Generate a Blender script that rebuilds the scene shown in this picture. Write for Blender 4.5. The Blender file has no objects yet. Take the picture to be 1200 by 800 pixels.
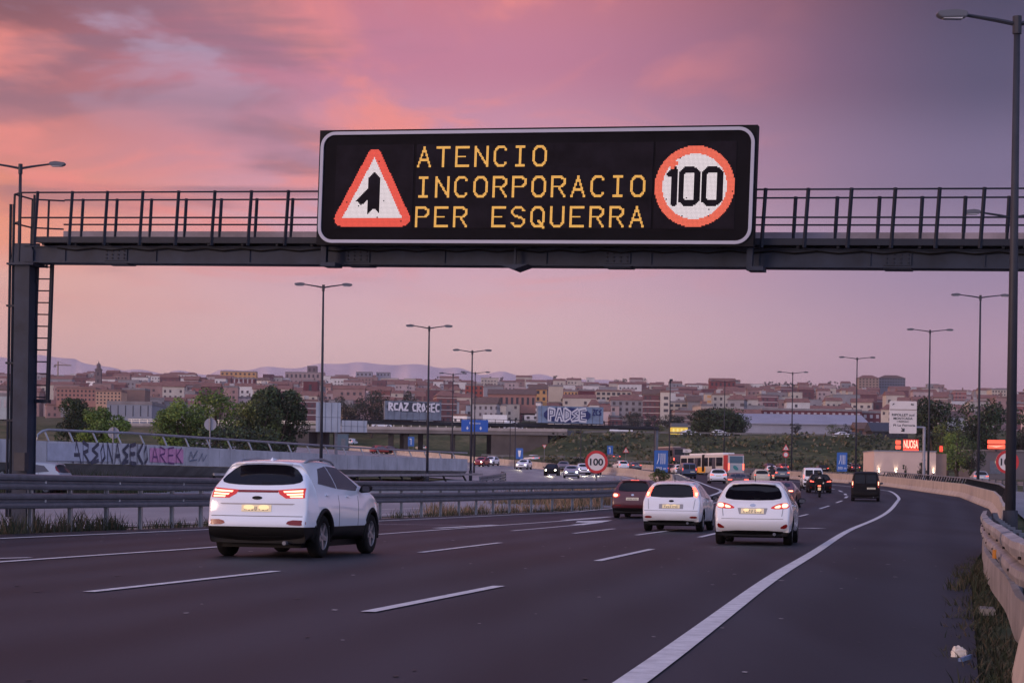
import bpy, bmesh, math, random
from mathutils import Vector, Matrix
from mathutils.bvhtree import BVHTree

random.seed(11)
SC = bpy.context.scene
COL = SC.collection

# ------------------------------------------------------------------ camera
F, H, ROLL, Y0 = 2400.0, 1.2, math.radians(.8), 574.0     # pixels of a 1200x800 frame
cam_d = bpy.data.cameras.new('camera')
cam = bpy.data.objects.new('camera', cam_d); COL.objects.link(cam)
cam_d.sensor_width = 36; cam_d.lens = 36 * F / 1200
cam_d.shift_y = (Y0 - 400) / 1200
cam_d.clip_start = .5; cam_d.clip_end = 30000
cam.matrix_world = Matrix.Translation((0, 0, H)) @ Matrix.Rotation(math.radians(90), 4, 'X') @ Matrix.Rotation(ROLL, 4, 'Z')
SC.camera = cam
SC.render.resolution_x = 1024; SC.render.resolution_y = 682

SC.view_settings.view_transform = 'Standard'
SC.view_settings.look = 'None'
SC.view_settings.gamma = 1
SC.view_settings.use_curve_mapping = False
SC.view_settings.exposure = 0.15
SC.render.engine = 'CYCLES'
SC.cycles.use_denoising = True
SC.cycles.max_bounces = 5
SC.cycles.volume_bounces = 0
SC.cycles.sample_clamp_indirect = 4.0

# ------------------------------------------------------------------ world: dusk sky
def lin(c):
    return tuple((v / 255 / 12.92 if v <= 10.3 else ((v / 255 + .055) / 1.055) ** 2.4) for v in c) + (1,)

W = bpy.data.worlds.new('World'); SC.world = W; W.use_nodes = True
nt = W.node_tree; nt.nodes.clear(); N = nt.nodes; LK = nt.links
def nd(t, **k):
    n = N.new(t)
    for a, v in k.items(): setattr(n, a, v)
    return n
def mth(op, a, b=None, clamp=False):
    n = nd('ShaderNodeMath', operation=op, use_clamp=clamp)
    for i, v in enumerate((a, b)):
        if v is None: continue
        if hasattr(v, 'links'): LK.new(v, n.inputs[i])
        else: n.inputs[i].default_value = v
    return n.outputs[0]
def mixc(f, a, b, mode='MIX'):
    n = nd('ShaderNodeMix', data_type='RGBA', blend_type=mode)
    for s, v in ((0, f), (6, a), (7, b)):
        if hasattr(v, 'links'): LK.new(v, n.inputs[s])
        else: n.inputs[s].default_value = v
    return n.outputs[2]
def smooth(v, a, b, lo=0., hi=1.):
    n = nd('ShaderNodeMapRange', interpolation_type='SMOOTHSTEP')
    LK.new(v, n.inputs[0])
    for i, x in zip((1, 2, 3, 4), (a, b, lo, hi)): n.inputs[i].default_value = x
    return n.outputs[0]
def ramp(v, stops):
    n = nd('ShaderNodeValToRGB'); LK.new(v, n.inputs[0]); e = n.color_ramp.elements
    while len(e) < len(stops): e.new(.5)
    for k, (p, c) in zip(e, stops): k.position = p; k.color = lin(c)
    n.color_ramp.interpolation = 'B_SPLINE' if False else 'EASE'
    return n.outputs[0]
tc = nd('ShaderNodeTexCoord'); sx = nd('ShaderNodeSeparateXYZ'); LK.new(tc.outputs['Generated'], sx.inputs[0])
dx, dy, dz = sx.outputs
hyp = mth('SQRT', mth('ADD', mth('MULTIPLY', dx, dx), mth('MULTIPLY', dy, dy)))
el = mth('MULTIPLY', mth('DIVIDE', dz, mth('MAXIMUM', hyp, .02)), 4.0)          # 1 = 14 degrees up
az = nd('ShaderNodeMath', operation='ARCTAN2'); LK.new(dx, az.inputs[0]); LK.new(dy, az.inputs[1]); az = az.outputs[0]   # 0 ahead, + right
elc = mth('MAXIMUM', mth('MINIMUM', el, 1.0), 0.0)
gl = ramp(elc, [(0, (240,196,192)), (.22, (232,186,180)), (.38, (234,176,162)), (.47, (242,152,118)), (.55, (236,140,106)), (.63, (212,128,118)), (.78, (168,98,100)), (.92, (122,74,82))])
gc = ramp(elc, [(0, (246,206,204)), (.25, (232,194,196)), (.5, (210,164,184)), (.68, (198,140,164)), (.84, (190,118,144)), (1.0, (196,114,128))])
gr = ramp(elc, [(0, (202,164,178)), (.25, (188,156,178)), (.45, (152,132,164)), (.62, (108,97,132)), (.8, (66,62,96)), (1.0, (44,42,74))])
base = mixc(smooth(az, -.26, -.07), gl, gc)
base = mixc(smooth(az, -.02, .235), base, gr)
# thin high cloud: streaks in the cloud plane
cv = nd('ShaderNodeCombineXYZ')
den = mth('ADD', mth('MAXIMUM', dz, 0.0), .06)
LK.new(mth('DIVIDE', dx, den), cv.inputs[0]); LK.new(mth('DIVIDE', dy, den), cv.inputs[1])
mp = nd('ShaderNodeMapping'); LK.new(cv.outputs[0], mp.inputs[0])
mp.inputs['Rotation'].default_value = (0, 0, math.radians(-12)); mp.inputs['Scale'].default_value = (1.5, 1.15, 1)
nz = nd('ShaderNodeTexNoise'); nz.inputs['Scale'].default_value = 1.2; nz.inputs['Detail'].default_value = 7; nz.inputs['Roughness'].default_value = .55; nz.inputs['Distortion'].default_value = .9
LK.new(mp.outputs[0], nz.inputs['Vector'])
mp2 = nd('ShaderNodeMapping'); LK.new(cv.outputs[0], mp2.inputs[0]); mp2.inputs['Location'].default_value = (7.3, 2.1, 0)
mp2.inputs['Rotation'].default_value = (0, 0, math.radians(8)); mp2.inputs['Scale'].default_value = (.9, 1.3, 1)
nz2 = nd('ShaderNodeTexNoise'); nz2.inputs['Scale'].default_value = 1.6; nz2.inputs['Detail'].default_value = 6; nz2.inputs['Distortion'].default_value = .6
LK.new(mp2.outputs[0], nz2.inputs['Vector'])
hi_ = smooth(el, .28, .62)
msk = mth('MULTIPLY', hi_, smooth(az, .16, -.02))
pinkf = mth('MULTIPLY', mth('MULTIPLY', smooth(nz.outputs[0], .47, .66), msk), .85)
base = mixc(pinkf, base, lin((240, 138, 126)))
greyf = mth('MULTIPLY', mth('MULTIPLY', smooth(nz2.outputs[0], .49, .66), msk), mth('MULTIPLY', smooth(az, .0, -.12), .62))
base = mixc(greyf, base, lin((128, 98, 118)))
bluef = mth('MULTIPLY', mth('MULTIPLY', smooth(nz.outputs[0], .44, .33), smooth(el, .62, .9)), mth('MULTIPLY', smooth(az, .02, -.08), .6))
base = mixc(bluef, base, lin((176, 160, 190)))
# outside the frame: cooler overhead, the last glow low in the west (left), brightened behind as added fill light
zen = smooth(el, .95, 3.2)
base = mixc(zen, base, lin((110, 122, 176)))
back = smooth(mth('ABSOLUTE', az), .7, 2.3)
base = mixc(mth('MULTIPLY', back, .9), base, lin((204, 208, 250)))
gv = nd('ShaderNodeVectorMath', operation='DOT_PRODUCT'); LK.new(tc.outputs['Generated'], gv.inputs[0])
gv.inputs[1].default_value = Vector((-.95, -.12, .12)).normalized()
glow = smooth(gv.outputs['Value'], .72, 1.0)
base = mixc(mth('MULTIPLY', glow, 1.0), base, (1.25, .62, .45, 1))
sky = nd('ShaderNodeTexSky', sky_type='NISHITA', sun_disc=False)
sky.sun_elevation = math.radians(2.0); sky.sun_rotation = math.radians(-122); sky.dust_density = 3.0
bg1 = nd('ShaderNodeBackground'); LK.new(base, bg1.inputs[0]); bg1.inputs[1].default_value = 1.02
bg2 = nd('ShaderNodeBackground'); LK.new(sky.outputs[0], bg2.inputs[0]); bg2.inputs[1].default_value = .02
ad = nd('ShaderNodeAddShader'); LK.new(bg1.outputs[0], ad.inputs[0]); LK.new(bg2.outputs[0], ad.inputs[1])
ow = nd('ShaderNodeOutputWorld'); LK.new(ad.outputs[0], ow.inputs[0])

# ------------------------------------------------------------------ the last warm light, low from the left
sd = bpy.data.lights.new('sun', 'SUN'); sd.energy = 1.35; sd.angle = math.radians(22); sd.color = (1, .68, .52)
sun = bpy.data.objects.new('sun', sd); COL.objects.link(sun)
az_s, el_s = math.radians(-122), math.radians(7)
dv = Vector((math.sin(az_s) * math.cos(el_s), math.cos(az_s) * math.cos(el_s), math.sin(el_s)))
sun.rotation_euler = (-dv).to_track_quat('-Z', 'Y').to_euler()

# ------------------------------------------------------------------ where a line of sight meets the ground
CR, SR = math.cos(ROLL), math.sin(ROLL)
def sm(a, b, x):
    t = min(1, max(0, (x - a) / (b - a))); return t * t * (3 - 2 * t)
def interp(pts, t):
    if t <= pts[0][0]: return pts[0][1]
    for (a, b), (c, d) in zip(pts, pts[1:]):
        if t <= c: return b + (d - b) * (t - a) / (c - a)
    return pts[-1][1]
GX = [(0,-21.2),(36,-14.2),(47.5,-11.8),(58.8,-8.9),(75.4,-5.4),(90.8,-.1),(98.9,3.9),(104.5,5.6),(120,9.5),(140,12.2),(180,14.6),(256,14.9),(275,11.4),(302,5),(321,0),(335,-5.5),(420,-40)]
RX = [(0,.4),(8,1.9),(13,3.0),(30.8,6.93),(60,13.9),(94,21.9),(112.6,26),(148,32.1),(203,36.5),(219.6,35.9),(246.5,34.6),(293,34.1),(342,31.3),(383,22.5),(420,8)]
def gx(Y): return interp(GX, Y)
def rx(Y): return interp(RX, Y)
def hb(Y): return .009 * (math.sqrt((Y - 85) ** 2 + 225) + (Y - 85)) if Y < 430 else .009 * (math.sqrt(345 ** 2 + 225) + 345)
def hroad(X, Y):
    z = hb(Y)
    z += .02 * min(45, max(0, gx(Y) - 1.5 - X)) * (1 - sm(150, 260, Y))
    z += .05 * min(80, max(0, 25 - X)) * sm(230, 400, Y)
    return z
VT = [(430,64),(450,66),(700,71),(1000,77),(1250,84),(1700,102),(2200,114.5),(2700,119),(3200,116),(4200,100),(6000,60),(9000,20)]
def hill(X, Y):
    px = 2400 * X / max(Y, 50)
    v = interp(VT, Y)
    b = sm(1500, 2600, Y)
    v += b * (4.5 * math.exp(-((px + 440) / 90) ** 2) + 3.5 * math.exp(-((px + 230) / 60) ** 2) - 1.5 * math.exp(-((px + 330) / 40) ** 2)
              + 3 * math.exp(-((px - 440) / 60) ** 2) - 4 * sm(150, 600, px) + 1.2 * math.sin(px / 37.0) + .8 * math.sin(px / 13.0 + 1))
    return H + v * Y / 2400 - .014 * 0
def gap(X, Y):           # where the motorway passes under the bridge
    a = sm(-64, -50, X) * (1 - sm(-4, 14, X - .05 * (Y - 430)))
    return a * (1 - sm(520, 580, Y))
def hground(X, Y):
    lo = hroad(X, Y)
    if Y < 360: return lo
    top = hill(X, max(Y, 450)) - (0 if Y > 450 else 0)
    t = sm(384, 446, Y) * (1 - gap(X, Y))
    return lo + (top - lo) * t
def at(px, py, Y):
    a = px - 600; b = Y0 - py
    return Vector(((a * CR - b * SR) * Y / F, Y, H + (a * SR + b * CR) * Y / F))
def gnd(px, py, hf=hroad, far=700):
    Y = 8.
    while Y < far:
        p = at(px, py, Y)
        if p.z <= hf(p.x, Y):
            a, b = Y - 1, Y
            for _ in range(22):
                m = (a + b) / 2; q = at(px, py, m)
                if q.z <= hf(q.x, m): b = m
                else: a = m
            return at(px, py, b)
        Y += 1
    return at(px, py, far)
def foot(px, Y, hf=hground):      # ground point at depth Y seen in column px
    X = (px - 600) * Y / F
    for _ in range(4):
        v = (hf(X, Y) - H) / Y * F
        X = ((px - 600) - v * SR) / CR * Y / F
    return Vector((X, Y, hf(X, Y)))

# ------------------------------------------------------------------ materials
MATS = {}
def mat(name, col, rough=.6, metal=0., spec=.5, var=0., vscale=1., bump=0., bscale=8., emit=None, estr=1., coat=0., col2=None, stretch=None, detail=5):
    if name in MATS: return MATS[name]
    m = bpy.data.materials.new(name); m.use_nodes = True; t = m.node_tree; b = t.nodes['Principled BSDF']
    c = tuple(col) + (1,) if len(col) == 3 else col
    b.inputs['Base Color'].default_value = c
    b.inputs['Roughness'].default_value = rough; b.inputs['Metallic'].default_value = metal
    b.inputs['Specular IOR Level'].default_value = spec
    b.inputs['Coat Weight'].default_value = coat; b.inputs['Coat Roughness'].default_value = .06
    if emit:
        b.inputs['Emission Color'].default_value = tuple(emit) + (1,); b.inputs['Emission Strength'].default_value = estr
    if var or bump or col2:
        tcn = t.nodes.new('ShaderNodeTexCoord'); src = tcn.outputs['Object']
        if stretch:
            mpn = t.nodes.new('ShaderNodeMapping'); t.links.new(src, mpn.inputs[0]); mpn.inputs['Scale'].default_value = stretch; src = mpn.outputs[0]
    if var or col2:
        n = t.nodes.new('ShaderNodeTexNoise'); n.inputs['Scale'].default_value = vscale; n.inputs['Detail'].default_value = detail; n.inputs['Roughness'].default_value = .62
        t.links.new(src, n.inputs['Vector'])
        mr = t.nodes.new('ShaderNodeMapRange'); t.links.new(n.outputs[0], mr.inputs[0]); mr.inputs[1].default_value = .3; mr.inputs[2].default_value = .7
        mx = t.nodes.new('ShaderNodeMix'); mx.data_type = 'RGBA'; t.links.new(mr.outputs[0], mx.inputs[0])
        if col2: mx.inputs[6].default_value = c; mx.inputs[7].default_value = tuple(col2) + (1,)
        else:
            mx.inputs[6].default_value = tuple(v * (1 - var) for v in c[:3]) + (1,); mx.inputs[7].default_value = tuple(min(1, v * (1 + var)) for v in c[:3]) + (1,)
        t.links.new(mx.outputs[2], b.inputs['Base Color'])
    if bump:
        n2 = t.nodes.new('ShaderNodeTexNoise'); n2.inputs['Scale'].default_value = bscale; n2.inputs['Detail'].default_value = 4; t.links.new(src, n2.inputs['Vector'])
        bp = t.nodes.new('ShaderNodeBump'); bp.inputs['Strength'].default_value = bump; bp.inputs['Distance'].default_value = .05
        t.links.new(n2.outputs[0], bp.inputs['Height']); t.links.new(bp.outputs[0], b.inputs['Normal'])
    MATS[name] = m; return m

def asphalt(name, c0, c1, seed, lanes=False):
    m = bpy.data.materials.new(name); m.use_nodes = True; t = m.node_tree; b = t.nodes['Principled BSDF']
    b.inputs['Roughness'].default_value = .6; b.inputs['Specular IOR Level'].default_value = .22
    tcn = t.nodes.new('ShaderNodeTexCoord')
    def noise(scale, st, loc, rot=0, det=4):
        mpn = t.nodes.new('ShaderNodeMapping'); t.links.new(tcn.outputs['Object'], mpn.inputs[0]); mpn.inputs['Scale'].default_value = st
        mpn.inputs['Location'].default_value = loc; mpn.inputs['Rotation'].default_value = (0, 0, rot)
        n = t.nodes.new('ShaderNodeTexNoise'); n.inputs['Scale'].default_value = scale; n.inputs['Detail'].default_value = det; t.links.new(mpn.outputs[0], n.inputs['Vector'])
        return n.outputs[0]
    streak = noise(1, (.55, .025, 1), (seed, 0, 0), math.radians(11.3), 5)
    patch = noise(.09, (1, 1, 1), (seed, 4, 0)); grain = noise(38, (1, 1, 1), (0, 0, 0), 0, 2)
    def mr(v, a, bb, lo, hi):
        n = t.nodes.new('ShaderNodeMapRange'); t.links.new(v, n.inputs[0])
        for i, x in zip((1, 2, 3, 4), (a, bb, lo, hi)): n.inputs[i].default_value = x
        return n.outputs[0]
    def mm(op, a, bb):
        n = t.nodes.new('ShaderNodeMath'); n.operation = op; t.links.new(a, n.inputs[0]); t.links.new(bb, n.inputs[1]); return n.outputs[0]
    f = mm('ADD', mr(streak, .33, .68, 0, .8), mr(patch, .3, .7, -.15, .35))
    if lanes:
        uvn = t.nodes.new('ShaderNodeUVMap'); spu = t.nodes.new('ShaderNodeSeparateXYZ'); t.links.new(uvn.outputs[0], spu.inputs[0])
        wob = mr(noise(.05, (1, .3, 1), (9, 9, 0)), .3, .7, -.25, .25)
        w_ = t.nodes.new('ShaderNodeMath'); w_.operation = 'MULTIPLY'; w_.inputs[1].default_value = 2 * math.pi / 1.82; t.links.new(mm('ADD', spu.outputs[0], wob), w_.inputs[0])
        cs = t.nodes.new('ShaderNodeMath'); cs.operation = 'COSINE'; t.links.new(w_.outputs[0], cs.inputs[0])
        f = mm('ADD', f, mr(cs.outputs[0], -1, 1, -.34, .34))
    f = mm('ADD', f, mr(grain, .35, .75, -.14, .2))
    mx = t.nodes.new('ShaderNodeMix'); mx.data_type = 'RGBA'; t.links.new(f, mx.inputs[0]); mx.inputs[6].default_value = c0 + (1,); mx.inputs[7].default_value = c1 + (1,)
    t.links.new(mx.outputs[2], b.inputs['Base Color'])
    bp = t.nodes.new('ShaderNodeBump'); bp.inputs['Strength'].default_value = .15; bp.inputs['Distance'].default_value = .01
    t.links.new(grain, bp.inputs['Height']); t.links.new(bp.outputs[0], b.inputs['Normal'])
    MATS[name] = m; return m

# ------------------------------------------------------------------ mesh helpers
class MB:
    def __init__(s): s.v = []; s.f = []; s.m = []
    def add(s, vs, fs, mi=0):
        o = len(s.v); s.v += [tuple(v) for v in vs]; s.f += [tuple(i + o for i in f) for f in fs]; s.m += [mi] * len(fs)
    def box(s, c, d, mi=0, M=None):
        x, y, z = [v / 2 for v in d]
        vs = [Vector((a, b, e)) for a in (-x, x) for b in (-y, y) for e in (-z, z)]
        if M is not None: vs = [M @ v for v in vs]
        c = Vector(c); vs = [v + c for v in vs]
        s.add(vs, [(0,1,3,2),(4,6,7,5),(0,4,5,1),(2,3,7,6),(0,2,6,4),(1,5,7,3)], mi)
    def prism(s, poly, y0, y1, mi=0, fn=None):      # polygon in (x,z) given depth along y
        n = len(poly)
        vs = [Vector((p[0], y0, p[1])) for p in poly] + [Vector((p[0], y1, p[1])) for p in poly]
        if fn: vs = [fn(v) for v in vs]
        s.add(vs, [tuple(range(n)), tuple(range(2 * n - 1, n - 1, -1))] + [((i + 1) % n, i, n + i, n + (i + 1) % n) for i in range(n)], mi)
    def tube(s, pts, r, n=8, mi=0, cap=True):
        pts = [Vector(p) for p in pts]; k = len(pts); rs = r if isinstance(r, (list, tuple)) else [r] * k
        vs = []
        for i, p in enumerate(pts):
            t = (pts[min(i + 1, k - 1)] - pts[max(i - 1, 0)]).normalized()
            a = t.cross(Vector((0, 0, 1)) if abs(t.z) < .9 else Vector((1, 0, 0))).normalized(); b = t.cross(a)
            vs += [p + (a * math.cos(q) + b * math.sin(q)) * rs[i] for q in (2 * math.pi * j / n for j in range(n))]
        fs = [(i * n + j, i * n + (j + 1) % n, (i + 1) * n + (j + 1) % n, (i + 1) * n + j) for i in range(k - 1) for j in range(n)]
        if cap: fs += [tuple(range(n - 1, -1, -1)), tuple(range((k - 1) * n, k * n))]
        s.add(vs, fs, mi)
    def sweep(s, path, sec, mi=0):       # closed section of (sideways, up) carried along a path; sideways = left of travel
        path = [Vector(p) for p in path]; k = len(path); n = len(sec); vs = []
        for i, p in enumerate(path):
            t = path[min(i + 1, k - 1)] - path[max(i - 1, 0)]; t.z = 0; t.normalize(); nn = Vector((-t.y, t.x, 0))
            vs += [p + nn * a + Vector((0, 0, b)) for a, b in sec]
        fs = [(i * n + j, i * n + (j + 1) % n, (i + 1) * n + (j + 1) % n, (i + 1) * n + j) for i in range(k - 1) for j in range(n)]
        fs += [tuple(range(n - 1, -1, -1)), tuple(range((k - 1) * n, k * n))]
        s.add(vs, fs, mi)
    def lathe(s, prof, n=24, axis='z', mi=0, c=(0, 0, 0)):
        vs = []
        for r, z in prof:
            for j in range(n):
                q = 2 * math.pi * j / n; a, b = r * math.cos(q), r * math.sin(q)
                v = (a, b, z) if axis == 'z' else ((a, z, b) if axis == 'y' else (z, a, b))
                vs.append(Vector(v) + Vector(c))
        fs = [(i * n + j, i * n + (j + 1) % n, (i + 1) * n + (j + 1) % n, (i + 1) * n + j) for i in range(len(prof) - 1) for j in range(n)]
        s.add(vs, fs, mi)
    def mesh(s, name, mats, smooth=False):
        me = bpy.data.meshes.new(name); me.from_pydata(s.v, [], s.f)
        for m in (mats if isinstance(mats, (list, tuple)) else [mats]): me.materials.append(m)
        if any(s.m): me.polygons.foreach_set('material_index', s.m)
        bm = bmesh.new(); bm.from_mesh(me); bmesh.ops.recalc_face_normals(bm, faces=bm.faces); bm.to_mesh(me); bm.free()
        if smooth: me.polygons.foreach_set('use_smooth', [True] * len(me.polygons))
        me.update(); return me
    def build(s, name, mats, parent=None, smooth=False):
        return link(name, s.mesh(name, mats, smooth), parent)
def link(name, me, parent=None):
    o = bpy.data.objects.new(name, me); COL.objects.link(o)
    if parent: o.parent = parent
    return o
def tag(o, label=None, cat=None, group=None, kind=None):
    if label: o['label'] = label
    if cat: o['category'] = cat
    if group: o['group'] = group
    if kind: o['kind'] = kind
    return o
def thing(name, label, cat, loc=(0, 0, 0), rz=0, group=None):
    o = bpy.data.objects.new(name, None); COL.objects.link(o); o.location = loc; o.rotation_euler = (0, 0, rz); o.empty_display_size = .3
    return tag(o, label, cat, group)
def autosmooth(me, ang=35):
    me.polygons.foreach_set('use_smooth', [True] * len(me.polygons))
    bm = bmesh.new(); bm.from_mesh(me); a = math.radians(ang)
    for e in bm.edges:
        if len(e.link_faces) == 2 and e.calc_face_angle(0) > a: e.smooth = False
    bm.to_mesh(me); bm.free()
def text_mesh(s, size, depth=.004, spacing=1., bold=0.):
    cu = bpy.data.curves.new('lettering', 'FONT'); cu.body = s; cu.size = size; cu.extrude = depth; cu.align_x = 'CENTER'; cu.align_y = 'CENTER'; cu.space_character = spacing; cu.offset = bold
    o = bpy.data.objects.new('lettering', cu); COL.objects.link(o); bpy.context.view_layer.update()
    me = bpy.data.meshes.new_from_object(o.evaluated_get(bpy.context.evaluated_depsgraph_get()))
    bpy.data.objects.remove(o); bpy.data.curves.remove(cu)
    return me
def text_part(name, s, size, m, parent, loc, rot=(math.radians(90), 0, 0), depth=.004, width=None, height=None, spacing=1., bold=0.):
    me = text_mesh(s, size, depth, spacing, bold); me.materials.clear(); me.materials.append(m)
    xs = [v.co.x for v in me.vertices]; ys = [v.co.y for v in me.vertices]
    cx, cy = (min(xs) + max(xs)) / 2, (min(ys) + max(ys)) / 2
    sx_ = width / (max(xs) - min(xs)) if width else 1; sy_ = height / (max(ys) - min(ys)) if height else 1
    if width and not height: sy_ = sx_
    if height and not width: sx_ = sy_
    for v in me.vertices: v.co.x = (v.co.x - cx) * sx_; v.co.y = (v.co.y - cy) * sy_
    o = link(name, me, parent); o.location = loc; o.rotation_euler = rot; return o
def rrect(x0, z0, x1, z1, r, n=5):
    out = []
    for cx, cz, a in ((x1 - r, z1 - r, 0), (x0 + r, z1 - r, 90), (x0 + r, z0 + r, 180), (x1 - r, z0 + r, 270)):
        out += [(cx + r * math.cos(math.radians(a + 90 * i / n)), cz + r * math.sin(math.radians(a + 90 * i / n))) for i in range(n + 1)]
    return out
def chaikin(p, k=2):
    for _ in range(k):
        q = []
        for i in range(len(p)):
            a, b = p[i], p[(i + 1) % len(p)]
            q += [(a[0] * .75 + b[0] * .25, a[1] * .75 + b[1] * .25), (a[0] * .25 + b[0] * .75, a[1] * .25 + b[1] * .75)]
        p = q
    return p
# ------------------------------------------------------------------ shared materials
M_ASPH = asphalt('asphalt', (.0075, .009, .0135), (.022, .025, .034), 0, True)
M_ASPH2 = asphalt('asphalt_pale', (.17, .17, .185), (.27, .265, .285), 3)
M_PAINT = mat('road_paint', (.42, .41, .42), .6, col2=(.70, .69, .70), vscale=5, bump=.2, bscale=30, detail=8)
M_GALV = mat('galvanised_steel', (.30, .32, .36), .42, .7, var=.18, vscale=2.5, bump=.05, bscale=6)
M_GALVD = mat('dull_galvanised_steel', (.14, .15, .18), .5, .55, var=.2, vscale=3)
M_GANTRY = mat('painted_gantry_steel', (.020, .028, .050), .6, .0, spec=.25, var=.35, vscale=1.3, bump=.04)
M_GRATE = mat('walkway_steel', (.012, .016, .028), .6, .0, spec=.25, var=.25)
M_BLACK = mat('black_plastic', (.006, .006, .007), .6, spec=.2, var=.2, vscale=6)
M_CONC = mat('concrete', (.36, .35, .36), .85, var=.2, vscale=1.1, bump=.3, bscale=9)
M_CONCP = mat('barrier_concrete', (.33, .27, .235), .88, col2=(.52, .43, .37), vscale=1.6, bump=.3, bscale=7, detail=9, stretch=(1, 1, .35))
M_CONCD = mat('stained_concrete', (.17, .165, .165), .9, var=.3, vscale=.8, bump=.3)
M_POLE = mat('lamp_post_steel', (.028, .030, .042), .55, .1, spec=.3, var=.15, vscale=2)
M_LUM = mat('luminaire_housing', (.10, .10, .12), .45, .1)
M_LENS = mat('luminaire_lens', (.45, .45, .5), .2)
M_WHITE = mat('white_paint', (.74, .73, .74), .45, var=.06)
M_SIGNW = mat('sign_white', (.66, .60, .58), .5, var=.05)
M_RED = mat('sign_red', (.50, .03, .03), .45, var=.06)
M_BLUE = mat('sign_blue', (.03, .12, .40), .45, var=.08)
M_INK = mat('sign_black', (.01, .01, .012), .5)
M_GREYB = mat('sign_back_aluminium', (.28, .28, .32), .5, .5, var=.15)
M_SOIL = mat('roadside_soil', (.13, .105, .085), .95, col2=(.24, .20, .18), vscale=.7, bump=.4)

# ------------------------------------------------------------------ terrain: one sheet to the horizon
def build_ground():
    ys = []; y = -40.
    while y < 60: ys.append(y); y += 2
    while y < 9500: ys.append(y); y += max(2., (3.0 if 340 < y < 640 else .035 * y))
    us = [i / 90 - 1 for i in range(181)]
    mb = MB(); n = len(us)
    for y in ys:
        hw = 70 + .5 * max(y, 0)
        for u in us:
            x = u * hw
            z = hground(x, y) - (.12 if y < 384 else .0)
            if y > 384: z += .35 * sm(400, 440, y) * (math.sin(x * .31 + y * .11) * .4 + math.sin(x * .13 - y * .23 + 1) * .6)
            mb.v.append((x, y, z))
    for i in range(len(ys) - 1):
        for j in range(n - 1): mb.f.append((i * n + j, i * n + j + 1, (i + 1) * n + j + 1, (i + 1) * n + j))
    mb.m = [0] * len(mb.f)
    m = bpy.data.materials.new('grassland'); m.use_nodes = True; t = m.node_tree; b = t.nodes['Principled BSDF']; b.inputs['Roughness'].default_value = .95; b.inputs['Specular IOR Level'].default_value = .1
    tcn = t.nodes.new('ShaderNodeTexCoord')
    def nz_(sc, st=(1, 1, 1)):
        mpn = t.nodes.new('ShaderNodeMapping'); t.links.new(tcn.outputs['Object'], mpn.inputs[0]); mpn.inputs['Scale'].default_value = st
        k = t.nodes.new('ShaderNodeTexNoise'); k.inputs['Scale'].default_value = sc; k.inputs['Detail'].default_value = 6; k.inputs['Roughness'].default_value = .65; t.links.new(mpn.outputs[0], k.inputs['Vector']); return k.outputs[0]
    cr = t.nodes.new('ShaderNodeValToRGB'); t.links.new(nz_(.05, (1, 1.6, 2.5)), cr.inputs[0]); e = cr.color_ramp.elements
    e[0].position = .36; e[0].color = (.034, .050, .024, 1); e[1].position = .66; e[1].color = (.17, .14, .085, 1)
    k = e.new(.5); k.color = (.075, .085, .042, 1)
    mx = t.nodes.new('ShaderNodeMix'); mx.data_type = 'RGBA'; mx.blend_type = 'MULTIPLY'; mx.inputs[0].default_value = .8
    cr2 = t.nodes.new('ShaderNodeValToRGB'); t.links.new(nz_(.7), cr2.inputs[0]); cr2.color_ramp.elements[0].position = .3; cr2.color_ramp.elements[0].color = (.4, .4, .4, 1); cr2.color_ramp.elements[1].position = .7; cr2.color_ramp.elements[1].color = (1.3, 1.3, 1.2, 1)
    t.links.new(cr.outputs[0], mx.inputs[6]); t.links.new(cr2.outputs[0], mx.inputs[7]); t.links.new(mx.outputs[2], b.inputs['Base Color'])
    o = mb.build('ground', m, smooth=True); tag(o, kind='structure')
build_ground()

def sheet(name, xl, xr, y0, y1, off, m, nx=24, step=1.5, hf=hroad):
    mb = MB(); ys = []; y = y0
    while y < y1: ys.append(y); y += step if y < 150 else 2.5 * step
    ys.append(y1)
    for y in ys:
        a, b = xl(y), xr(y)
        for i in range(nx + 1):
            x = a + (b - a) * i / nx; mb.v.append((x, y, hf(x, y) + off))
    k = nx + 1
    mb.f = [(i * k + j, i * k + j + 1, (i + 1) * k + j + 1, (i + 1) * k + j) for i in range(len(ys) - 1) for j in range(nx)]; mb.m = [0] * len(mb.f)
    o = mb.build(name, m, smooth=True); ul = o.data.uv_layers.new(name='UVMap')
    uu = [v for p in o.data.loops for v in (mb.v[p.vertex_index][0] - interp(LINE_A, mb.v[p.vertex_index][1]), mb.v[p.vertex_index][1])]
    ul.data.foreach_set('uv', uu); return tag(o, kind='structure')
LINE_A = [(0,-5.1),(19.7,-1.4),(28,.3),(42.9,2.9),(54.9,5.0),(88,11.9),(110,16.6),(130,20.5),(160,24.2),(200,25.6),(240,25.0),(300,22.5),(400,8)]
sheet('motorway_road', lambda y: gx(y) + (.35 if y < 104 else .2), lambda y: rx(y) + .40 - .42 * (1 - sm(36, 70, y)), -20, 418, 0, M_ASPH)
OL = [(0,-95),(95,-60),(100,-28),(115,-19),(135,-13),(160,-7),(185,-5),(230,-14),(300,-34),(420,-75)]
sheet('opposite_road', lambda y: interp(OL, y), lambda y: gx(y) - (1.3 if y < 104 else .25), -10, 418, 0, M_ASPH2)
# the service road beyond the right-hand barrier
sheet('service_road', lambda y: rx(y) + 1.6, lambda y: rx(y) + (9.5 if y < 330 else 7.5), 40, 384, .004, M_ASPH2, nx=8)
sheet('gravel_verge', lambda y: gx(y) - 1.3, lambda y: gx(y) + .35, -10, 104.4, -.03, M_SOIL, nx=6)

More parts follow.
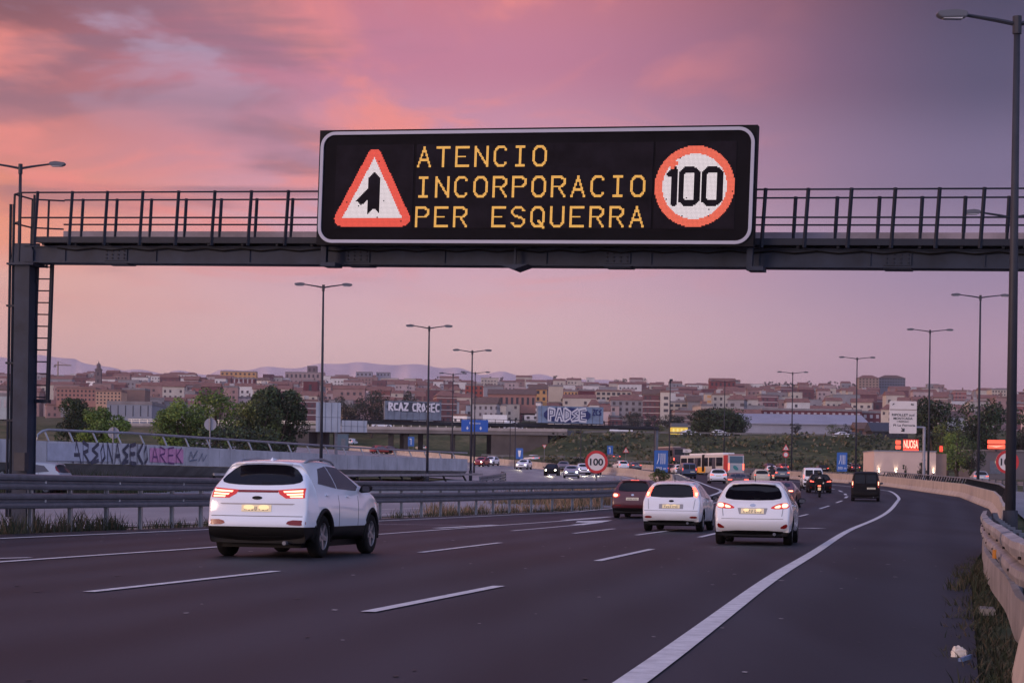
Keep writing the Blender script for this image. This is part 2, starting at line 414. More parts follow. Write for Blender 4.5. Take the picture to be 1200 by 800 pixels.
# ------------------------------------------------------------------ painted markings
def stripe(mb, pts, w, off=.012, step=1.0, taper=None):
    P = [Vector(p) for p in pts]; out = []
    for a, b in zip(P, P[1:]):
        L = (b - a).length; k = max(1, int(L / step))
        out += [a.lerp(b, i / k) for i in range(k)]
    out.append(P[-1]); vs = []
    for i, p in enumerate(out):
        t = out[min(i + 1, len(out) - 1)] - out[max(i - 1, 0)]; t.z = 0; t.normalize(); nn = Vector((-t.y, t.x, 0))
        for s_ in (1, -1):
            q = p + nn * s_ * w / 2; vs.append((q.x, q.y, hroad(q.x, q.y) + off + max(0, q.y - 120) * .00012))
    mb.add(vs, [(2 * i, 2 * i + 1, 2 * i + 3, 2 * i + 2) for i in range(len(out) - 1)])
def gp(*pts): return [gnd(x, y) for x, y in pts]
def spline(P, k=6):
    P = [Vector(p) for p in P]; out = []
    for i in range(len(P) - 1):
        a, b, c, d = P[max(i - 1, 0)], P[i], P[i + 1], P[min(i + 2, len(P) - 1)]
        for j in range(k):
            t = j / k; out.append(.5 * ((2 * b) + (c - a) * t + (2 * a - 5 * b + 4 * c - d) * t * t + (3 * b - a - 3 * c + d) * t ** 3))
    return out + [P[-1]]
mk = MB()
R1 = gp((740,800),(900,681),(950,650),(1000,619),(1040,600),(1051,588),(1053,583),(1045,576.5),(1032,574))
R1 = [Vector((-1.7, 0, 0))] + R1 + [Vector((31.9, 200, 0)), Vector((30.9, 240, 0)), Vector((29.5, 290, 0)), Vector((27, 340, 0)), Vector((19, 380, 0))]
stripe(mk, spline(R1), .205)
stripe(mk, spline([Vector((-19.5, 8, 0))] + gp((0,631),(240,620.5),(427,611),(600,603),(667,600),(713,596)) + [Vector((7.2, 108, 0))]), .22)
stripe(mk, spline([Vector((-13.2, 4, 0))] + gp((0,658.7),(244,641.7),(425,627.5),(600,614.5),(713,606))), .17)
stripe(mk, gp((-60, 656.5), (35, 653.5)), .16)
stripe(mk, gp((427, 614), (545, 615.5)), .16); stripe(mk, gp((512, 619), (580, 615.2)), .34, .016)
stripe(mk, gp((660, 609.6), (716, 605.4)), .3, .016)
for a, b in (((104,694),(324,669.5)), ((492.5,647.5),(586,636)), ((672.5,625),(720,619.5))): stripe(mk, gp(a, b), .15)
for a, b in (((431,717.5),(585,687)), ((700,657.5),(764,643.5)), ((819.5,629.5),(856,621)), ((936,605),(946.7,602.5)), ((960.6,596),(971.7,592.5)), ((980,589),(987,586.5))): stripe(mk, gp(a, b), .15)
for a, b in (((990.5,583.4),(993,581.5)), ((991.5,580),(990,578.4)), ((987,576.3),(983,574.6)), ((978,573.2),(973,572.2))): stripe(mk, gp(a, b), .2)
stripe(mk, gp((746,627),(800,619.5)), .15)
stripe(mk, gp((600,622),(682,614.6)), .15)
LF = gp((845,588),(832,581),(845,575),(832,570),(810,562)) + [Vector((20.5, 260, 0)), Vector((17.5, 290, 0)), Vector((12, 320, 0)), Vector((3, 350, 0))]
stripe(mk, spline(LF[1:]), .26)
stripe(mk, gp((829,590.5),(846,587.6)), .2)
stripe(mk, [Vector((24.6, y, 0)) for y in (185, 196)], .15); stripe(mk, [Vector((26.6, y, 0)) for y in (215, 228)], .15)
# opposite carriageway lines
def oline(f, y0, y1, w): stripe(mk, [Vector((f(y), y, 0)) for y in range(y0, y1, 4)], w)
oline(lambda y: gx(y) - 2.2, 16, 100, .2); oline(lambda y: gx(y) - 1.3, 150, 330, .25)
for k in range(24): oline(lambda y: gx(y) - 5.4, 20 + 14 * k, 27 + 14 * k, .14)
# turning-back arrows
def arrow(mb, tip, tail, w):
    a, b = gnd(*tail), gnd(*tip); t = (b - a); L = t.length; t.normalize(); n = Vector((-t.y, t.x, 0))
    stripe(mb, [a, a + t * L * .55], w)
    P = [a + t * L * .45 + n * w * 1.6, a + t * L * .45 - n * w * .5, b, a + t * L * .72 + n * w * 2.3]
    P = [(p.x, p.y, hroad(p.x, p.y) + .018) for p in P]; mb.add(P, [(0, 1, 2, 3)])
arrow(mk, (718, 609.8), (676, 615), .42); arrow(mk, (954, 619.5), (925, 618.5), .42)
tag(mk.build('road_markings', M_PAINT), kind='structure')

# small flecks, patches and tar seams on the asphalt
fl = MB(); rnd = random.Random(5)
for _ in range(230):
    y = rnd.uniform(11, 60); x = rnd.uniform(gx(y) + 1, rx(y) - .3); s_ = rnd.uniform(.012, .05) * (1.6 if rnd.random() < .15 else 1); a = rnd.uniform(0, 3)
    n = rnd.randint(4, 6); P = [(x + s_ * rnd.uniform(.5, 1) * math.cos(a + 6.283 * i / n), y + 2.2 * s_ * rnd.uniform(.5, 1) * math.sin(a + 6.283 * i / n), hroad(x, y) + .007) for i in range(n)]
    fl.add(P, [tuple(range(n))], 0 if rnd.random() < .55 else 1)
o = fl.build('road_flecks', [mat('pale_fleck', (.30, .28, .28), .8), mat('tar_fleck', (.012, .012, .013), .6)]); tag(o, 'small pale and tarry flecks scattered over the asphalt', 'road grit', kind='stuff')
# ------------------------------------------------------------------ the sign gantry over the road
GL = at(30, 298, 51.8); GR = at(1200, 304, 45.0)
ex = (GR - GL).normalized(); ey = Vector((-ex.y, ex.x, 0)).normalized(); ez = ex.cross(ey)
if ez.z < 0: ey = -ey; ez = ex.cross(ey)
GM = Matrix((ex, ey, ez)).transposed().to_4x4(); GM.translation = GL
GMI = GM.inverted()
def gpix(px, py, yl):            # local point on the plane y_local = yl seen at this pixel
    o = GMI @ Vector((0, 0, H)); d = GMI.to_3x3() @ (at(px, py, 10) - Vector((0, 0, H))); t = (yl - o.y) / d.y; p = o + d * t; return p
gan = thing('sign_gantry', 'dark steel gantry spanning the motorway with railed walkway, carrying the lit message board', 'gantry', GL)
gan.rotation_mode = 'QUATERNION'; gan.rotation_quaternion = GM.to_quaternion()
LEN = 27.5
bz0, bz1 = gpix(200, 308.5, -.2).z, gpix(200, 288.5, -.2).z
# box girder with flanges
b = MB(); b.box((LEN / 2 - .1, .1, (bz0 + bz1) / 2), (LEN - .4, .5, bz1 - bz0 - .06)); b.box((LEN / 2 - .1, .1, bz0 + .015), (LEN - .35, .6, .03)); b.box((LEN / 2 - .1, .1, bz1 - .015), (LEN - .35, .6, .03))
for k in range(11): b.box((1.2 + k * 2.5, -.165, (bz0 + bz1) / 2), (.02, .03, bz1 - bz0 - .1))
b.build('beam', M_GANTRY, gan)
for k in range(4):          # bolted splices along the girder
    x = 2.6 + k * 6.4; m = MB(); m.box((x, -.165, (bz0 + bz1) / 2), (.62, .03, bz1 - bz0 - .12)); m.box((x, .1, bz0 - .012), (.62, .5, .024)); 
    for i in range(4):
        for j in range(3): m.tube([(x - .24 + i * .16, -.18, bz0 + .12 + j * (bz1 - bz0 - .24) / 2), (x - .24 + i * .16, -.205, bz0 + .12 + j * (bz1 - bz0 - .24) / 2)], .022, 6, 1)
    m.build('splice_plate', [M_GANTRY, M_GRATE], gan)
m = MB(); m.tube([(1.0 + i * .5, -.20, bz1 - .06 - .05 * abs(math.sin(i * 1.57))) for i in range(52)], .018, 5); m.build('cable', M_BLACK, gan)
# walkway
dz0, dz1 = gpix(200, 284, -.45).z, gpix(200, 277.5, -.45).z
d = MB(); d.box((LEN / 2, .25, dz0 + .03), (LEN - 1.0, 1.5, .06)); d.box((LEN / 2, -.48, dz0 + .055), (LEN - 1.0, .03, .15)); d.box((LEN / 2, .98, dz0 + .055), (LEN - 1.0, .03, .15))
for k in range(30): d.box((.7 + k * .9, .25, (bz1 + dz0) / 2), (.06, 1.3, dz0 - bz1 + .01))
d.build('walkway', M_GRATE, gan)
kp = MB(); kp.box((LEN / 2, 1.0, dz0 + .30), (LEN - 1.0, .02, .30)); kp.build('mesh_panel', mat('kick_plate', (.20, .17, .20), .6, .0, var=.4, vscale=.9), gan)
rt_f, rm_f = gpix(200, 225, -.5).z, gpix(200, 255.0, -.5).z
rt_b, rm_b = rt_f + .02, rm_f + .02
def post(x, y, top, lean):
    m = MB(); m.tube([(x - lean * 0, y, dz0 - .08), (x + lean, y, top + .03)], .045, 4); m.build('post', M_GRATE, gan)
x0 = gpix(82, 250, -.5).x; x1 = gpix(335, 250, -.5).x; stp = (x1 - x0) / 6
for k in range(-1, 30):
    x = x0 + stp * k
    if x < LEN - .3: post(x, -.5, rt_f, .05)
    if x + .48 < LEN - .3: post(x + .48, 1.0, rt_b, .03)
for y, tops in ((-.5, (rt_f, rm_f)), (1.0, (rt_b, rm_b))):
    for z in tops:
        m = MB(); m.tube([(.1 if y < 0 else .5, y, z), (LEN - .4, y, z)], .022, 6); m.build('rail', M_GRATE, gan)
# end cage at the left
m = MB()
for z in (rt_f, rm_f - .1): m.tube([(.1, -.5, z), (-.25, -.2, z), (-.25, .7, z), (.5, 1.0, z)], .022, 6)
for x, y in ((-.25, -.2), (-.25, .7), (.1, -.5), (.05, 1.0), (.25, -.1)): m.tube([(x, y, dz0 - .5), (x, y, rt_f)], .03, 5)
m.build('end_cage', M_GRATE, gan)
# column: plumb, so give it its own place in the gantry's frame
def gl_(v): return GMI @ Vector(v)
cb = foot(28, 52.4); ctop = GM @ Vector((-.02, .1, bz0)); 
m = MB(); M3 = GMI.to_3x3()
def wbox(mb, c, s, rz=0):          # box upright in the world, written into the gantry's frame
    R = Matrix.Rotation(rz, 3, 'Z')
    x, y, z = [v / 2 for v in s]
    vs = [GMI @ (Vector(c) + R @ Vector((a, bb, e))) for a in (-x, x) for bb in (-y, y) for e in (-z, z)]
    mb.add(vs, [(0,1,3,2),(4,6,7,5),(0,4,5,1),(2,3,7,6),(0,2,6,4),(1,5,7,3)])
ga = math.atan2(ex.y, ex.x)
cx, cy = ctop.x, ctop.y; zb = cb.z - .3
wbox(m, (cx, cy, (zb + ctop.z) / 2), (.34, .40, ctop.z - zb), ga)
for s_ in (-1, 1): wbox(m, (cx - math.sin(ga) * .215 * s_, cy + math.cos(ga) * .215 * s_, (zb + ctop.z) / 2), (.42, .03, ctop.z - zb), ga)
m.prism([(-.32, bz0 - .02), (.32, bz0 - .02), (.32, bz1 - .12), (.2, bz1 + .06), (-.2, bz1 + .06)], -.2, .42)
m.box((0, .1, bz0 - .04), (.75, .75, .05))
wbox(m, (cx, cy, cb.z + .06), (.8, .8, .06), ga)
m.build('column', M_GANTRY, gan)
jb = MB(); wbox(jb, (cx + .02, cy - .36, cb.z + 1.7), (.30, .20, .46), ga); jb_o = jb.build('junction_box', M_POLE, gan)
# right-hand column, out of the frame
m = MB(); q = GM @ Vector((LEN - .2, .1, bz0)); zb = hground(q.x, q.y) - .3
wbox(m, (q.x, q.y, (zb + q.z) / 2), (.46, .46, q.z - zb), ga); m.build('column', M_GANTRY, gan)
# access ladder behind the column
lad = MB(); lx0, lx1 = gpix(42.5, 330, .3).x, gpix(60, 330, .3).x
zlo = gpix(50, 469, .3).z; ztop = dz0 + .05
for x in (lx0, lx1): lad.box((x, .32, (zlo + ztop) / 2), (.07, .10, ztop - zlo))
lo = lad.build('ladder', M_GRATE, gan)
n = int((ztop - zlo) / .30)
for k in range(n):
    r_ = MB(); r_.tube([(lx0, .32, zlo + .08 + k * .30), (lx1, .32, zlo + .08 + k * .30)], .018, 6); r_.build('rung', M_GRATE, lo)
for k in range(4):
    m = MB(); m.box(((lx0 + .2) / 2, .25, zlo + .15 + k * .95), (lx0 - .1, .06, .06)); m.build('ladder_bracket', M_GRATE, gan)
m = MB(); m.box(((lx0 + lx1) / 2, .32, zlo - .02), (lx1 - lx0 + .12, .14, .09)); m.build('ladder_gate', M_GRATE, gan)
# conduits strapped to the left of the column
m = MB()
for k, x in enumerate((-.34, -.42)): m.tube([gl_((cx + x, cy, cb.z + .3)), gl_((cx + x, cy, ctop.z + 1.5))], .035, 6)
for k in range(4):
    p = gl_((cx - .34, cy, cb.z + 1.3 + k * 1.45)); m.box(p, (.3, .12, .05))
m.build('conduit', M_GRATE, gan)

# ------------------------------------------------------------------ the message board
yF = -.95                           # its front face in the gantry's frame
A = gpix(372, 150.5, yF); B = gpix(886, 148.5, yF); Cc = gpix(373, 285, yF); D = gpix(884, 290.5, yF)
vx0, vx1, vz0, vz1 = (A.x + Cc.x) / 2, (B.x + D.x) / 2, (Cc.z + D.z) / 2, (A.z + B.z) / 2
brd = thing('message_board', 'black electronic message board with amber Catalan text, red warning triangle and lit 100 ring', 'sign', GM @ Vector((vx0, yF, vz0)))
brd.rotation_mode = 'QUATERNION'; brd.rotation_quaternion = GM.to_quaternion()
w, hh = vx1 - vx0, vz1 - vz0
M_CASE = mat('board_casing', (.006, .006, .009), .7, spec=.15)
M_FACE = mat('board_face', (.0045, .004, .0065), .8, spec=.12, var=.4, vscale=.8)
M_FRAME = mat('board_frame', (.36, .37, .46), .5, .0, var=.05)
m = MB(); m.box((w / 2, .15, hh / 2), (w, .26, hh)); m.build('housing', M_CASE, brd)
ins = .045; r0 = .36; o1 = rrect(ins, ins, w - ins, hh - ins, r0, 8); tb = .075; o2 = rrect(ins + tb, ins + tb, w - ins - tb, hh - ins - tb, r0 - tb, 8)
m = MB(); n = len(o1); y1_, y2_ = -.03, .0
m.add([(p[0], y1_, p[1]) for p in o1] + [(p[0], y1_, p[1]) for p in o2] + [(p[0], .018, p[1]) for p in o1] + [(p[0], .018, p[1]) for p in o2],
      [(i, (i + 1) % n, n + (i + 1) % n, n + i) for i in range(n)] + [(i, 2 * n + i, 2 * n + (i + 1) % n, (i + 1) % n) for i in range(n)] + [(n + i, n + (i + 1) % n, 3 * n + (i + 1) % n, 3 * n + i) for i in range(n)])
m.build('frame', M_FRAME, brd)
m = MB(); m.add([(p[0], .006, p[1]) for p in o2], [tuple(range(n))]); m.build('face', M_FACE, brd)
def lx(px): return gpix(px, 217, yF).x - vx0
def lz(py, px=600): return gpix(px, py, yF).z - vz0
# faint rectangles of the three unlit display modules
m = MB()
for a, b_ in ((393, 484), (487, 764), (767, 862)):
    xa, xb = lx(a), lx(b_); za, zb_ = lz(268), lz(168); m.box(((xa + xb) / 2, .003, (za + zb_) / 2), (xb - xa, .012, zb_ - za))
m.build('display_module', mat('module_face', (.009, .0075, .012), .8, spec=.12, var=.5, vscale=1.7), brd)
M_AMB = mat('amber_led', (.05, .03, .01), .5, emit=(.84, .42, .08), estr=.95)
M_RLED = mat('red_led', (.05, .01, .01), .5, emit=(.80, .07, .04), estr=1.0)
M_OLED = mat('orange_red_led', (.05, .01, .01), .5, emit=(.84, .13, .07), estr=1.0)
M_WLED = mat('white_led', (.05, .05, .05), .5, emit=(.74, .64, .68), estr=1.0)
GLY = {'A': [[(0,0),(5,15),(10,0)],[(1.8,5),(8.2,5)]], 'T': [[(0,15),(10,15)],[(5,0),(5,15)]], 'E': [[(10,0),(0,0),(0,15),(10,15)],[(0,7.5),(7.5,7.5)]],
 'N': [[(0,0),(0,15),(10,0),(10,15)]], 'C': [[(9.5,12.5),(7.5,15),(3,15),(.3,12),(0,7.5),(.3,3),(3,0),(7.5,0),(9.5,2.5)]],
 'I': [[(1.5,0),(8.5,0)],[(1.5,15),(8.5,15)],[(5,0),(5,15)]], 'O': [[(3,0),(7,0),(9.7,3),(10,7.5),(9.7,12),(7,15),(3,15),(.3,12),(0,7.5),(.3,3),(3,0)]],
 'R': [[(0,0),(0,15),(7,15),(9.8,13),(9.8,9.5),(7,7.5),(0,7.5)],[(5,7.5),(10,0)]], 'P': [[(0,0),(0,15),(7,15),(9.8,13),(9.8,9.5),(7,7.5),(0,7.5)]],
 'S': [[(9.7,12.5),(7.5,15),(2.5,15),(.3,13),(.3,10),(2.5,8),(7.5,7),(9.8,5),(9.8,2.3),(7.5,0),(2.5,0),(.3,2.5)]],
 'Q': [[(3,0),(7,0),(9.7,3),(10,7.5),(9.7,12),(7,15),(3,15),(.3,12),(0,7.5),(.3,3),(3,0)],[(6,4),(10,-1)]], 'U': [[(0,15),(0,3),(2.5,0),(7.5,0),(10,3),(10,15)]]}
def seg_d(p, a, b):
    ax, ay = a; bx, by = b; dx_, dy_ = bx - ax, by - ay; L = dx_ * dx_ + dy_ * dy_
    t = max(0, min(1, ((p[0] - ax) * dx_ + (p[1] - ay) * dy_) / L)) if L else 0
    return math.hypot(p[0] - ax - t * dx_, p[1] - ay - t * dy_)
def led(mb, x, z, s, mi=0):
    e = s * .44; mb.add([(x - e, -.012, z - e), (x + e, -.012, z - e), (x + e, -.012, z + e), (x - e, -.012, z + e)], [(0, 1, 2, 3)], mi)
pitch = (lx(762) - lx(489)) / 12 * 1.0
for row, (txt, ya, yb) in enumerate((('ATENCIO', 194.5, 170.5), ('INCORPORACIO', 230.5, 206), ('PER ESQUERRA', 265.5, 241.5))):
    zb_, zt = lz(ya), lz(yb); ps = (zt - zb_) / 16.5
    m = MB(); xa, xb = lx(488), lx(764.5); m.box(((xa + xb) / 2, -.002, (zb_ + zt) / 2), (xb - xa, .010, zt - zb_ + .06)); row_o = m.build('display_row', MATS['module_face'], brd)
    for i, ch in enumerate(txt):
        if ch == ' ': continue
        xo = lx(489) + i * pitch * 1.005; mb = MB()
        for gi in range(-1, 13):
            for gj in range(-2, 17):
                if min(seg_d((gi + .5, gj + .5), a, b_) for pl in GLY[ch] for a, b_ in zip(pl, pl[1:])) < .93:
                    led(mb, xo + (gi + .8) * ps, zb_ + (gj + .8) * ps, ps)
        mb.build('letter', M_AMB, row_o)
# warning triangle
def tri_sd(p, P, r):        # distance inside a rounded triangle (positive inside)
    d_ = 1e9; inside = True
    for a, b_ in zip(P, P[1:] + P[:1]):
        cr = (b_[0] - a[0]) * (p[1] - a[1]) - (b_[1] - a[1]) * (p[0] - a[0])
        if cr < 0: inside = False
        d_ = min(d_, seg_d(p, a, b_))
    return (d_ if inside else -d_) + r
def inpoly(p, P):
    c = False
    for (x1, y1), (x2, y2) in zip(P, P[1:] + P[:1]):
        if (y1 > p[1]) != (y2 > p[1]) and p[0] < (x2 - x1) * (p[1] - y1) / (y2 - y1) + x1: c = not c
    return c
tx0, tx1, tz0, tz1 = lx(393.5), lx(482), lz(265.3), lz(171.5)
tw, th = tx1 - tx0, tz1 - tz0; NL = 62; ps = th / NL; rr_ = 6.0
TP = [(rr_, rr_), (tw / ps - rr_, rr_), (tw / ps / 2 + .3, NL - rr_ - 1)]
ARW = [(lx(p[0]), lz(p[1])) for p in ((400 + 183 / 5.71, 140 + 632 / 5.71), (400 + 183 / 5.71, 140 + 535 / 5.71), (400 + 138 / 5.71, 140 + 574 / 5.71), (400 + 102 / 5.71, 140 + 540 / 5.71), (400 + 183 / 5.71, 140 + 455 / 5.71), (400 + 183 / 5.71, 140 + 385 / 5.71), (400 + 223 / 5.71, 140 + 346 / 5.71), (400 + 263 / 5.71, 140 + 385 / 5.71), (400 + 263 / 5.71, 140 + 632 / 5.71), (400 + 223 / 5.71, 140 + 594 / 5.71))]
mb1, mb2 = MB(), MB()
for i in range(int(tw / ps) + 1):
    for j in range(NL + 1):
        sd_ = tri_sd((i, j), TP, rr_); x, z = tx0 + i * ps, tz0 + j * ps
        if sd_ < 0 or rnd.random() < .004: continue
        if sd_ < 6.3: led(mb1, x, z, ps)
        elif not inpoly((x, z), ARW): led(mb2, x, z, ps)
tp_ = mb1.build('warning_triangle', M_RLED, brd); mb2.build('triangle_field', M_WLED, tp_)
# speed ring
cxp, czp = (lx(767.5) + lx(861)) / 2, (lz(170.5, 814) + lz(266.5, 814)) / 2; R_ = (lx(861) - lx(767.5)) / 2; NL = 63; ps = 2 * R_ / NL
mb1, mb2 = MB(), MB()
def px_(x, y): return (lx(740 + x / 6.153), lz(150 + y / 6.153, 814))
ONE = [[px_(272, 335), px_(310, 300), px_(310, 548)]]
ZER = [[px_(a + x, y) for x, y in ((40, 300), (100, 300), (128, 325), (128, 520), (100, 543), (40, 543), (14, 520), (14, 325), (40, 300))] for a in (346, 511)]
for i in range(-32, 33):
    for j in range(-32, 33):
        r = math.hypot(i, j); x, z = cxp + i * ps, czp + j * ps
        if r > 31.6 or rnd.random() < .003: continue
        if r > 25.4 or (i < -13 and j > 13 and i > -20 and j < 20 and r > 22): led(mb1, x, z, ps)
        elif min(seg_d((x, z), a, b_) for pl in ONE + ZER for a, b_ in zip(pl, pl[1:])) > R_ * .068: led(mb2, x, z, ps)
tp_ = mb1.build('speed_ring', M_OLED, brd); mb2.build('ring_field', M_WLED, tp_)
# hangers that hold the board to the beam
for px, y0_, y1_ in ((383, 313, 283), (880, 318, 285)):
    q0, q1 = gpix(px, y0_, -.35), gpix(px, y1_, -.35); m = MB(); x = q0.x - vx0
    m.box((x, .42, (q0.z + q1.z) / 2 - vz0), (.13, .16, q1.z - q0.z)); m.box((x + .14, .55, q0.z - vz0 + .04), (.36, .5, .09)); m.build('hanger', M_GANTRY, brd)
q0 = gpix(603, 313, -.35); m = MB(); x = q0.x - vx0; zt = bz0 - vz0
m.prism([(x - .36, zt), (x + .36, zt), (x, zt - .13)], .45, 1.1); m.box((x, .62, (bz0 + bz1) / 2 - vz0), (.05, .06, bz1 - bz0)); m.build('hanger', M_GANTRY, brd)
# ------------------------------------------------------------------ vehicles
PAINT = {}
def paint(name, col, rough=.3, metal=0., coat=.5, spec=.5):
    return mat('car_paint_' + name, col, rough, metal, spec, coat=coat)
P_WHITE = paint('white', (.76, .78, .83), .25, coat=.8); P_PEARL = paint('pearl_white', (.70, .75, .84), .22, coat=1.); P_CREAM = paint('cream', (.52, .47, .38)); P_SILVER = paint('silver', (.38, .39, .42), .35, .5)
P_GREY = paint('grey', (.13, .135, .15), .35, .4); P_BLACK = paint('black', (.006, .006, .008), .5, coat=.0, spec=.12); P_WINE = paint('dark_wine', (.075, .008, .014)); P_RED = paint('red', (.30, .02, .02)); P_BLUE = paint('blue', (.02, .04, .10)); P_BRONZE = paint('bronze', (.10, .075, .06), .35, .4)
M_GLASS = mat('tinted_glass', (.005, .005, .008), .04, 0, .30)
M_GLASSS = mat('side_glass', (.07, .06, .075), .08, 0, .6)
M_TYRE = mat('tyre_rubber', (.007, .007, .008), .85, spec=.2, bump=.2, bscale=20)
M_RIM = mat('alloy_rim', (.35, .35, .38), .35, .8)
M_RIMD = mat('dark_rim', (.10, .10, .11), .4, .7)
M_TAIL = mat('tail_lens', (.22, .012, .015), .2, emit=(1, .05, .035), estr=.35)
M_TAILD = mat('tail_lens_unlit', (.18, .010, .012), .15)
M_TAILB = mat('tail_lamp_lit', (.3, .02, .02), .3, emit=(1, .12, .07), estr=3.2)
M_TAILW = mat('tail_lamp_core', (.4, .1, .05), .3, emit=(1, .42, .26), estr=3.2)
M_CLEAR = mat('clear_lens', (.5, .5, .52), .15)
M_HEAD = mat('head_lamp_lit', (.8, .75, .6), .2, emit=(1, .88, .62), estr=24)
M_PLATE = mat('number_plate', (.62, .58, .45), .5)
M_PLATEL = mat('lit_number_plate', (.62, .52, .35), .5, emit=(1, .76, .45), estr=.22)
M_PLGLOW = mat('plate_lamp', (.8, .6, .3), .4, emit=(1, .74, .38), estr=.62)
M_PLINK = mat('plate_ink', (.05, .045, .04), .5)
M_REFL = mat('red_reflector', (.22, .012, .012), .25)
M_SEAM = mat('panel_gap', (.02, .02, .022), .6)
M_CHROME = mat('chrome', (.5, .5, .53), .15, 1.)

def car_profile(k):
    """upper chain (x from the tail, z) and the half-width rule of each kind of car"""
    if k == 'suv':   return dict(L=4.48, W=.925, Wr=.60, Ht=1.62, zb=.24, belt=1.10, U=[(.12,.30),(.0,.42),(-.03,.60),(.05,.72),(.06,.98),(.14,1.18),(.56,1.52),(.40,1.60),(.80,1.64),(1.6,1.665),(2.3,1.61),(3.05,1.19),(3.5,1.10),(4.15,.97),(4.40,.74),(4.42,.48),(4.32,.30)], wr=.36, ax=(.86, 3.54))
    if k == 'suv2':  return dict(L=4.38, W=.90, Wr=.58, Ht=1.58, zb=.22, belt=1.00, U=[(.10,.28),(.0,.42),(-.01,.62),(.04,.82),(.11,1.00),(.24,1.12),(.55,1.46),(.47,1.545),(.85,1.585),(1.6,1.615),(2.2,1.56),(2.95,1.08),(3.4,1.0),(4.0,.90),(4.28,.70),(4.32,.46),(4.22,.28)], wr=.345, ax=(.84, 3.48))
    if k == 'focus': return dict(L=4.34, W=.905, Wr=.60, Ht=1.49, zb=.20, belt=.95, U=[(.12,.27),(.0,.40),(-.02,.58),(.06,.68),(.13,.88),(.20,1.0),(.50,1.37),(.42,1.445),(.8,1.49),(1.6,1.53),(2.2,1.48),(3.0,1.0),(3.4,.93),(4.0,.80),(4.28,.62),(4.32,.42),(4.22,.26)], wr=.32, ax=(.84, 3.48))
    if k == 'hatch': return dict(L=4.30, W=.90, Wr=.57, Ht=1.47, zb=.20, belt=.94, U=[(.14,.26),(.0,.40),(-.03,.58),(.03,.70),(.10,.88),(.20,.99),(.55,1.36),(.48,1.425),(.85,1.47),(1.6,1.505),(2.2,1.45),(2.95,.98),(3.4,.92),(3.98,.79),(4.24,.60),(4.28,.42),(4.18,.26)], wr=.32, ax=(.83, 3.48))
    if k == 'sedan': return dict(L=4.65, W=.90, Wr=.54, Ht=1.45, zb=.20, belt=.95, U=[(.12,.26),(.0,.40),(-.01,.62),(.04,.80),(.06,.98),(.16,1.035),(.62,1.07),(1.20,1.36),(1.7,1.455),(2.1,1.465),(2.5,1.42),(3.2,1.0),(3.7,.93),(4.3,.80),(4.58,.60),(4.62,.42),(4.52,.26)], wr=.33, ax=(.98, 3.72))
    if k == 'van':   return dict(L=4.40, W=.915, Wr=.74, Ht=1.84, zb=.22, belt=1.08, U=[(.06,.28),(.0,.40),(.0,.62),(.02,.86),(.03,1.08),(.05,1.30),(.12,1.72),(.16,1.80),(.6,1.87),(1.6,1.90),(2.6,1.84),(3.35,1.22),(3.6,1.10),(4.1,.95),(4.34,.72),(4.38,.46),(4.28,.28)], wr=.33, ax=(.85, 3.55))
    if k == 'small': return dict(L=3.75, W=.83, Wr=.55, Ht=1.46, zb=.19, belt=.94, U=[(.10,.26),(.0,.40),(-.01,.58),(.03,.76),(.07,.92),(.12,1.0),(.34,1.36),(.28,1.42),(.6,1.465),(1.3,1.50),(1.8,1.44),(2.5,1.0),(2.9,.92),(3.45,.80),(3.68,.60),(3.72,.42),(3.64,.26)], wr=.30, ax=(.66, 3.06))

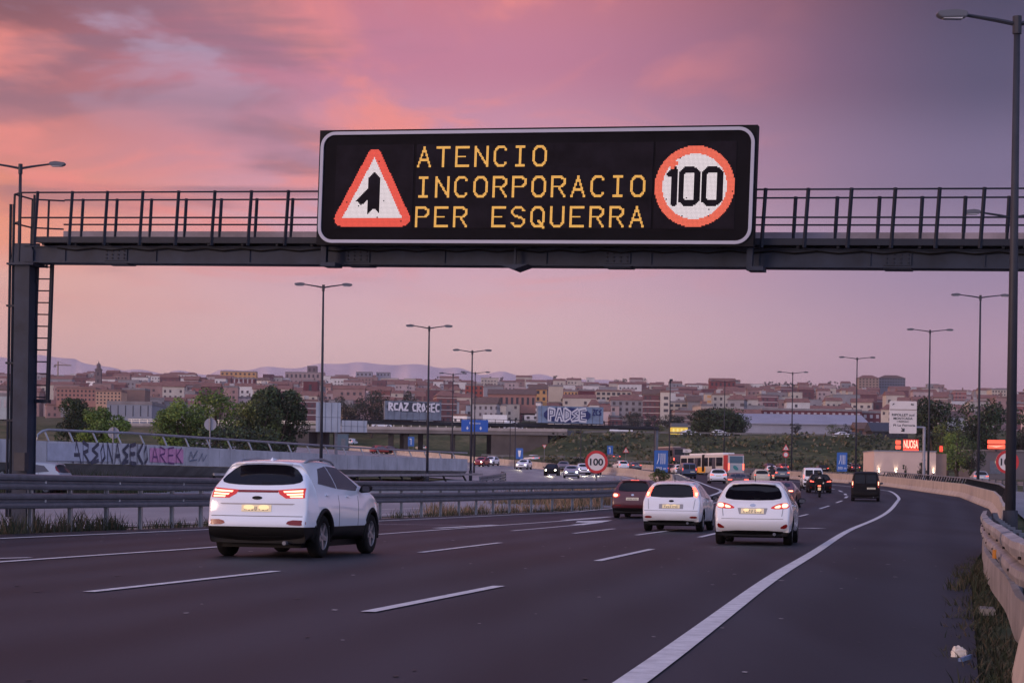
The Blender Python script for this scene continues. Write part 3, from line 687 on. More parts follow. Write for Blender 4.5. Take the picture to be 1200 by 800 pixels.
CARM = {}
def car_meshes(k):
    """body shell of one kind of car as mesh data plus the surface to lay its parts on"""
    if k in CARM: return CARM[k]
    s = car_profile(k); U = s['U']; n = len(U); zb = s['zb']; L = s['L']
    def Wd(x, z):
        w = s['W']
        if z > s['belt']: w = s['W'] * .985 + (s['Wr'] - s['W'] * .985) * min(1.0, (z - s['belt']) / (s['Ht'] - s['belt'])) ** 1.12
        elif z < .45: w = s['W'] * (.955 + .045 * (z - zb) / (.45 - zb))
        e = max(0, (.75 - x) / .75) ** 2 * .085 + max(0, (x - (L - 1.0)) / 1.0) ** 2 * .15
        return w * (1 - e)
    lat = [0, .36, .70, .90, 1.0]; sd_ = [0, .10, .28, .48, .68, .86, 1.0]
    bm = bmesh.new(); top = {}
    xlo, xhi = U[0][0], U[-1][0]
    arcs = [0]
    for a, b in zip(U, U[1:]): arcs.append(arcs[-1] + math.hypot(b[0] - a[0], b[1] - a[1]))
    low = [(xlo + (xhi - xlo) * (U[i][0] - xlo) / (xhi - xlo) if 0 < i < n - 1 else U[i][0]) for i in range(n)]
    # lower chain: monotone in x
    low = []
    for i in range(n):
        low.append(min(max(U[i][0], xlo + .02 * i), xhi - .02 * (n - 1 - i)))
    for i in range(1, n): low[i] = max(low[i], low[i - 1] + .02)
    V = {}
    for sgn in (1, -1):
        for i, (x, z) in enumerate(U):
            for j, t in enumerate(lat):
                if j == 0 and sgn == -1: V[(sgn, i, 'u', 0)] = V[(1, i, 'u', 0)]; continue
                w = Wd(x, z); drop = .030 * (t ** 2.2) if z > 1.2 else .0
                pull = .05 * t ** 3 if i < 7 else (.14 * t ** 3 if i > n - 5 else 0)
                V[(sgn, i, 'u', j)] = bm.verts.new((x + (pull if i < 8 else -pull), sgn * w * t * (1 if j < 4 else .985), z - drop))
            for j, q in enumerate(sd_):
                if j == 0: V[(sgn, i, 's', 0)] = V[(sgn, i, 'u', 4)]; continue
                zz = z - (.030 if z > 1.2 else 0); zz = zz + (zb - zz) * q; xx = x + (low[i] - x) * q
                pl = (.05 if i < 7 else 0) * (1 - q) - (.14 if i > n - 5 else 0) * (1 - q)
                V[(sgn, i, 's', j)] = bm.verts.new((xx + pl, sgn * Wd(xx, zz) * (1.0 if j < 6 else .97), zz))
    def face(a, sgn):
        a = list(dict.fromkeys(a))
        if len(a) < 3: return
        try: bm.faces.new(a if sgn > 0 else a[::-1])
        except ValueError: pass
    for sgn in (1, -1):
        for i in range(n - 1):
            for j in range(4): face([V[(sgn, i, 'u', j)], V[(sgn, i + 1, 'u', j)], V[(sgn, i + 1, 'u', j + 1)], V[(sgn, i, 'u', j + 1)]], sgn)
            for j in range(6): face([V[(sgn, i, 's', j)], V[(sgn, i + 1, 's', j)], V[(sgn, i + 1, 's', j + 1)], V[(sgn, i, 's', j + 1)]], sgn)
    # end strips below the first/last profile point and the floor
    for i in range(n - 1):
        face([V[(1, i, 's', 6)], V[(1, i + 1, 's', 6)], V[(-1, i + 1, 's', 6)], V[(-1, i, 's', 6)]], 1)
    for i, fl in ((0, 1), (n - 1, -1)):
        r = [V[(1, i, 's', j)] for j in range(6, -1, -1)] + [V[(1, i, 'u', j)] for j in (3, 2, 1, 0)] + [V[(-1, i, 'u', j)] for j in (1, 2, 3)] + [V[(-1, i, 's', j)] for j in range(0, 7)]
        face(r, fl)
    bmesh.ops.recalc_face_normals(bm, faces=bm.faces)
    me = bpy.data.meshes.new('cage'); bm.to_mesh(me); bm.free()
    o = bpy.data.objects.new('cage', me); COL.objects.link(o)
    md = o.modifiers.new('s', 'SUBSURF'); md.levels = 2; md.subdivision_type = 'CATMULL_CLARK'
    cut = []
    for x in s['ax']:
        for sg in (1, -1):
            c = MB(); R = s['wr'] + .055; c.lathe([(.001, -.16), (R, -.16), (R, .16), (.001, .16)], 28, 'y'); cm = c.mesh('cut', M_BLACK)
            bmc = bmesh.new(); bmc.from_mesh(cm); bmesh.ops.remove_doubles(bmc, verts=bmc.verts, dist=.002); bmesh.ops.recalc_face_normals(bmc, faces=bmc.faces); bmc.to_mesh(cm); bmc.free()
            co = bpy.data.objects.new('cut', cm); COL.objects.link(co); co.location = (x, sg * (s['W'] - .10), s['wr'] - .01); cut.append(co)
            b = o.modifiers.new('b', 'BOOLEAN'); b.operation = 'DIFFERENCE'; b.object = co; b.solver = 'EXACT'
    bpy.context.view_layer.update()
    dg = bpy.context.evaluated_depsgraph_get()
    for md in o.modifiers:
        if md.type == 'BOOLEAN': md.show_viewport = False; md.show_render = False
    bpy.context.view_layer.update(); dg = bpy.context.evaluated_depsgraph_get()
    full = bpy.data.meshes.new_from_object(o.evaluated_get(dg))
    for md in o.modifiers: md.show_viewport = True; md.show_render = True
    bpy.context.view_layer.update(); dg = bpy.context.evaluated_depsgraph_get()
    body = bpy.data.meshes.new_from_object(o.evaluated_get(dg))
    bm = bmesh.new(); bm.from_mesh(full); bvh = BVHTree.FromBMesh(bm); bm.free()
    if len(body.polygons) < 200: body = full
    bpy.data.objects.remove(o)
    for c in cut: bpy.data.objects.remove(c)
    # lower cladding and wheel wells are black
    body.materials.clear(); body.materials.append(M_WHITE); body.materials.append(M_BLACK)
    zc = .52 if k == 'suv' else (.30 if k != 'suv2' else .42)
    bm = bmesh.new(); bm.from_mesh(body)
    bmesh.ops.bisect_plane(bm, geom=bm.verts[:] + bm.edges[:] + bm.faces[:], plane_co=(0, 0, zc), plane_no=(0, 0, 1))
    for f in bm.faces:
        c = f.calc_center_median(); f.smooth = True; f.material_index = 0
        if c.z < zc: f.material_index = 1
        for x in s['ax']:
            if math.hypot(c.x - x, c.z - s['wr'] + .01) < s['wr'] + .053 and abs(c.y) > .4: f.material_index = 1; f.smooth = False
    bm.to_mesh(body); bm.free()
    body.name = 'car_body'; CARM[k] = (s, body, bvh); return CARM[k]

def patch(bvh, poly, view, off=.006, ds=.06, sink=.02):
    """a thin fitted piece (glass, lens, trim) laid on the body, outlined as seen from one side"""
    bm = bmesh.new(); f = bm.faces.new([bm.verts.new((p[0], p[1], 0)) for p in poly])
    lo = [min(p[i] for p in poly) for i in (0, 1)]; hi = [max(p[i] for p in poly) for i in (0, 1)]
    for ax in (0, 1):
        k = max(1, int((hi[ax] - lo[ax]) / ds))
        for i in range(1, k):
            c = [0, 0, 0]; c[ax] = lo[ax] + (hi[ax] - lo[ax]) * i / k; nn = [0, 0, 0]; nn[ax] = 1
            bmesh.ops.bisect_plane(bm, geom=bm.verts[:] + bm.edges[:] + bm.faces[:], plane_co=c, plane_no=nn)
    vn = {}
    for v in bm.verts:
        a, b = v.co.x, v.co.y
        if view == 'rear': o, d = Vector((-6, a, b)), Vector((1, 0, 0))
        elif view == 'front': o, d = Vector((12, a, b)), Vector((-1, 0, 0))
        elif view == 'left': o, d = Vector((a, 5, b)), Vector((0, -1, 0))
        elif view == 'right': o, d = Vector((a, -5, b)), Vector((0, 1, 0))
        elif view == 'top': o, d = Vector((a, b, 6)), Vector((0, 0, -1))
        h_, nn, _, _ = bvh.ray_cast(o, d)
        if h_ is not None and ((view == 'rear' and h_.x > 1.3) or (view == 'front' and h_.x < 1.6)): h_ = None
        if h_ is None: h_, nn, _, _ = bvh.find_nearest(o + d * {'rear': 6.1, 'front': 7.7, 'left': 4.15, 'right': 4.15, 'top': 4.4}[view])
        if nn.dot(d) > 0: nn = -nn
        v.co = h_ + nn * off; vn[v] = (h_, nn)
    be = [e for e in bm.edges if len(e.link_faces) == 1]
    r = bmesh.ops.extrude_edge_only(bm, edges=be)
    old = {}
    for v in r['geom']:
        if isinstance(v, bmesh.types.BMVert):
            h_, nn, _, _ = bvh.find_nearest(v.co); d = (v.co - h_); v.co = h_ - (d.normalized() if d.length > 1e-6 else nn) * sink
    bmesh.ops.recalc_face_normals(bm, faces=bm.faces)
    me = bpy.data.meshes.new('patch'); bm.to_mesh(me); bm.free(); autosmooth(me, 40); return me
def mir(p): return [(-a, b) for a, b in p][::-1]

PARTM = {}
def wheel_meshes(r, dark=False, spokes=5):
    key = (round(r, 3), dark, spokes)
    if key in PARTM: return PARTM[key]
    t = MB(); t.lathe([(r * .64, -.105), (r * .94, -.10), (r, -.07), (r, .07), (r * .94, .10), (r * .64, .105), (r * .62, .0)], 28, 'y'); tm = t.mesh('tyre', M_TYRE, True)
    m = MB(); m.lathe([(r * .66, .098), (r * .60, .085), (r * .58, .02), (.01, .02)], 28, 'y')
    m.lathe([(.055, .02), (.055, .085), (.005, .09)], 12, 'y')
    for i in range(spokes):
        a = 2 * math.pi * i / spokes; R_ = Matrix.Rotation(a, 4, 'Y')
        m.add([R_ @ Vector(v) for v in ((-.05, .075, .03), (.05, .075, .03), (.028, .088, r * .61), (-.028, .088, r * .61), (-.05, .02, .03), (.05, .02, .03), (.028, .03, r * .61), (-.028, .03, r * .61))], [(0,1,2,3), (0,4,5,1), (1,5,6,2), (3,2,6,7), (0,3,7,4)])
    rm = m.mesh('rim', M_RIMD if dark else M_RIM); PARTM[key] = (tm, rm); return PARTM[key]

def pset(k):
    """outlines of the fitted parts of each kind of car: list of (name, mirror, view, polygon, material key, child polygons)"""
    s = car_profile(k); P = []
    if k == 'suv':
        P += [('rear_window', 0, 'rear', chaikin([(-.50,1.525),(-.30,1.555),(.30,1.555),(.50,1.525),(.72,1.31),(.66,1.235),(.30,1.205),(-.30,1.205),(-.66,1.235),(-.72,1.31)], 1), 'glass', [])]
        P += [('tail_lamp', 1, 'rear', [(.80,1.16),(.34,1.125),(.38,1.06),(.50,.99),(.815,1.00)], 'tail', [('lamp_strip', [(.77,1.125),(.44,1.105),(.46,1.082),(.77,1.098)]), ('lamp_strip', [(.78,1.075),(.50,1.062),(.52,1.04),(.78,1.05)]), ('lamp_strip', [(.78,1.03),(.56,1.025),(.58,1.005),(.78,1.008)])])]
        P += [('lamp_bar', 0, 'rear', [(-.35,1.122),(-.35,1.085),(.35,1.085),(.35,1.122)], 'taild', [])]
        P += [('plate_recess_shade', 0, 'rear', [(-.66,.905),(-.62,.885),(.62,.885),(.66,.905)], 'rshade', []), ('number_plate', 0, 'rear', [(-.26,.88),(-.26,.77),(.26,.77),(.26,.88)], 'platel', [('plate_lamp', chaikin([(-.22,.875),(-.22,.80),(-.04,.80),(-.04,.875)], 2)), ('plate_lamp', chaikin([(.04,.875),(.04,.80),(.22,.80),(.22,.875)], 2))])]
        P += [('rear_fog_lamp', 1, 'rear', chaikin([(.85,.545),(.52,.555),(.58,.635),(.85,.63)], 1), 'taild', [])]
        P += [('badge', 0, 'rear', [(.09 * math.cos(i * .524), .995 + .03 * math.sin(i * .524)) for i in range(12)], 'ink', [])]
        P += [('skid_plate', 0, 'rear', [(-.45,.36),(-.40,.30),(.40,.30),(.45,.36)], 'ink', [])]
        sw = [[(.74,1.24),(1.10,1.49),(1.56,1.54),(1.60,1.165)], [(1.66,1.16),(1.62,1.542),(2.22,1.52),(2.82,1.20),(2.66,1.13)]]
        hand = [(1.05,1.05),(2.15,1.03)]; seams = [[(1.62,1.05),(1.62,.42)], [(2.72,1.04),(2.66,.42)]]
    elif k == 'suv2':
        P += [('rear_window', 0, 'rear', chaikin([(-.54,1.44),(-.3,1.485),(.3,1.485),(.54,1.44),(.64,1.18),(.56,1.09),(-.56,1.09),(-.64,1.18)], 1), 'glass', [])]
        P += [('brake_lamp', 0, 'rear', [(-.17,1.555),(-.17,1.515),(.17,1.515),(.17,1.555)], 'lit', [])]
        P += [('tail_lamp', 1, 'rear', chaikin([(.82,1.04),(.58,1.02),(.50,.94),(.62,.82),(.83,.84)], 1), 'tail', [('lamp_strip', chaikin([(.79,1.0),(.62,.98),(.60,.90),(.70,.86),(.79,.89)], 1))])]
        P += [('number_plate', 0, 'rear', [(-.26,.84),(-.26,.73),(.26,.73),(.26,.84)], 'plate', []), ('badge', 0, 'rear', [(.06 * math.cos(i * .524), .95 + .04 * math.sin(i * .524)) for i in range(12)], 'chrome', [])]
        P += [('reflector', 1, 'rear', [(.72,.50),(.46,.50),(.46,.54),(.72,.54)], 'refl', [])]
        sw = [[(.72,1.13),(1.10,1.42),(1.5,1.48),(1.54,1.06)], [(1.60,1.055),(1.56,1.48),(2.12,1.46),(2.70,1.10),(2.52,1.03)]]
        hand = [(1.0,.97),(2.05,.95)]; seams = [[(1.57,1.03),(1.57,.36)], [(2.62,1.0),(2.58,.36)]]
    elif k == 'focus':
        P += [('rear_window', 0, 'rear', chaikin([(-.58,1.36),(-.3,1.40),(.3,1.40),(.58,1.36),(.66,1.10),(.62,1.01),(-.62,1.01),(-.66,1.10)], 1), 'glass', [])]
        P += [('tail_lamp', 1, 'rear', [(.64,1.38),(.575,1.33),(.665,1.03),(.76,1.02),(.775,1.12)], 'lit', [('lamp_strip', [(.68,1.16),(.70,1.06),(.75,1.06),(.745,1.16)])])]
        P += [('number_plate', 0, 'rear', [(-.26,.80),(-.26,.69),(.26,.69),(.26,.80)], 'platel', [('plate_lamp', [(-.14,.795),(-.14,.775),(-.05,.775),(-.05,.795)]), ('plate_lamp', [(.05,.795),(.05,.775),(.14,.775),(.14,.795)])]), ('badge', 0, 'rear', [(.075 * math.cos(i * .524), .905 + .032 * math.sin(i * .524)) for i in range(12)], 'ink', [])]
        P += [('plate_recess_shade', 0, 'rear', [(-.36,.815),(-.36,.675),(.36,.675),(.36,.815)], 'rshade', [])]
        P += [('reflector', 1, 'rear', chaikin([(.78,.40),(.56,.40),(.57,.46),(.78,.46)], 1), 'refl', [])]
        P += [('bumper_crease', 0, 'rear', [(-.80,.625),(-.80,.615),(.80,.615),(.80,.625)], 'seam', [])]
        sw = [[(.72,1.06),(1.02,1.33),(1.5,1.385),(1.53,.995)], [(1.59,.99),(1.56,1.39),(2.10,1.375),(2.72,1.02),(2.56,.96)]]
        hand = [(1.02,.92),(2.05,.90)]; seams = [[(1.56,.98),(1.56,.33)], [(2.66,.95),(2.6,.33)]]
    elif k == 'hatch':
        P += [('rear_window', 0, 'rear', chaikin([(-.54,1.355),(-.3,1.39),(.3,1.39),(.54,1.355),(.66,1.13),(.60,1.035),(.0,1.015),(-.60,1.035),(-.66,1.13)], 1), 'glass', [])]
        P += [('tail_lamp', 1, 'rear', chaikin([(.83,.97),(.60,.955),(.40,.86),(.44,.825),(.70,.83),(.825,.86)], 1), 'tail', [('lamp_strip', chaikin([(.79,.95),(.66,.94),(.66,.85),(.79,.865)], 1)), ('lamp_strip', chaikin([(.63,.92),(.50,.875),(.50,.845),(.63,.85)], 1))])]
        P += [('number_plate', 0, 'rear', [(-.26,.83),(-.26,.72),(.26,.72),(.26,.83)], 'platel', [('plate_lamp', chaikin([(-.20,.825),(-.20,.76),(-.08,.76),(-.08,.825)], 1)), ('plate_lamp', chaikin([(.08,.825),(.08,.76),(.20,.76),(.20,.825)], 1))]), ('badge', 0, 'rear', [(.065 * math.cos(i * .524), .905 + .035 * math.sin(i * .524)) for i in range(12)], 'chrome', [])]
        P += [('plate_recess_shade', 0, 'rear', [(-.34,.845),(-.30,.705),(.30,.705),(.34,.845)], 'rshade', [])]
        P += [('reflector', 1, 'rear', chaikin([(.76,.50),(.60,.39),(.76,.385),(.80,.46)], 1), 'refl', [])]
        P += [('bumper_crease', 0, 'rear', [(-.70,.605),(-.70,.597),(.70,.597),(.70,.605)], 'seam', [])]
        sw = [[(.72,1.05),(1.05,1.31),(1.48,1.355),(1.50,.985)], [(1.56,.98),(1.53,1.36),(2.06,1.345),(2.68,1.0),(2.52,.95)]]
        hand = [(1.0,.91),(2.05,.89)]; seams = [[(1.53,.96),(1.53,.33)], [(2.62,.93),(2.56,.33)]]
    elif k == 'sedan':
        P += [('rear_window', 0, 'rear', chaikin([(-.50,1.36),(.50,1.36),(.60,1.10),(-.60,1.10)], 1), 'glass', [])]
        P += [('tail_lamp', 1, 'rear', chaikin([(.80,.98),(.45,.97),(.40,.88),(.60,.84),(.82,.86)], 1), 'tail', [('lamp_strip', [(.78,.95),(.48,.945),(.50,.89),(.78,.89)])])]
        P += [('number_plate', 0, 'rear', [(-.26,.84),(-.26,.73),(.26,.73),(.26,.84)], 'plate', [])]
        sw = [[(1.22,1.06),(1.42,1.30),(1.78,1.36),(1.80,1.0)], [(1.86,1.0),(1.84,1.36),(2.36,1.33),(2.95,1.02),(2.8,.97)]]
        hand = [(1.3,.94),(2.35,.92)]; seams = [[(1.83,.98),(1.83,.33)], [(2.88,.95),(2.84,.33)]]
    elif k == 'van':
        P += [('rear_window', 1, 'rear', rrect(.04,1.12,.66,1.66,.06,3), 'glass', [])]
        P += [('tail_lamp', 1, 'rear', chaikin([(.83,1.30),(.74,1.30),(.76,.86),(.85,.86)], 1), 'tail', [('lamp_strip', [(.82,1.24),(.77,1.24),(.785,1.0),(.825,1.0)])])]
        P += [('number_plate', 0, 'rear', [(-.62,.86),(-.62,.75),(-.10,.75),(-.10,.86)], 'plate', []), ('bumper', 0, 'rear', [(-.84,.58),(-.84,.36),(.84,.36),(.84,.58)], 'ink', [])]
        sw = [[(2.1,1.15),(2.12,1.66),(2.62,1.60),(3.15,1.2),(3.0,1.12)]]
        hand = [(2.1,1.03)]; seams = [[(2.0,1.7),(2.0,.36)], [(3.0,1.1),(2.95,.36)]]
    else:
        P += [('rear_window', 0, 'rear', chaikin([(-.52,1.355),(.52,1.355),(.62,1.06),(.55,1.0),(-.55,1.0),(-.62,1.06)], 1), 'glass', [])]
        P += [('tail_lamp', 1, 'rear', chaikin([(.75,1.0),(.58,.98),(.56,.82),(.76,.80)], 1), 'tail', [('lamp_strip', [(.73,.95),(.62,.94),(.62,.86),(.73,.86)])])]
        P += [('number_plate', 0, 'rear', [(-.26,.72),(-.26,.61),(.26,.61),(.26,.72)], 'plate', [])]
        sw = [[(.55,1.05),(.80,1.31),(1.2,1.36),(1.24,.99)], [(1.30,.99),(1.27,1.36),(1.7,1.34),(2.25,1.01),(2.1,.96)]]
        hand = [(1.7,.9)]; seams = [[(1.27,.97),(1.27,.33)], [(2.2,.94),(2.16,.33)]]
    xw = s['U'][10]; xc = s['U'][11]; b_ = s['belt']
    P += [('windscreen', 0, 'front', chaikin([(-.60,xc[1] + .05),(-.52,xw[1] - .09),(.52,xw[1] - .09),(.60,xc[1] + .05)], 1), 'glass', [])]
    zz = s['U'][14][1]
    P += [('headlamp', 1, 'front', chaikin([(s['W'] * .80,zz + .16),(s['W'] * .50,zz + .05),(s['W'] * .50,zz - .04),(s['W'] * .78,zz + .0)], 1), 'clear', [('bulb', [(s['W'] * (.64 + .085 * math.cos(i * .785)), zz + .055 + s['W'] * .075 * math.sin(i * .785)) for i in range(8)])])]
    P += [('grille', 0, 'front', chaikin([(-.42,zz + .02),(-.36,zz - .10),(.36,zz - .10),(.42,zz + .02)], 1), 'ink', []), ('air_intake', 0, 'front', [(-.55,zz - .18),(-.50,zz - .32),(.50,zz - .32),(.55,zz - .18)], 'ink', [])]
    if k == 'suv': P += [('rear_wiper', 0, 'rear', [(-.02,1.225),(-.40,1.25),(-.40,1.262),(-.02,1.245)], 'ink', []), ('bumper_crease', 0, 'rear', [(-.80,.70),(-.80,.69),(.80,.69),(.80,.70)], 'seam', [])]
    elif k in ('hatch', 'focus'): P += [('rear_wiper', 0, 'rear', [(-.02,1.045),(-.36,1.062),(-.36,1.074),(-.02,1.064)], 'ink', []), ('lower_valance', 0, 'rear', chaikin([(-.72,.335),(-.62,.245),(.62,.245),(.72,.335)], 1), 'ink', []), ('tailgate_seam', 1, 'rear', [(.700,.96),(.708,.96),(.668,.66),(.66,.66)], 'seam', [])]
    for q in sw: P += [('side_window', 2, 'side', q, 'glasss', [])]
    for x, z in hand: P += [('door_handle', 2, 'side', rrect(x - .09, z - .018, x + .09, z + .018, .015, 2), 'body', [])]
    for a, b in seams: P += [('door_seam', 2, 'side', [(a[0] - .006, a[1]), (a[0] + .006, a[1]), (b[0] + .006, b[1]), (b[0] - .006, b[1])], 'seam', [])]
    return P
MK = {'glass': M_GLASS, 'glasss': M_GLASSS, 'tail': M_TAIL, 'taild': M_TAILD, 'lit': M_TAILB, 'plate': M_PLATE, 'platel': M_PLATEL, 'ink': M_BLACK, 'chrome': M_CHROME, 'refl': M_REFL, 'seam': M_SEAM, 'rshade': mat('recess_shade', (.30, .30, .32), .5), 'clear': M_CLEAR}  # grey patch paints the shade of the plate recess
SUBM = {'lamp_strip': M_TAILW, 'plate_lamp': M_PLGLOW, 'bulb': M_CLEAR}
def car(k, pos, yaw, pnt, label, cat='car', group=None, name=None, detail=2, lights='tail', pitch=0., glass=None, kname=None, skip=()):
    """yaw: heading measured from the road's far direction, positive to the right; pos is under the middle of the rear (tail) or nose (front)"""
    s, body, bvh = car_meshes(k)
    t = thing(kname or {'suv': 'sport_utility_car', 'suv2': 'sport_utility_car', 'focus': 'hatchback_car', 'hatch': 'hatchback_car', 'small': 'small_car', 'sedan': 'saloon_car', 'van': 'compact_van'}[k], label, cat, pos, math.pi / 2 - yaw, group)
    me = body.copy(); me.materials[0] = pnt
    bo = link('body', me, t)
    def add(name, key, make, m):
        kk = (k, name, key)
        if kk not in PARTM: PARTM[kk] = make()
        mm = PARTM[kk].copy(); mm.materials.clear(); mm.materials.append(m); return mm
    for idx, (nm, mi, view, poly, mk_, subs) in enumerate(pset(k)):
        if detail < 2 and nm in ('door_handle', 'door_seam', 'badge', 'plate_recess_shade', 'bumper_crease', 'skid_plate', 'air_intake'): continue
        if lights == 'tail' and nm in ('headlamp', 'grille', 'air_intake') and detail < 2: continue
        if lights == 'front' and view == 'rear' and nm != 'rear_window': continue
        if nm in skip: continue
        vs = [(view, poly)] if mi == 0 else ([(view, poly), (view, mir(poly))] if mi == 1 else [('left', poly), ('right', poly)])
        for vi, (vw, pl) in enumerate(vs):
            off = {'lamp_bar': .010, 'plate_recess_shade': .004, 'number_plate': .012, 'door_seam': .003, 'bumper_crease': .003, 'door_handle': .02}.get(nm, .007)
            m = pnt if mk_ == 'body' else MK[mk_]
            if nm in ('number_plate',) and detail < 2: m = M_PLATE
            if nm == 'rear_window' and glass: m = glass
            if nm == 'number_plate' and lights == 'dark': m = M_PLATE
            if nm == 'tail_lamp' and lights == 'dark': m = M_TAILD
            p = link(nm, add(nm, (idx, vi), lambda: patch(bvh, pl, vw, off), m), t)
            for si, (sn, sp) in enumerate(subs):
                if sn == 'bulb' and lights != 'front' : mm_ = M_CLEAR
                elif sn == 'bulb': mm_ = M_HEAD
                elif sn == 'lamp_strip': mm_ = M_TAILW if detail == 2 else M_TAILB
                else: mm_ = SUBM[sn]
                if lights == 'dark' and sn in ('lamp_strip',): mm_ = M_TAILD
                if detail < 2 and sn == 'plate_lamp': continue
                q = sp if vi == 0 else mir(sp)
                link(sn, add(nm + sn, (idx, vi, si), lambda: patch(bvh, q, vw, off + .008, .12, .004), mm_), p)
            if nm == 'number_plate' and detail == 2:
                a0 = min(x for x, _ in pl); z0_ = min(z for _, z in pl); a1 = max(x for x, _ in pl)
                tm = MB(); rr2 = random.Random(len(label))
                for ci in range(7):
                    x = -(a0 + .075 + ci * .058 + (.03 if ci > 3 else 0)) - 0
                    x = a1 - .075 - ci * .058 - (.02 if ci > 3 else 0)
                    for seg in rr2.sample([(0, 0, .03, .008), (0, .028, .03, .008), (0, -.028, .03, .008), (.012, .014, .008, .03), (-.012, .014, .008, .03), (.012, -.014, .008, .03), (-.012, -.014, .008, .03)], 5):
                        tm.box((0, x + seg[0], z0_ + .05 + seg[1]), (.004, seg[2], seg[3]))
                tm.v = [(bvh.ray_cast(Vector((-6, v[1], v[2])), Vector((1, 0, 0)))[0].x - off - .003 + v[0], v[1], v[2]) for v in tm.v]
                tm.build('lettering', M_PLINK, p)
    # wheels
    tm_, rm_ = wheel_meshes(s['wr'], dark=False)
    for x in s['ax']:
        for sg in (1, -1):
            wl = link('wheel', tm_, t); wl.location = (x, sg * (s['W'] - .125), s['wr']); wl.rotation_euler = (0, random.uniform(0, 1.2), 0 if sg > 0 else math.pi)
            if detail: link('rim', rm_, wl)
    # mirrors
    xm = s['U'][11][0] - .28; zm = s['belt'] + .06
    for sg in (1, -1):
        m = MB(); m.prism(chaikin([(sg * (s['W'] - .04), zm - .07), (sg * (s['W'] + .17), zm - .05), (sg * (s['W'] + .19), zm + .07), (sg * (s['W'] + .02), zm + .08)], 1), xm, xm + .13, fn=lambda v: Vector((v.y, v.x, v.z)))
        mo = m.build('mirror', M_BLACK, t)
        if detail == 2:
            m = MB(); m.prism(rrect(sg * (s['W'] + .105) - .065, zm - .035, sg * (s['W'] + .105) + .065, zm + .055, .02, 2), xm - .006, xm + .01, fn=lambda v: Vector((v.y, v.x, v.z))); m.build('mirror_glass', M_GLASSS, mo)
    if detail == 2:
        # rear spoiler lip, antenna, exhaust
        if k in ('hatch', 'focus', 'suv', 'suv2'):
            u = s['U'][7]; m = MB()
            pts = [(u[0] - .01, y, u[1] - .03 * abs(y / .5) ** 2 - .012) for y in (-.50, -.3, 0, .3, .50)]
            m.tube(pts, .022, 6); m.build('spoiler_lip', pnt if k != 'suv2' else M_BLACK, t, True)
        m = MB(); m.tube([(.95, 0, s['Ht'] - .02), (.86, 0, s['Ht'] + .16)], [.012, .005], 6)
        if k == 'suv': m = MB(); m.add([(.75, -.03, 1.625), (.75, .03, 1.625), (1.0, .025, 1.64), (1.0, -.025, 1.64), (.78, 0, 1.68)], [(0, 1, 4), (1, 2, 4), (2, 3, 4), (3, 0, 4)])
        m.build('antenna', M_BLACK if k != 'suv' else pnt, t)
        m = MB(); m.tube([(.02, -.5, .255), (.3, -.5, .255)], .035, 10); m.build('exhaust_pipe', M_GALVD, t)
        m = MB(); m.box((s['L'] * .5, 0, .225), (s['L'] * .86, s['W'] * 1.5, .11)); m.build('underbody_light_block', M_BLACK, t)  # added black pan blocking light under the car to deepen its shadow
        m = MB(); m.box((1.0, 0, .30), (1.4, 1.2, .12)); m.box((.85, 0, .30), (.12, 1.4, .12)); m.build('rear_axle', M_BLACK, t)
    if k in ('suv', 'suv2') and detail == 2:
        for x in s['ax']:
            for sg in (1, -1):
                m = MB(); R = s['wr'] + .085; pts = [(x + R * math.cos(a), 0, s['wr'] - .01 + R * math.sin(a)) for a in [math.radians(-12 + 204 * i / 18) for i in range(19)]]
                ok = []
                for p_ in pts:
                    h_, n_, _, _ = bvh.ray_cast(Vector((p_[0], sg * 5, p_[2])), Vector((0, -sg, 0)))
                    ok.append((p_[0], (h_.y if h_ is not None and abs(h_.y) > .5 else sg * (s['W'] - .06)) - sg * .012, p_[2]))
                m.tube(ok, .045, 6); m.build('arch_trim', M_BLACK, t, True)
    if k == 'suv':
        for sg in (1, -1):
            m = MB(); m.tube([(.70, sg * .575, 1.575), (.90, sg * .585, 1.628), (1.6, sg * .59, 1.665), (2.1, sg * .575, 1.63), (2.32, sg * .56, 1.575)], .022, 6); m.build('roof_rail', M_GALV, t, True)
    return t

CARS_ON = 'cars travelling away on the main carriageway'
def road_yaw(X, Y):       # heading of the main carriageway
    return math.atan2(rx(Y + 6) - rx(Y - 6), 12) if Y > 40 else math.radians(11)
# hero cars
p = gnd(298.5, 653.5); car('suv', p, math.radians(13.5), P_PEARL, 'large white sport utility car with red light bar between its tail lamps, in left lane', group=CARS_ON)
p = gnd(785.5, 622.5); car('focus', p, math.radians(12), P_WHITE, 'white hatchback with tall narrow tail lamps beside its rear window', group=CARS_ON)
p = gnd(881, 638.5); car('hatch', p, math.radians(10.5), P_WHITE, 'white hatchback with swept red tail lamps and glowing yellow plate, nearest the right lane', group=CARS_ON)
p = gnd(740.5, 607); car('suv2', p, math.radians(13), P_WINE, 'dark wine sport utility car braking with its high brake lamp lit', group=CARS_ON)
p = gnd(911, 595.5); car('sedan', p, math.radians(13), P_WINE, 'dark wine saloon car half hidden behind the near white hatchback', group=CARS_ON)
p = gnd(1014, 587); car('van', p, math.radians(10), P_BLACK, 'black compact van alone in the right lane before the bend', 'van', group=CARS_ON)
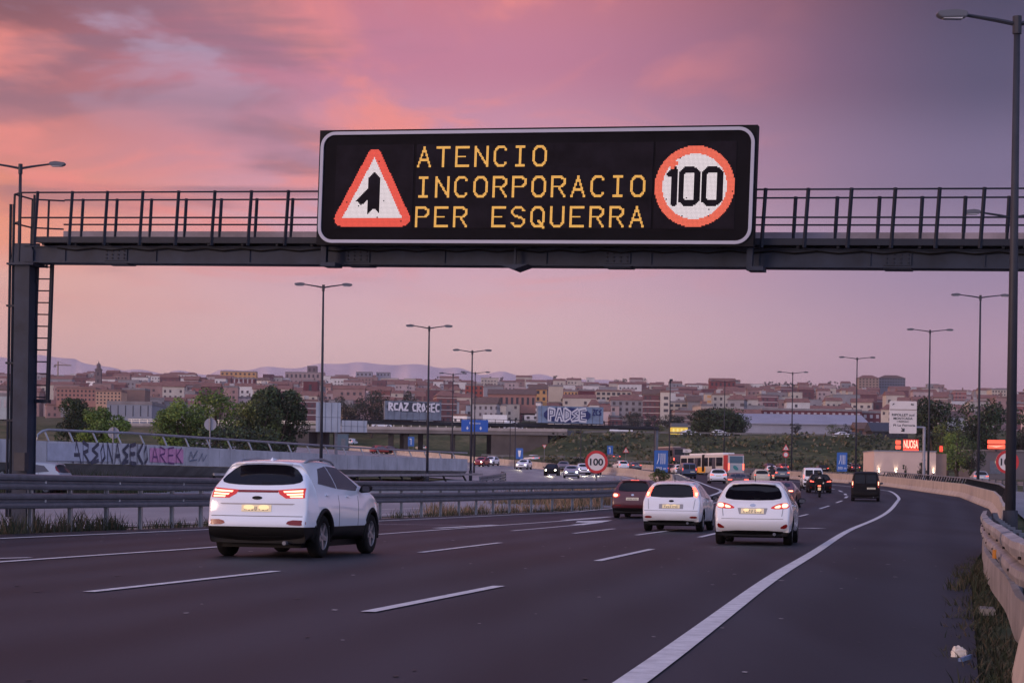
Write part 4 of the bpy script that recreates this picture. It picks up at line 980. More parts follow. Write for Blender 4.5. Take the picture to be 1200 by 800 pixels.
# ------------------------------------------------------------------ near guardrail on the left, two W-beams on posts
def wsec(z0, hgt=.34, d=.085, side=-1):
    f = [(0,0),(.9,.05),(1,.2),(.9,.36),(.15,.44),(.15,.56),(.9,.64),(1,.8),(.9,.95),(0,1)]
    out = [(side * d * a, z0 + hgt * b) for a, b in f]; back = [(side * (d * a - .012), z0 + hgt * b) for a, b in f[::-1]]
    return out + back
def road_path(fx, y0, y1, step=1.5, off=0., dz=0.):
    ys = []; y = y0
    while y < y1: ys.append(y); y += step
    ys.append(y1); return [Vector((fx(y) + off, y, hroad(fx(y) + off, y) + dz)) for y in ys]
gp0 = Vector((gx(40), 40, hroad(gx(40), 40)))
gr = thing('guardrail', 'long galvanised double beam guardrail along the left edge of the main carriageway', 'guardrail', gp0)
def loc(P, o): return [p - o for p in P]
PT = loc(road_path(gx, 30, 104.2), gp0)
for z0, hg in ((1.02, .37), (.57, .37)):
    m = MB(); m.sweep(PT, wsec(z0, hg)); m.build('rail', M_GALVD, gr)
y = 31.0; k = 0
while y < 104:
    x = gx(y) - .10; z = hroad(x, y) - gp0.z; c = (x - gp0.x, y - gp0.y, z + .64)
    m = MB()
    for dx_ in (-.05, .05): m.box((c[0] + dx_, c[1], c[2]), (.012, .13, 1.4))
    m.box((c[0], c[1] + .06, c[2]), (.10, .012, 1.4)); m.box((c[0] - .0, c[1], z + 1.2), (.16, .10, .26)); m.box((c[0], c[1], z + .75), (.16, .10, .26))
    m.build('post', M_GALV, gr)
    if k % 2 == 1:
        for zz in (1.2, .755):
            m = MB(); m.box((gx(y) + .1 + .085 - gp0.x - .05, y - gp0.y + .5, z + zz), (.05, .06, .085)); m.build('reflector', M_WHITE, gr)
    y += 2.0; k += 1

# ------------------------------------------------------------------ right-hand side: concrete blocks, then the steel barrier near the camera
CB = [y for y in range(46, 415, 6)]
def jersey(): return [(-.30,0),(-.30,.08),(-.12,.32),(-.085,.86),(.085,.86),(.12,.32),(.30,.08),(.30,0)]
bp0 = Vector((rx(110), 110, hroad(rx(110), 110)))
br = thing('concrete_barrier', 'long pale concrete safety barrier sweeping round the outside of the bend', 'barrier', bp0)
k = 0
y = 46.
while y < 404:
    L = 6 if y < 180 else 22
    P = loc(road_path(lambda q: rx(q) + .55, y, min(y + L - .05, 404), 2 if L == 6 else 4), bp0)
    m = MB(); m.sweep(P, [(a, b * 1.12) for a, b in jersey()]); m.build('concrete_block', M_CONCP, br); y += L
m = None
# steel rail standing on the blocks in the bend, on raking posts
rp0 = Vector((rx(115) + .75, 115, hroad(rx(115), 115)))
rl = thing('bridge_railing', 'dark low railing on raking posts along the top of the right-hand concrete barrier', 'railing', rp0)
P = loc(road_path(lambda q: rx(q) + .78, 60, 206, 3), rp0)
m = MB(); m.sweep(P, [(-.05, 1.34), (.05, 1.34), (.05, 1.42), (-.05, 1.42)]); m.build('rail', M_GALV, rl)
y = 62.
while y < 205:
    x = rx(y) + .70; z = hroad(x, y) - rp0.z
    m = MB(); m.tube([(x - .1 - rp0.x, y - rp0.y, z + .9), (x + .1 - rp0.x, y - rp0.y + .15, z + 1.36)], .07, 4); m.build('post', M_BLACK, rl); y += 1.5
# near W-beam with motorcycle skirt, wavy from old knocks
wp0 = Vector((rx(30), 30, 0))
wb = thing('guardrail', 'dented galvanised guardrail with lower skirt at the right edge, beside the camera', 'guardrail', wp0)
BX = [(11,3.15),(13,3.48),(15.1,3.84),(16,4.0),(27,6.33),(37,8.56),(47,10.9),(60,14.0)]
def bx(y): return interp(BX, y)
def wavy(a, seed):
    P = []
    for i in range(70):
        y = 12.5 + i * .5; x = bx(y) + .4 * a * (.10 * math.sin(y * .33 + seed) + .03 * math.sin(y * .9 + seed * 2)) * sm(36, 26, y) * (1 if y > 14 else .3)
        P.append(Vector((x, y, hroad(x, y))) - wp0)
    return P
m = MB(); m.sweep(wavy(.3, .3), [(-a, b + .02) for a, b in wsec(.50, .34, .09, -1)]); m.build('rail', mat('worn_galvanised', (.20, .185, .18), .5, .45, col2=(.50, .46, .45), vscale=1.3, bump=.25, bscale=3, detail=9), wb)
m = MB(); m.sweep(wavy(.7, 1.2), [(.0,.06),(.05,.07),(.055,.25),(.05,.41),(.0,.42),(-.012,.42),(.035,.40),(.043,.25),(.038,.08),(-.012,.06)]); m.build('skirt', MATS['worn_galvanised'], wb)
for i in range(18):
    y = 13 + i * 2.0; x = bx(y) + .18; m = MB(); m.box((x - wp0.x, y - wp0.y, .36), (.10, .14, .95)); m.box((x - .09 - wp0.x, y - wp0.y, .66), (.14, .12, .2)); m.build('post', M_GALVD, wb)
for i in range(14):
    y = 13.4 + i * 1.6; P = wavy(.3, .3); q = P[min(69, int((y - 12.5) / .5))]
    m = MB(); m.box((q.x - .092, q.y, q.z + .60 + .14 * (i % 2)), (.012, .06, .022)); m.build('bolt_slot', M_BLACK, wb)
m = MB(); q = wavy(.3, .3)[18]; m.box((q.x - .10, q.y, .60), (.03, .10, .09)); m.build('reflector', mat('amber_reflector', (.55, .22, .02), .3), wb)
for i in range(8):
    y = 15.0 + 4 * i; k_ = min(66, int((y - 12.5) / .5)); m = MB(); m.sweep(wavy(.3, .3)[k_:k_ + 2], [(-a * 1.10 + (-.004), b + .02) for a, b in wsec(.495, .35, .09, -1)]); m.build('splice_plate', M_GALVD if i % 3 == 1 else MATS['worn_galvanised'], wb)
# rounded concrete end at the very corner
e0 = Vector((rx(12) + .55, 11.8, 0))
en = thing('concrete_barrier', 'rounded pale concrete barrier end at the lower right, in front of the dented guardrail', 'barrier', e0)
m = MB(); sec = [(-.36,0),(-.36,.10),(-.30,.22),(-.25,.28),(-.22,.42),(-.17,.60),(-.08,.68),(.08,.69),(.2,.6),(.3,.3),(.36,0)]
path = [Vector((rx(y_) + .55, y_, 0)) - e0 for y_ in (4, 7, 10, 12, 13.2)]
m.sweep(path, sec); ob = m.build('concrete_block', M_CONCP, en)
bmx = bmesh.new(); bmx.from_mesh(ob.data); bmesh.ops.bevel(bmx, geom=[e for e in bmx.edges], offset=.035, segments=2, affect='EDGES', clamp_overlap=True); bmx.to_mesh(ob.data); bmx.free(); autosmooth(ob.data, 40)
# kerb stones showing through the weeds by the skirt
for i, y in enumerate((21.0,)):
    x = rx(y) + .12; m = MB(); m.prism(rrect(-.08, 0, .08, .07, .02, 2), -.25, .25, fn=lambda v: Vector((v.x, v.y, v.z)))
    o = m.build('kerb_stone', M_CONCD); o.location = (x, y, hroad(x, y) - .02); o.rotation_euler = (0, .05, -.2 + .1 * i)
    tag(o, ('short grey kerb stone in the weeds, beside the litter', 'short grey kerb stone in the weeds, farther along the skirt rail')[i], 'kerb stone', 'kerb stones under the right-hand guardrail')
# dark comb of back posts seen beyond the beam
cb0 = Vector((rx(80) + 2.2, 80, 0))
cmb = thing('parapet_fence', 'dark slatted steel parapet running behind the right-hand concrete barrier', 'fence', cb0)
for i in range(56):
    y = 40 + i * 1.15; x = rx(y) + 1.7 + .012 * (y - 40); z = hroad(x, y)
    m = MB(); m.box((x - cb0.x, y - cb0.y, z + .45), (.09, .10, 1.1)); m.build('slat', M_GALVD, cmb)
for zz in (.35, .95):
    m = MB(); m.sweep([Vector((rx(y) + 1.78 + .012 * (y - 40), y, hroad(rx(y) + 1.7, y))) - cb0 for y in range(38, 108, 4)], [(-.03, zz), (.03, zz), (.03, zz + .08), (-.03, zz + .08)]); m.build('rail', M_GALVD, cmb)

# ------------------------------------------------------------------ median barriers farther on
def concrete_run(label, f, y0, y1, hgt, m_, step=4):
    c = Vector((f(y0), y0, hroad(f(y0), y0))); t = thing('concrete_barrier', label, 'barrier', c)
    y = y0
    while y < y1 - 1:
        P = loc(road_path(f, y, min(y + 20 - .06, y1), step), c); m = MB(); m.sweep(P, [(a, b * hgt / .86) for a, b in jersey()]); m.build('concrete_block', m_, t); y += 20
    return t
concrete_run('pale concrete median barrier between oncoming traffic and the outgoing lanes', lambda y: gx(y) + .0, 186, 400, 1.0, M_CONCP)
# grey railing on a low wall in the gore behind the 100 sign
c = Vector((gx(125), 125, hroad(gx(125), 125)))
gw = thing('parapet_wall', 'low grey wall with slanted railing posts behind the left 100 sign', 'wall', c)
P = loc(road_path(gx, 105, 184, 3), c)
m = MB(); m.sweep(P, [(-.2, -.1), (.2, -.1), (.16, .55), (-.16, .55)]); m.build('wall', M_CONC, gw)
m = MB(); m.sweep(P, [(-.06, 1.02), (.06, 1.02), (.06, 1.12), (-.06, 1.12)]); m.build('rail', M_GALV, gw)
y = 106.
while y < 184:
    x = gx(y); z = hroad(x, y) - c.z; m = MB(); m.tube([(x - c.x, y - c.y, z + .5), (x - c.x - .15, y - c.y + .5, z + 1.06)], .07, 4); m.build('post', M_GALVD, gw); y += 2.6

# ------------------------------------------------------------------ on-ramp with painted parapet, left
WT = [(-60,511),(42,516),(150,519.5),(300,527.5),(400,532.5),(470,535.5),(548,537.5)]
WB = [(-60,540),(42,542),(150,544),(300,547.5),(400,549.5),(470,550.5),(548,551.5)]
WY = [(-60,92),(42,98),(150,104),(300,121),(400,138),(470,156),(548,186)]
def wpt(px, tb): return at(px, interp(WT if tb else WB, px), interp(WY, px))
rp = wpt(42, 0)
rmp = thing('ramp_bridge', 'long grey concrete ramp parapet with dark and pink painted lettering', 'ramp', rp)
PX = [-60, -20, 42, 80, 115, 150, 190, 230, 270, 300, 340, 380, 420, 450, 480, 510, 535, 548]
front_b = [wpt(q, 0) for q in PX]; front_t = [wpt(q, 1) for q in PX]
for a, b_ in zip(front_b, front_t): b_.y = a.y
def wnorm(i):
    t = front_b[min(i + 1, len(PX) - 1)] - front_b[max(i - 1, 0)]; t.z = 0; t.normalize(); return Vector((-t.y, t.x, 0))
m = MB()
# one concrete panel between every two joints
for i in range(len(PX) - 1):
    a, b_ = front_b[i], front_b[i + 1]; at_, bt_ = front_t[i], front_t[i + 1]
    n0, n1 = wnorm(i) * .28, wnorm(i + 1) * .28; kq = 3 if PX[i + 1] - PX[i] > 30 else 2
    for j in range(kq):
        e = .004; u0, u1 = j / kq + e, (j + 1) / kq - e
        L = lambda p, q, u: p.lerp(q, u) - rp
        vs = [L(a, b_, u0), L(a, b_, u1), L(at_, bt_, u1), L(at_, bt_, u0), L(a + n0, b_ + n1, u0), L(a + n0, b_ + n1, u1), L(at_ + n0, bt_ + n1, u1), L(at_ + n0, bt_ + n1, u0)]
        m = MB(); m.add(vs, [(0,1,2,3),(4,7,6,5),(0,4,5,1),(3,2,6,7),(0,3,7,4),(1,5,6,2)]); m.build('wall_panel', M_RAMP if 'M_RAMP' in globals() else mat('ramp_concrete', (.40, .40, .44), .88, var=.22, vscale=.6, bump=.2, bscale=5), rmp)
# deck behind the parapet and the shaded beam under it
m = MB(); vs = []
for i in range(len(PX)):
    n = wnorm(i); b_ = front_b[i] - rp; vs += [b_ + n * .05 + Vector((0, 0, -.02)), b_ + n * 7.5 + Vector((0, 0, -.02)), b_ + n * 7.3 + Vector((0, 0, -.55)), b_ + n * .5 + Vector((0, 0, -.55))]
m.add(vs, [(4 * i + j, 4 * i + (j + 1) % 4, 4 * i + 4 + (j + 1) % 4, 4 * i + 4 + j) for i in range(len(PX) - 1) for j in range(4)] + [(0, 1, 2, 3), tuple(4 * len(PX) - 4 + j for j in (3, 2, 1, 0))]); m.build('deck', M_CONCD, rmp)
# abutment wall below
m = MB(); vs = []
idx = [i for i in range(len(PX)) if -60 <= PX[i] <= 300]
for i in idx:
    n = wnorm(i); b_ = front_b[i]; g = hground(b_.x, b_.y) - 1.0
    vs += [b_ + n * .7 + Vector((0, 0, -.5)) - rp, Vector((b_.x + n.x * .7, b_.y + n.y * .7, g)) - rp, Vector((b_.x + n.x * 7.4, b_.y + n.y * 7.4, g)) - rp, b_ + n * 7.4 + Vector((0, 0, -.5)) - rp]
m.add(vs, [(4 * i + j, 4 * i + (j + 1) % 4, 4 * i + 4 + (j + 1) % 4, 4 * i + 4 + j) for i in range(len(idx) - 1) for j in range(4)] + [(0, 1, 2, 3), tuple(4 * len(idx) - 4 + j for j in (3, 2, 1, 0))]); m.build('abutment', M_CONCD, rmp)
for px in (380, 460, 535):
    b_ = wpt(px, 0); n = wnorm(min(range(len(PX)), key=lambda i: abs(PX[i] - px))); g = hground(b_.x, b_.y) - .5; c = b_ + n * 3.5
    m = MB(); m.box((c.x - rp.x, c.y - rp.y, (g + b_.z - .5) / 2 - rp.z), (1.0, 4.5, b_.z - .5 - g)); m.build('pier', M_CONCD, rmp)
# tubular railing on the parapet
rr0 = wpt(42, 1)
ral = thing('bridge_railing', 'curved-ended grey tube railing on slanted posts along the painted ramp parapet', 'railing', rr0)
def tops(px): p = wpt(px, 1); n = Vector((-.4, .9, 0)); return p + Vector((.02, .14, 0))
rh = lambda px: .52 - .0 * px
P = [tops(42) + Vector((0, 0, 0)), tops(43) + Vector((.0, 0, .28)), tops(48) + Vector((0, 0, .46))] + [tops(px) + Vector((0, 0, .54)) for px in range(55, 549, 12)] 
m = MB(); m.tube([p - rr0 for p in P], .062, 8); m.build('rail', M_GALV, ral, True)
px = 52.
while px < 546:
    p = tops(px); s_ = 2400 / p.y; m = MB(); m.tube([p - rr0 + Vector((.16, 0, 0)), p - rr0 + Vector((-.08, 0, .52))], .05, 4); m.build('post', M_GALV, ral); px += 1.18 * s_
# lettering sprayed on the parapet: strokes as thin films of paint
def wall_film(strokes, px0, px1, u0, u1, w, m, name, parent, off):
    """strokes in a unit box laid on the parapet face between two columns"""
    mb = MB()
    for st in strokes:
        P = []
        for a, b_ in zip(st, st[1:]):
            k = 4
            P += [(a[0] + (b_[0] - a[0]) * j / k, a[1] + (b_[1] - a[1]) * j / k) for j in range(k)]
        P.append(st[-1])
        for a, b_ in zip(P, P[1:]):
            d_ = Vector((b_[0] - a[0], b_[1] - a[1])); 
            if d_.length < 1e-6: continue
            d_.normalize(); wx, wy = -d_.y * w, d_.x * w; ex_ = d_ * w * .6
            q = []
            for (cx_, cy_), sg in (((a[0] - ex_.x, a[1] - ex_.y), 1), ((a[0] - ex_.x, a[1] - ex_.y), -1), ((b_[0] + ex_.x, b_[1] + ex_.y), -1), ((b_[0] + ex_.x, b_[1] + ex_.y), 1)):
                px = px0 + (px1 - px0) * (cx_ + sg * wx * .45); v = u0 + (u1 - u0) * (cy_ + sg * wy)
                si = max(i for i in range(len(PX) - 1) if PX[i] <= px); uu = (px - PX[si]) / (PX[si + 1] - PX[si])
                p = front_b[si].lerp(front_b[si + 1], uu).lerp(front_t[si].lerp(front_t[si + 1], uu), v) - wnorm(si) * off; q.append(p - rp)
            mb.add(q, [(0, 1, 2, 3)]); off += .00006
    return mb.build(name, m, parent)
M_SPRK = mat('sprayed_black', (.05, .05, .08), .7, var=.4, vscale=3); M_SPRP = mat('sprayed_pink', (.55, .24, .42), .7, var=.2, vscale=3); M_SPRB = mat('sprayed_silver_blue', (.36, .38, .47), .6, var=.15, vscale=2)
GA = {'A': [[(.05,0),(.45,1),(.95,0)],[(.2,.38),(.8,.38)]], 'R': [[(.1,0),(.1,1),(.8,.85),(.75,.6),(.15,.5),(.95,0)]], 'S': [[(.95,.95),(.2,.65),(.85,.4),(.1,.02),(.9,.12)]],
      'O': [[(.5,.95),(.12,.6),(.3,.05),(.8,.3),(.5,.95)]], 'N': [[(.1,0),(.1,1),(.85,0),(.85,1)]], 'E': [[(.9,1),(.15,.92),(.15,.05),(.95,0)],[(.15,.5),(.8,.52)]], 'K': [[(.15,0),(.15,1)],[(.9,1),(.2,.5),(.95,0)]]}
x0_ = 84.
wall_film([[(.0,.5),(1,.5)]], 80, 176, .06, .96, .44, M_SPRB, 'paint_ground', rmp, .03)
for ch, wd in zip('ARSONASEKO', (11, 9.5, 11, 8, 8.5, 8.5, 9, 8, 8, 6)):
    wall_film(GA[ch], x0_, x0_ + wd * .92, .04, .98, .10, M_SPRK, 'sprayed_letter', rmp, .06); x0_ += wd * 1.02
x0_ = 176
for ch in 'AREK':
    wall_film([[(.1,.5),(.9,.5)]], x0_, x0_ + 9, .08, .92, .42, M_SPRP, 'paint_ground', rmp, .03)
    wall_film(GA[ch], x0_ + .4, x0_ + 8.6, .1, .92, .05, mat('sprayed_violet', (.12, .04, .16), .7), 'sprayed_letter', rmp, .06); x0_ += 9.2
for st, a, b_ in (([[(.1,.2),(.3,.8),(.5,.3),(.9,.9)],[(.2,.1),(.8,.2)]], 219, 232), ([[(.0,.1),(.4,.7),(.5,.1),(.9,.6)]], 232, 242)):
    wall_film(st, a, b_, .2, .9, .05, mat('sprayed_slate', (.12, .15, .22), .7), 'sprayed_letter', rmp, .06)

# ------------------------------------------------------------------ low kerb wall with railing in front of the ramp, and its curled guardrail end
def kpt(px, z, Y): p = foot(px, Y, hroad); return Vector((p.x, p.y, p.z + z))
KY = [(250,103),(400,112),(500,124),(565,136)]
k0 = kpt(400, 0, 112)
kw = thing('kerb_wall', 'low pale concrete kerb wall with a slanted-post railing below the ramp', 'wall', k0)
P = [kpt(px, 0, interp(KY, px)) - k0 for px in range(250, 566, 15)]
m = MB(); m.sweep(P, [(-.18, -.2), (.18, -.2), (.14, .62), (-.14, .62)]); m.build('wall', mat('pale_kerb_concrete', (.36, .34, .35), .85, var=.15, bump=.2), kw)
m = MB(); m.sweep(P, [(-.05, .98), (.05, .98), (.05, 1.10), (-.05, 1.10)]); m.build('rail', M_GALV, kw)
px = 252.
while px < 564:
    p = kpt(px, 0, interp(KY, px)) - k0; m = MB(); m.tube([p + Vector((.1, 0, .6)), p + Vector((-.12, 0, 1.02))], .06, 4); m.build('post', M_BLACK, kw); px += 1.25 * 2400 / interp(KY, px)
c0 = kpt(575, 0, 138)
ce = thing('guardrail', 'short curled guardrail end beside the dry grass, left of the oncoming cars', 'guardrail', c0)
P = [kpt(px, 0, Y) - c0 for px, Y in ((562,132),(570,136),(578,142),(586,150),(592,160),(586,170))]
m = MB(); m.sweep(P, wsec(.62, .36)); m.build('rail', M_GALVD, ce); m = MB(); m.sweep(P, wsec(.22, .34)); m.build('rail', M_GALVD, ce)
for p in P[:5]:
    m = MB(); m.box(p + Vector((0, .1, .45)), (.12, .12, 1.0)); m.build('post', M_GALVD, ce)

# ------------------------------------------------------------------ street lamps
def lamp(base, top, arm, label, sides=(-1, 1), rz=0., r=(.11, .055), cat='street lamp', group=None, lum=.62):
    t = thing('street_lamp', label, 'street lamp', base, rz, group); h_ = top
    m = MB(); m.tube([(0, 0, -.2), (0, 0, h_ * .5), (0, 0, h_)], [r[0], (r[0] + r[1]) / 2, r[1]], 10); m.tube([(0, 0, 0), (0, 0, .9)], r[0] * 1.35, 10); m.build('pole', M_POLE, t, True)
    m = MB(); m.tube([(0, 0, h_ - .25), (0, 0, h_ + .12)], r[1] * 1.5, 8); m.build('cap', M_POLE, t)
    for s_ in sides:
        m = MB(); m.tube([(0, 0, h_ - .05), (s_ * arm * .25, 0, h_ + .03), (s_ * (arm - lum * .85), 0, h_ + .14)], [.05, .045, .035], 6); ar = m.build('arm', M_POLE, t)
        m = MB(); a, b_ = arm - lum, arm; prof = [(a, -.02), (a + .06, -.08), (b_ - .10, -.095), (b_, -.03), (b_ - .03, .04), (a + .25, .085), (a + .03, .05)]
        m.prism([(s_ * x, h_ + .15 + z) for x, z in prof], -.12, .12); lu = m.build('luminaire', M_LUM, ar)
        bmx = bmesh.new(); bmx.from_mesh(lu.data); bmesh.ops.bevel(bmx, geom=bmx.edges[:], offset=.018, segments=2, affect='EDGES'); bmx.to_mesh(lu.data); bmx.free()
        m = MB(); m.box((s_ * (a + b_ - .02) / 2, 0, h_ + .15 - .096), (lum * .6, .18, .03)); m.build('glass_bowl', M_LENS, ar)
    return t
LG = 'double-armed street lamps along the motorway'
LAMP_SCALE = 1
def lamp_at(px, py_top, Y, arm, label, Z=None, sides=(-1, 1), **k):
    tp = at(px, py_top, Y)
    zb = Z if Z is not None else hground(tp.x, Y)
    return lamp((tp.x, Y, zb), tp.z - zb, arm, label, sides, **k)
lamp_at(24, 196, 77, 1.7, 'street lamp rising behind the left gantry column', group=LG)
lamp_at(379, 336, 120, 1.7, 'street lamp in front of the painted ramp parapet, right of the sign backs', group=LG)
lamp_at(503, 384, 148, 1.7, 'street lamp in front of the graffiti display back, left of the blue overhead sign', group=LG)
lamp_at(553.5, 412, 177, 1.7, 'street lamp standing against the blue overhead sign', group=LG)
lamp_at(531, 438.5, 250, 1.7, 'farther street lamp just left of the blue overhead sign', group=LG)
lamp_at(557, 437, 262, 1.9, 'distant street lamp with its arms behind the lamp at the blue overhead sign', group=LG)
lamp_at(1192, 26, 43, 1.70, 'tall dark near street lamp at the right edge of the view', group=LG, r=(.115, .065), lum=.66)
lamp_at(1185.5, 253.5, 74, 1.75, 'street lamp close beside the near right one, with its arm behind the gantry', group=LG)
lamp_at(1149, 348, 136, 1.95, 'street lamp over the dark tree on the right of the lit building', group=LG)
lamp_at(1090, 388, 176, 2.0, 'street lamp just right of the white direction panel', group=LG)
lamp_at(1004.5, 420, 224, 2.0, 'street lamp just left of the black van, beside the blue lane sign', group=LG)
lamp_at(929, 437, 264, 2.0, 'street lamp beside the small triangle and circle signs', group=LG)
lamp_at(849.5, 447, 330, 2.2, 'street lamp standing in front of the articulated bus', group=LG)
def mast(px, py, Y, label, r=.07, zb=None):
    p = at(px, py, Y); zb = hground(p.x, Y) if zb is None else zb
    t = thing('camera_mast', label, 'mast', (p.x, Y, zb)); m = MB(); m.tube([(0, 0, -.2), (0, 0, p.z - zb)], [r, r * .7], 8); m.build('pole', M_POLE, t)
    m = MB(); m.box((.1, -.05, p.z - zb + .08), (.35, .2, .22)); m.tube([(0, 0, p.z - zb - .3), (0, 0, p.z - zb + .1)], r * 1.3, 8); m.build('camera', M_POLE, t)
mast(785.5, 446, 240, 'thin camera mast beside the blue lane sign, in front of the coach', .08)
mast(767, 492, 330, 'plain grey post left of the coach, at the end of the graffiti gantry', .09)
mast(681, 497, 330, 'grey post on the verge below the blue and white graffiti panel', .09)
mast(604, 491, 300, 'grey post beside the underpass, right of the blue overhead sign', .09)
mast(598, 493, 345, 'pale post against the dark underpass, left of the grey one', .09)

# ------------------------------------------------------------------ road signs
def sign_post(t, z0, z1, r=.045, x=0, y=.06):
    m = MB(); m.tube([(x, y, z0), (x, y, z1)], r, 8); return m.build('post', M_GALVD, t)
def disc(t, name, r, z, m_, y=-.0, th=.02, n=40, ring=None):
    m = MB()
    if ring: 
        q = [(math.cos(2 * math.pi * i / n), math.sin(2 * math.pi * i / n)) for i in range(n)]
        m.add([(a * r, y, z + b * r) for a, b in q] + [(a * ring, y, z + b * ring) for a, b in q] + [(a * r, y + th, z + b * r) for a, b in q] + [(a * ring, y + th, z + b * ring) for a, b in q],
              [(i, (i + 1) % n, n + (i + 1) % n, n + i) for i in range(n)] + [(i, 2 * n + i, 2 * n + (i + 1) % n, (i + 1) % n) for i in range(n)])
    else: m.prism([(r * math.cos(2 * math.pi * i / n), z + r * math.sin(2 * math.pi * i / n)) for i in range(n)], y, y + th)
    return m.build(name, m_, t)
def speed_sign(px, py, rpx, Y, label):
    c = at(px, py, Y); r = rpx * Y / F; g = hground(c.x, Y); z = c.z - g
    t = thing('speed_limit_sign', label, 'road sign', (c.x, Y, g)); sign_post(t, -.2, z + r * .5)
    pl = disc(t, 'plate', r, z, M_SIGNW); disc(pl, 'red_ring', r, z, M_RED, -.008, .006, ring=r * .76)
    text_part('lettering', '100', 1, M_INK, pl, (0, -.012, z), width=r * 1.16, height=r * .62, bold=.02)
speed_sign(699, 541, 13.3, 108, 'red ringed 100 speed limit sign behind the left guardrail')
speed_sign(1180.5, 541, 13.6, 100, 'red ringed 100 speed limit sign half hidden by the lamp posts at right')
def blue_sign(px0, py0, px1, py1, Y, label, kind, z0=None):
    a, b_ = at(px0, py1, Y), at(px1, py0, Y); cx_ = (a.x + b_.x) / 2; g = hground(cx_, Y); w_, h_ = b_.x - a.x, b_.z - a.z
    t = thing('direction_sign', label, 'road sign', (cx_, Y, g)); zc = (a.z + b_.z) / 2 - g
    for s_ in ((-.35, .35) if w_ > 1 else (0,)): sign_post(t, -.2, zc + h_ * .45, .05, s_ * w_)
    m = MB(); m.prism(rrect(-w_ / 2, zc - h_ / 2, w_ / 2, zc + h_ / 2, .08, 3), 0, .03); pl = m.build('panel', M_BLUE, t)
    if kind == 'merge':
        m = MB(); y0_, y1_ = -.02, -.005; k = w_ / 1.7
        for x in (-.02, .22, .46): m.prism([((x - .04) * k, zc - h_ * .12), ((x + .04) * k, zc - h_ * .12), ((x + .04) * k, zc + h_ * .36), ((x - .04) * k, zc + h_ * .36)], y0_, y1_)
        m.prism([(-.55 * k, zc - h_ * .12), (-.46 * k, zc - h_ * .12), (-.25 * k, zc + h_ * .10), (-.25 * k, zc + h_ * .36), (-.33 * k, zc + h_ * .36), (-.33 * k, zc + h_ * .12)], y0_, y1_)
        m.build('lane_arrow', M_WHITE, pl)
        text_part('lettering', '300 m', 1, M_WHITE, pl, (0, -.012, zc - h_ * .32), height=h_ * .13)
    elif kind == 'exit':
        m = MB(); m.prism([(-.1 * w_, zc - h_ * .3), (-.22 * w_, zc + h_ * .3), (.22 * w_, zc + h_ * .3), (.1 * w_, zc - h_ * .3)], -.02, -.005); m.build('motorway_symbol', M_WHITE, pl)
    else:
        m = MB(); m.prism([(-.05 * w_, zc - h_ * .35), (.05 * w_, zc - h_ * .35), (.05 * w_, zc + h_ * .3), (-.25 * w_, zc + h_ * .3), (-.25 * w_, zc + h_ * .2), (-.05 * w_, zc + h_ * .2)], -.02, -.005); m.build('lane_arrow', M_WHITE, pl)
    return t
blue_sign(766.5, 527.5, 783, 553, 230, 'blue lane merge sign with white arrows, left of the coach', 'merge')
blue_sign(980.5, 530, 993, 552, 238, 'blue lane merge sign with white arrows, left of the black van', 'merge')
blue_sign(604.5, 525, 613, 537.5, 300, 'small blue motorway sign above an oncoming white car', 'exit')
blue_sign(711.5, 522, 718.5, 532, 360, 'small blue lane sign on the verge, right of the left 100 sign', 'one')
blue_sign(478, 511.5, 485.5, 522.5, 420, 'small blue sign seen under the overpass deck', 'one')
def tri_sign(px, py, rpx, Y, label, inv=False, with_disc=None):
    c = at(px, py, Y); r = rpx * Y / F; g = hground(c.x, Y); z = c.z - g; t = thing('warning_sign', label, 'road sign', (c.x, Y, g)); sign_post(t, -.2, z)
    s_ = -1 if inv else 1; T = lambda q: [(q * math.sin(a), z + s_ * q * math.cos(a)) for a in (0, 2.094, 4.189)]
    m = MB(); m.prism(T(r), 0, .03); pl = m.build('plate', M_RED, t); m = MB(); m.prism(T(r * .66), -.012, -.002); m.build('field', M_SIGNW, pl)
    if not inv: m = MB(); m.prism([(-.05 * r, z - .22 * r), (.08 * r, z - .22 * r), (.1 * r, z + .22 * r), (-.08 * r, z + .22 * r)], -.02, -.014); m.build('symbol', M_INK, pl)
    if with_disc:
        dz_ = (with_disc[0] - py) * -Y / F; rr = with_disc[1] * Y / F; d = disc(t, 'plate', rr, z + dz_, M_SIGNW, .0, .03, 24); disc(d, 'red_ring', rr, z + dz_, M_RED, -.008, .006, 24, ring=rr * .66)
tri_sign(638, 522.5, 3.4, 352, 'small inverted give way triangle on the grassy verge', True)
tri_sign(733.5, 528, 4.4, 368, 'red edged warning triangle on the verge, left of the coach')
tri_sign(921, 525, 5.0, 300, 'warning triangle above a round sign beside the service road', False, (532.5, 3.6))
c = at(805.5, 528, 352); g = hground(c.x, c.y); t = thing('arrow_sign', 'white pointed exit sign beside the rear of the coach', 'road sign', (c.x, c.y, g)); sign_post(t, -.2, c.z - g)
m = MB(); z = c.z - g; m.prism([(-.75, z - .3), (.45, z - .3), (.8, z), (.45, z + .3), (-.75, z + .3)], 0, .03); pl = m.build('panel', M_SIGNW, t); text_part('lettering', '16', 1, M_INK, pl, (-.15, -.012, z), height=.3)
# the backs of two round signs on the ramp
for px, py, r_, Y, lb in ((246.5, 497, 7.2, 118, 'grey back of a round sign on the ramp, before the bushy trees'), (133, 507, 6.8, 108, 'grey back of a round sign on the ramp, above the painted lettering')):
    c = at(px, py, Y); r = r_ * Y / F; zb = wpt(px, 0).z; t = thing('round_sign', lb, 'road sign', (c.x, Y, zb), 0, 'sign backs on the ramp'); z = c.z - zb
    disc(t, 'plate', r, z, M_GREYB, .0, .03); m = MB(); m.tube([(0, -.05, -.3), (0, -.05, z + r)], .045, 8); m.build('post', M_GALVD, t)
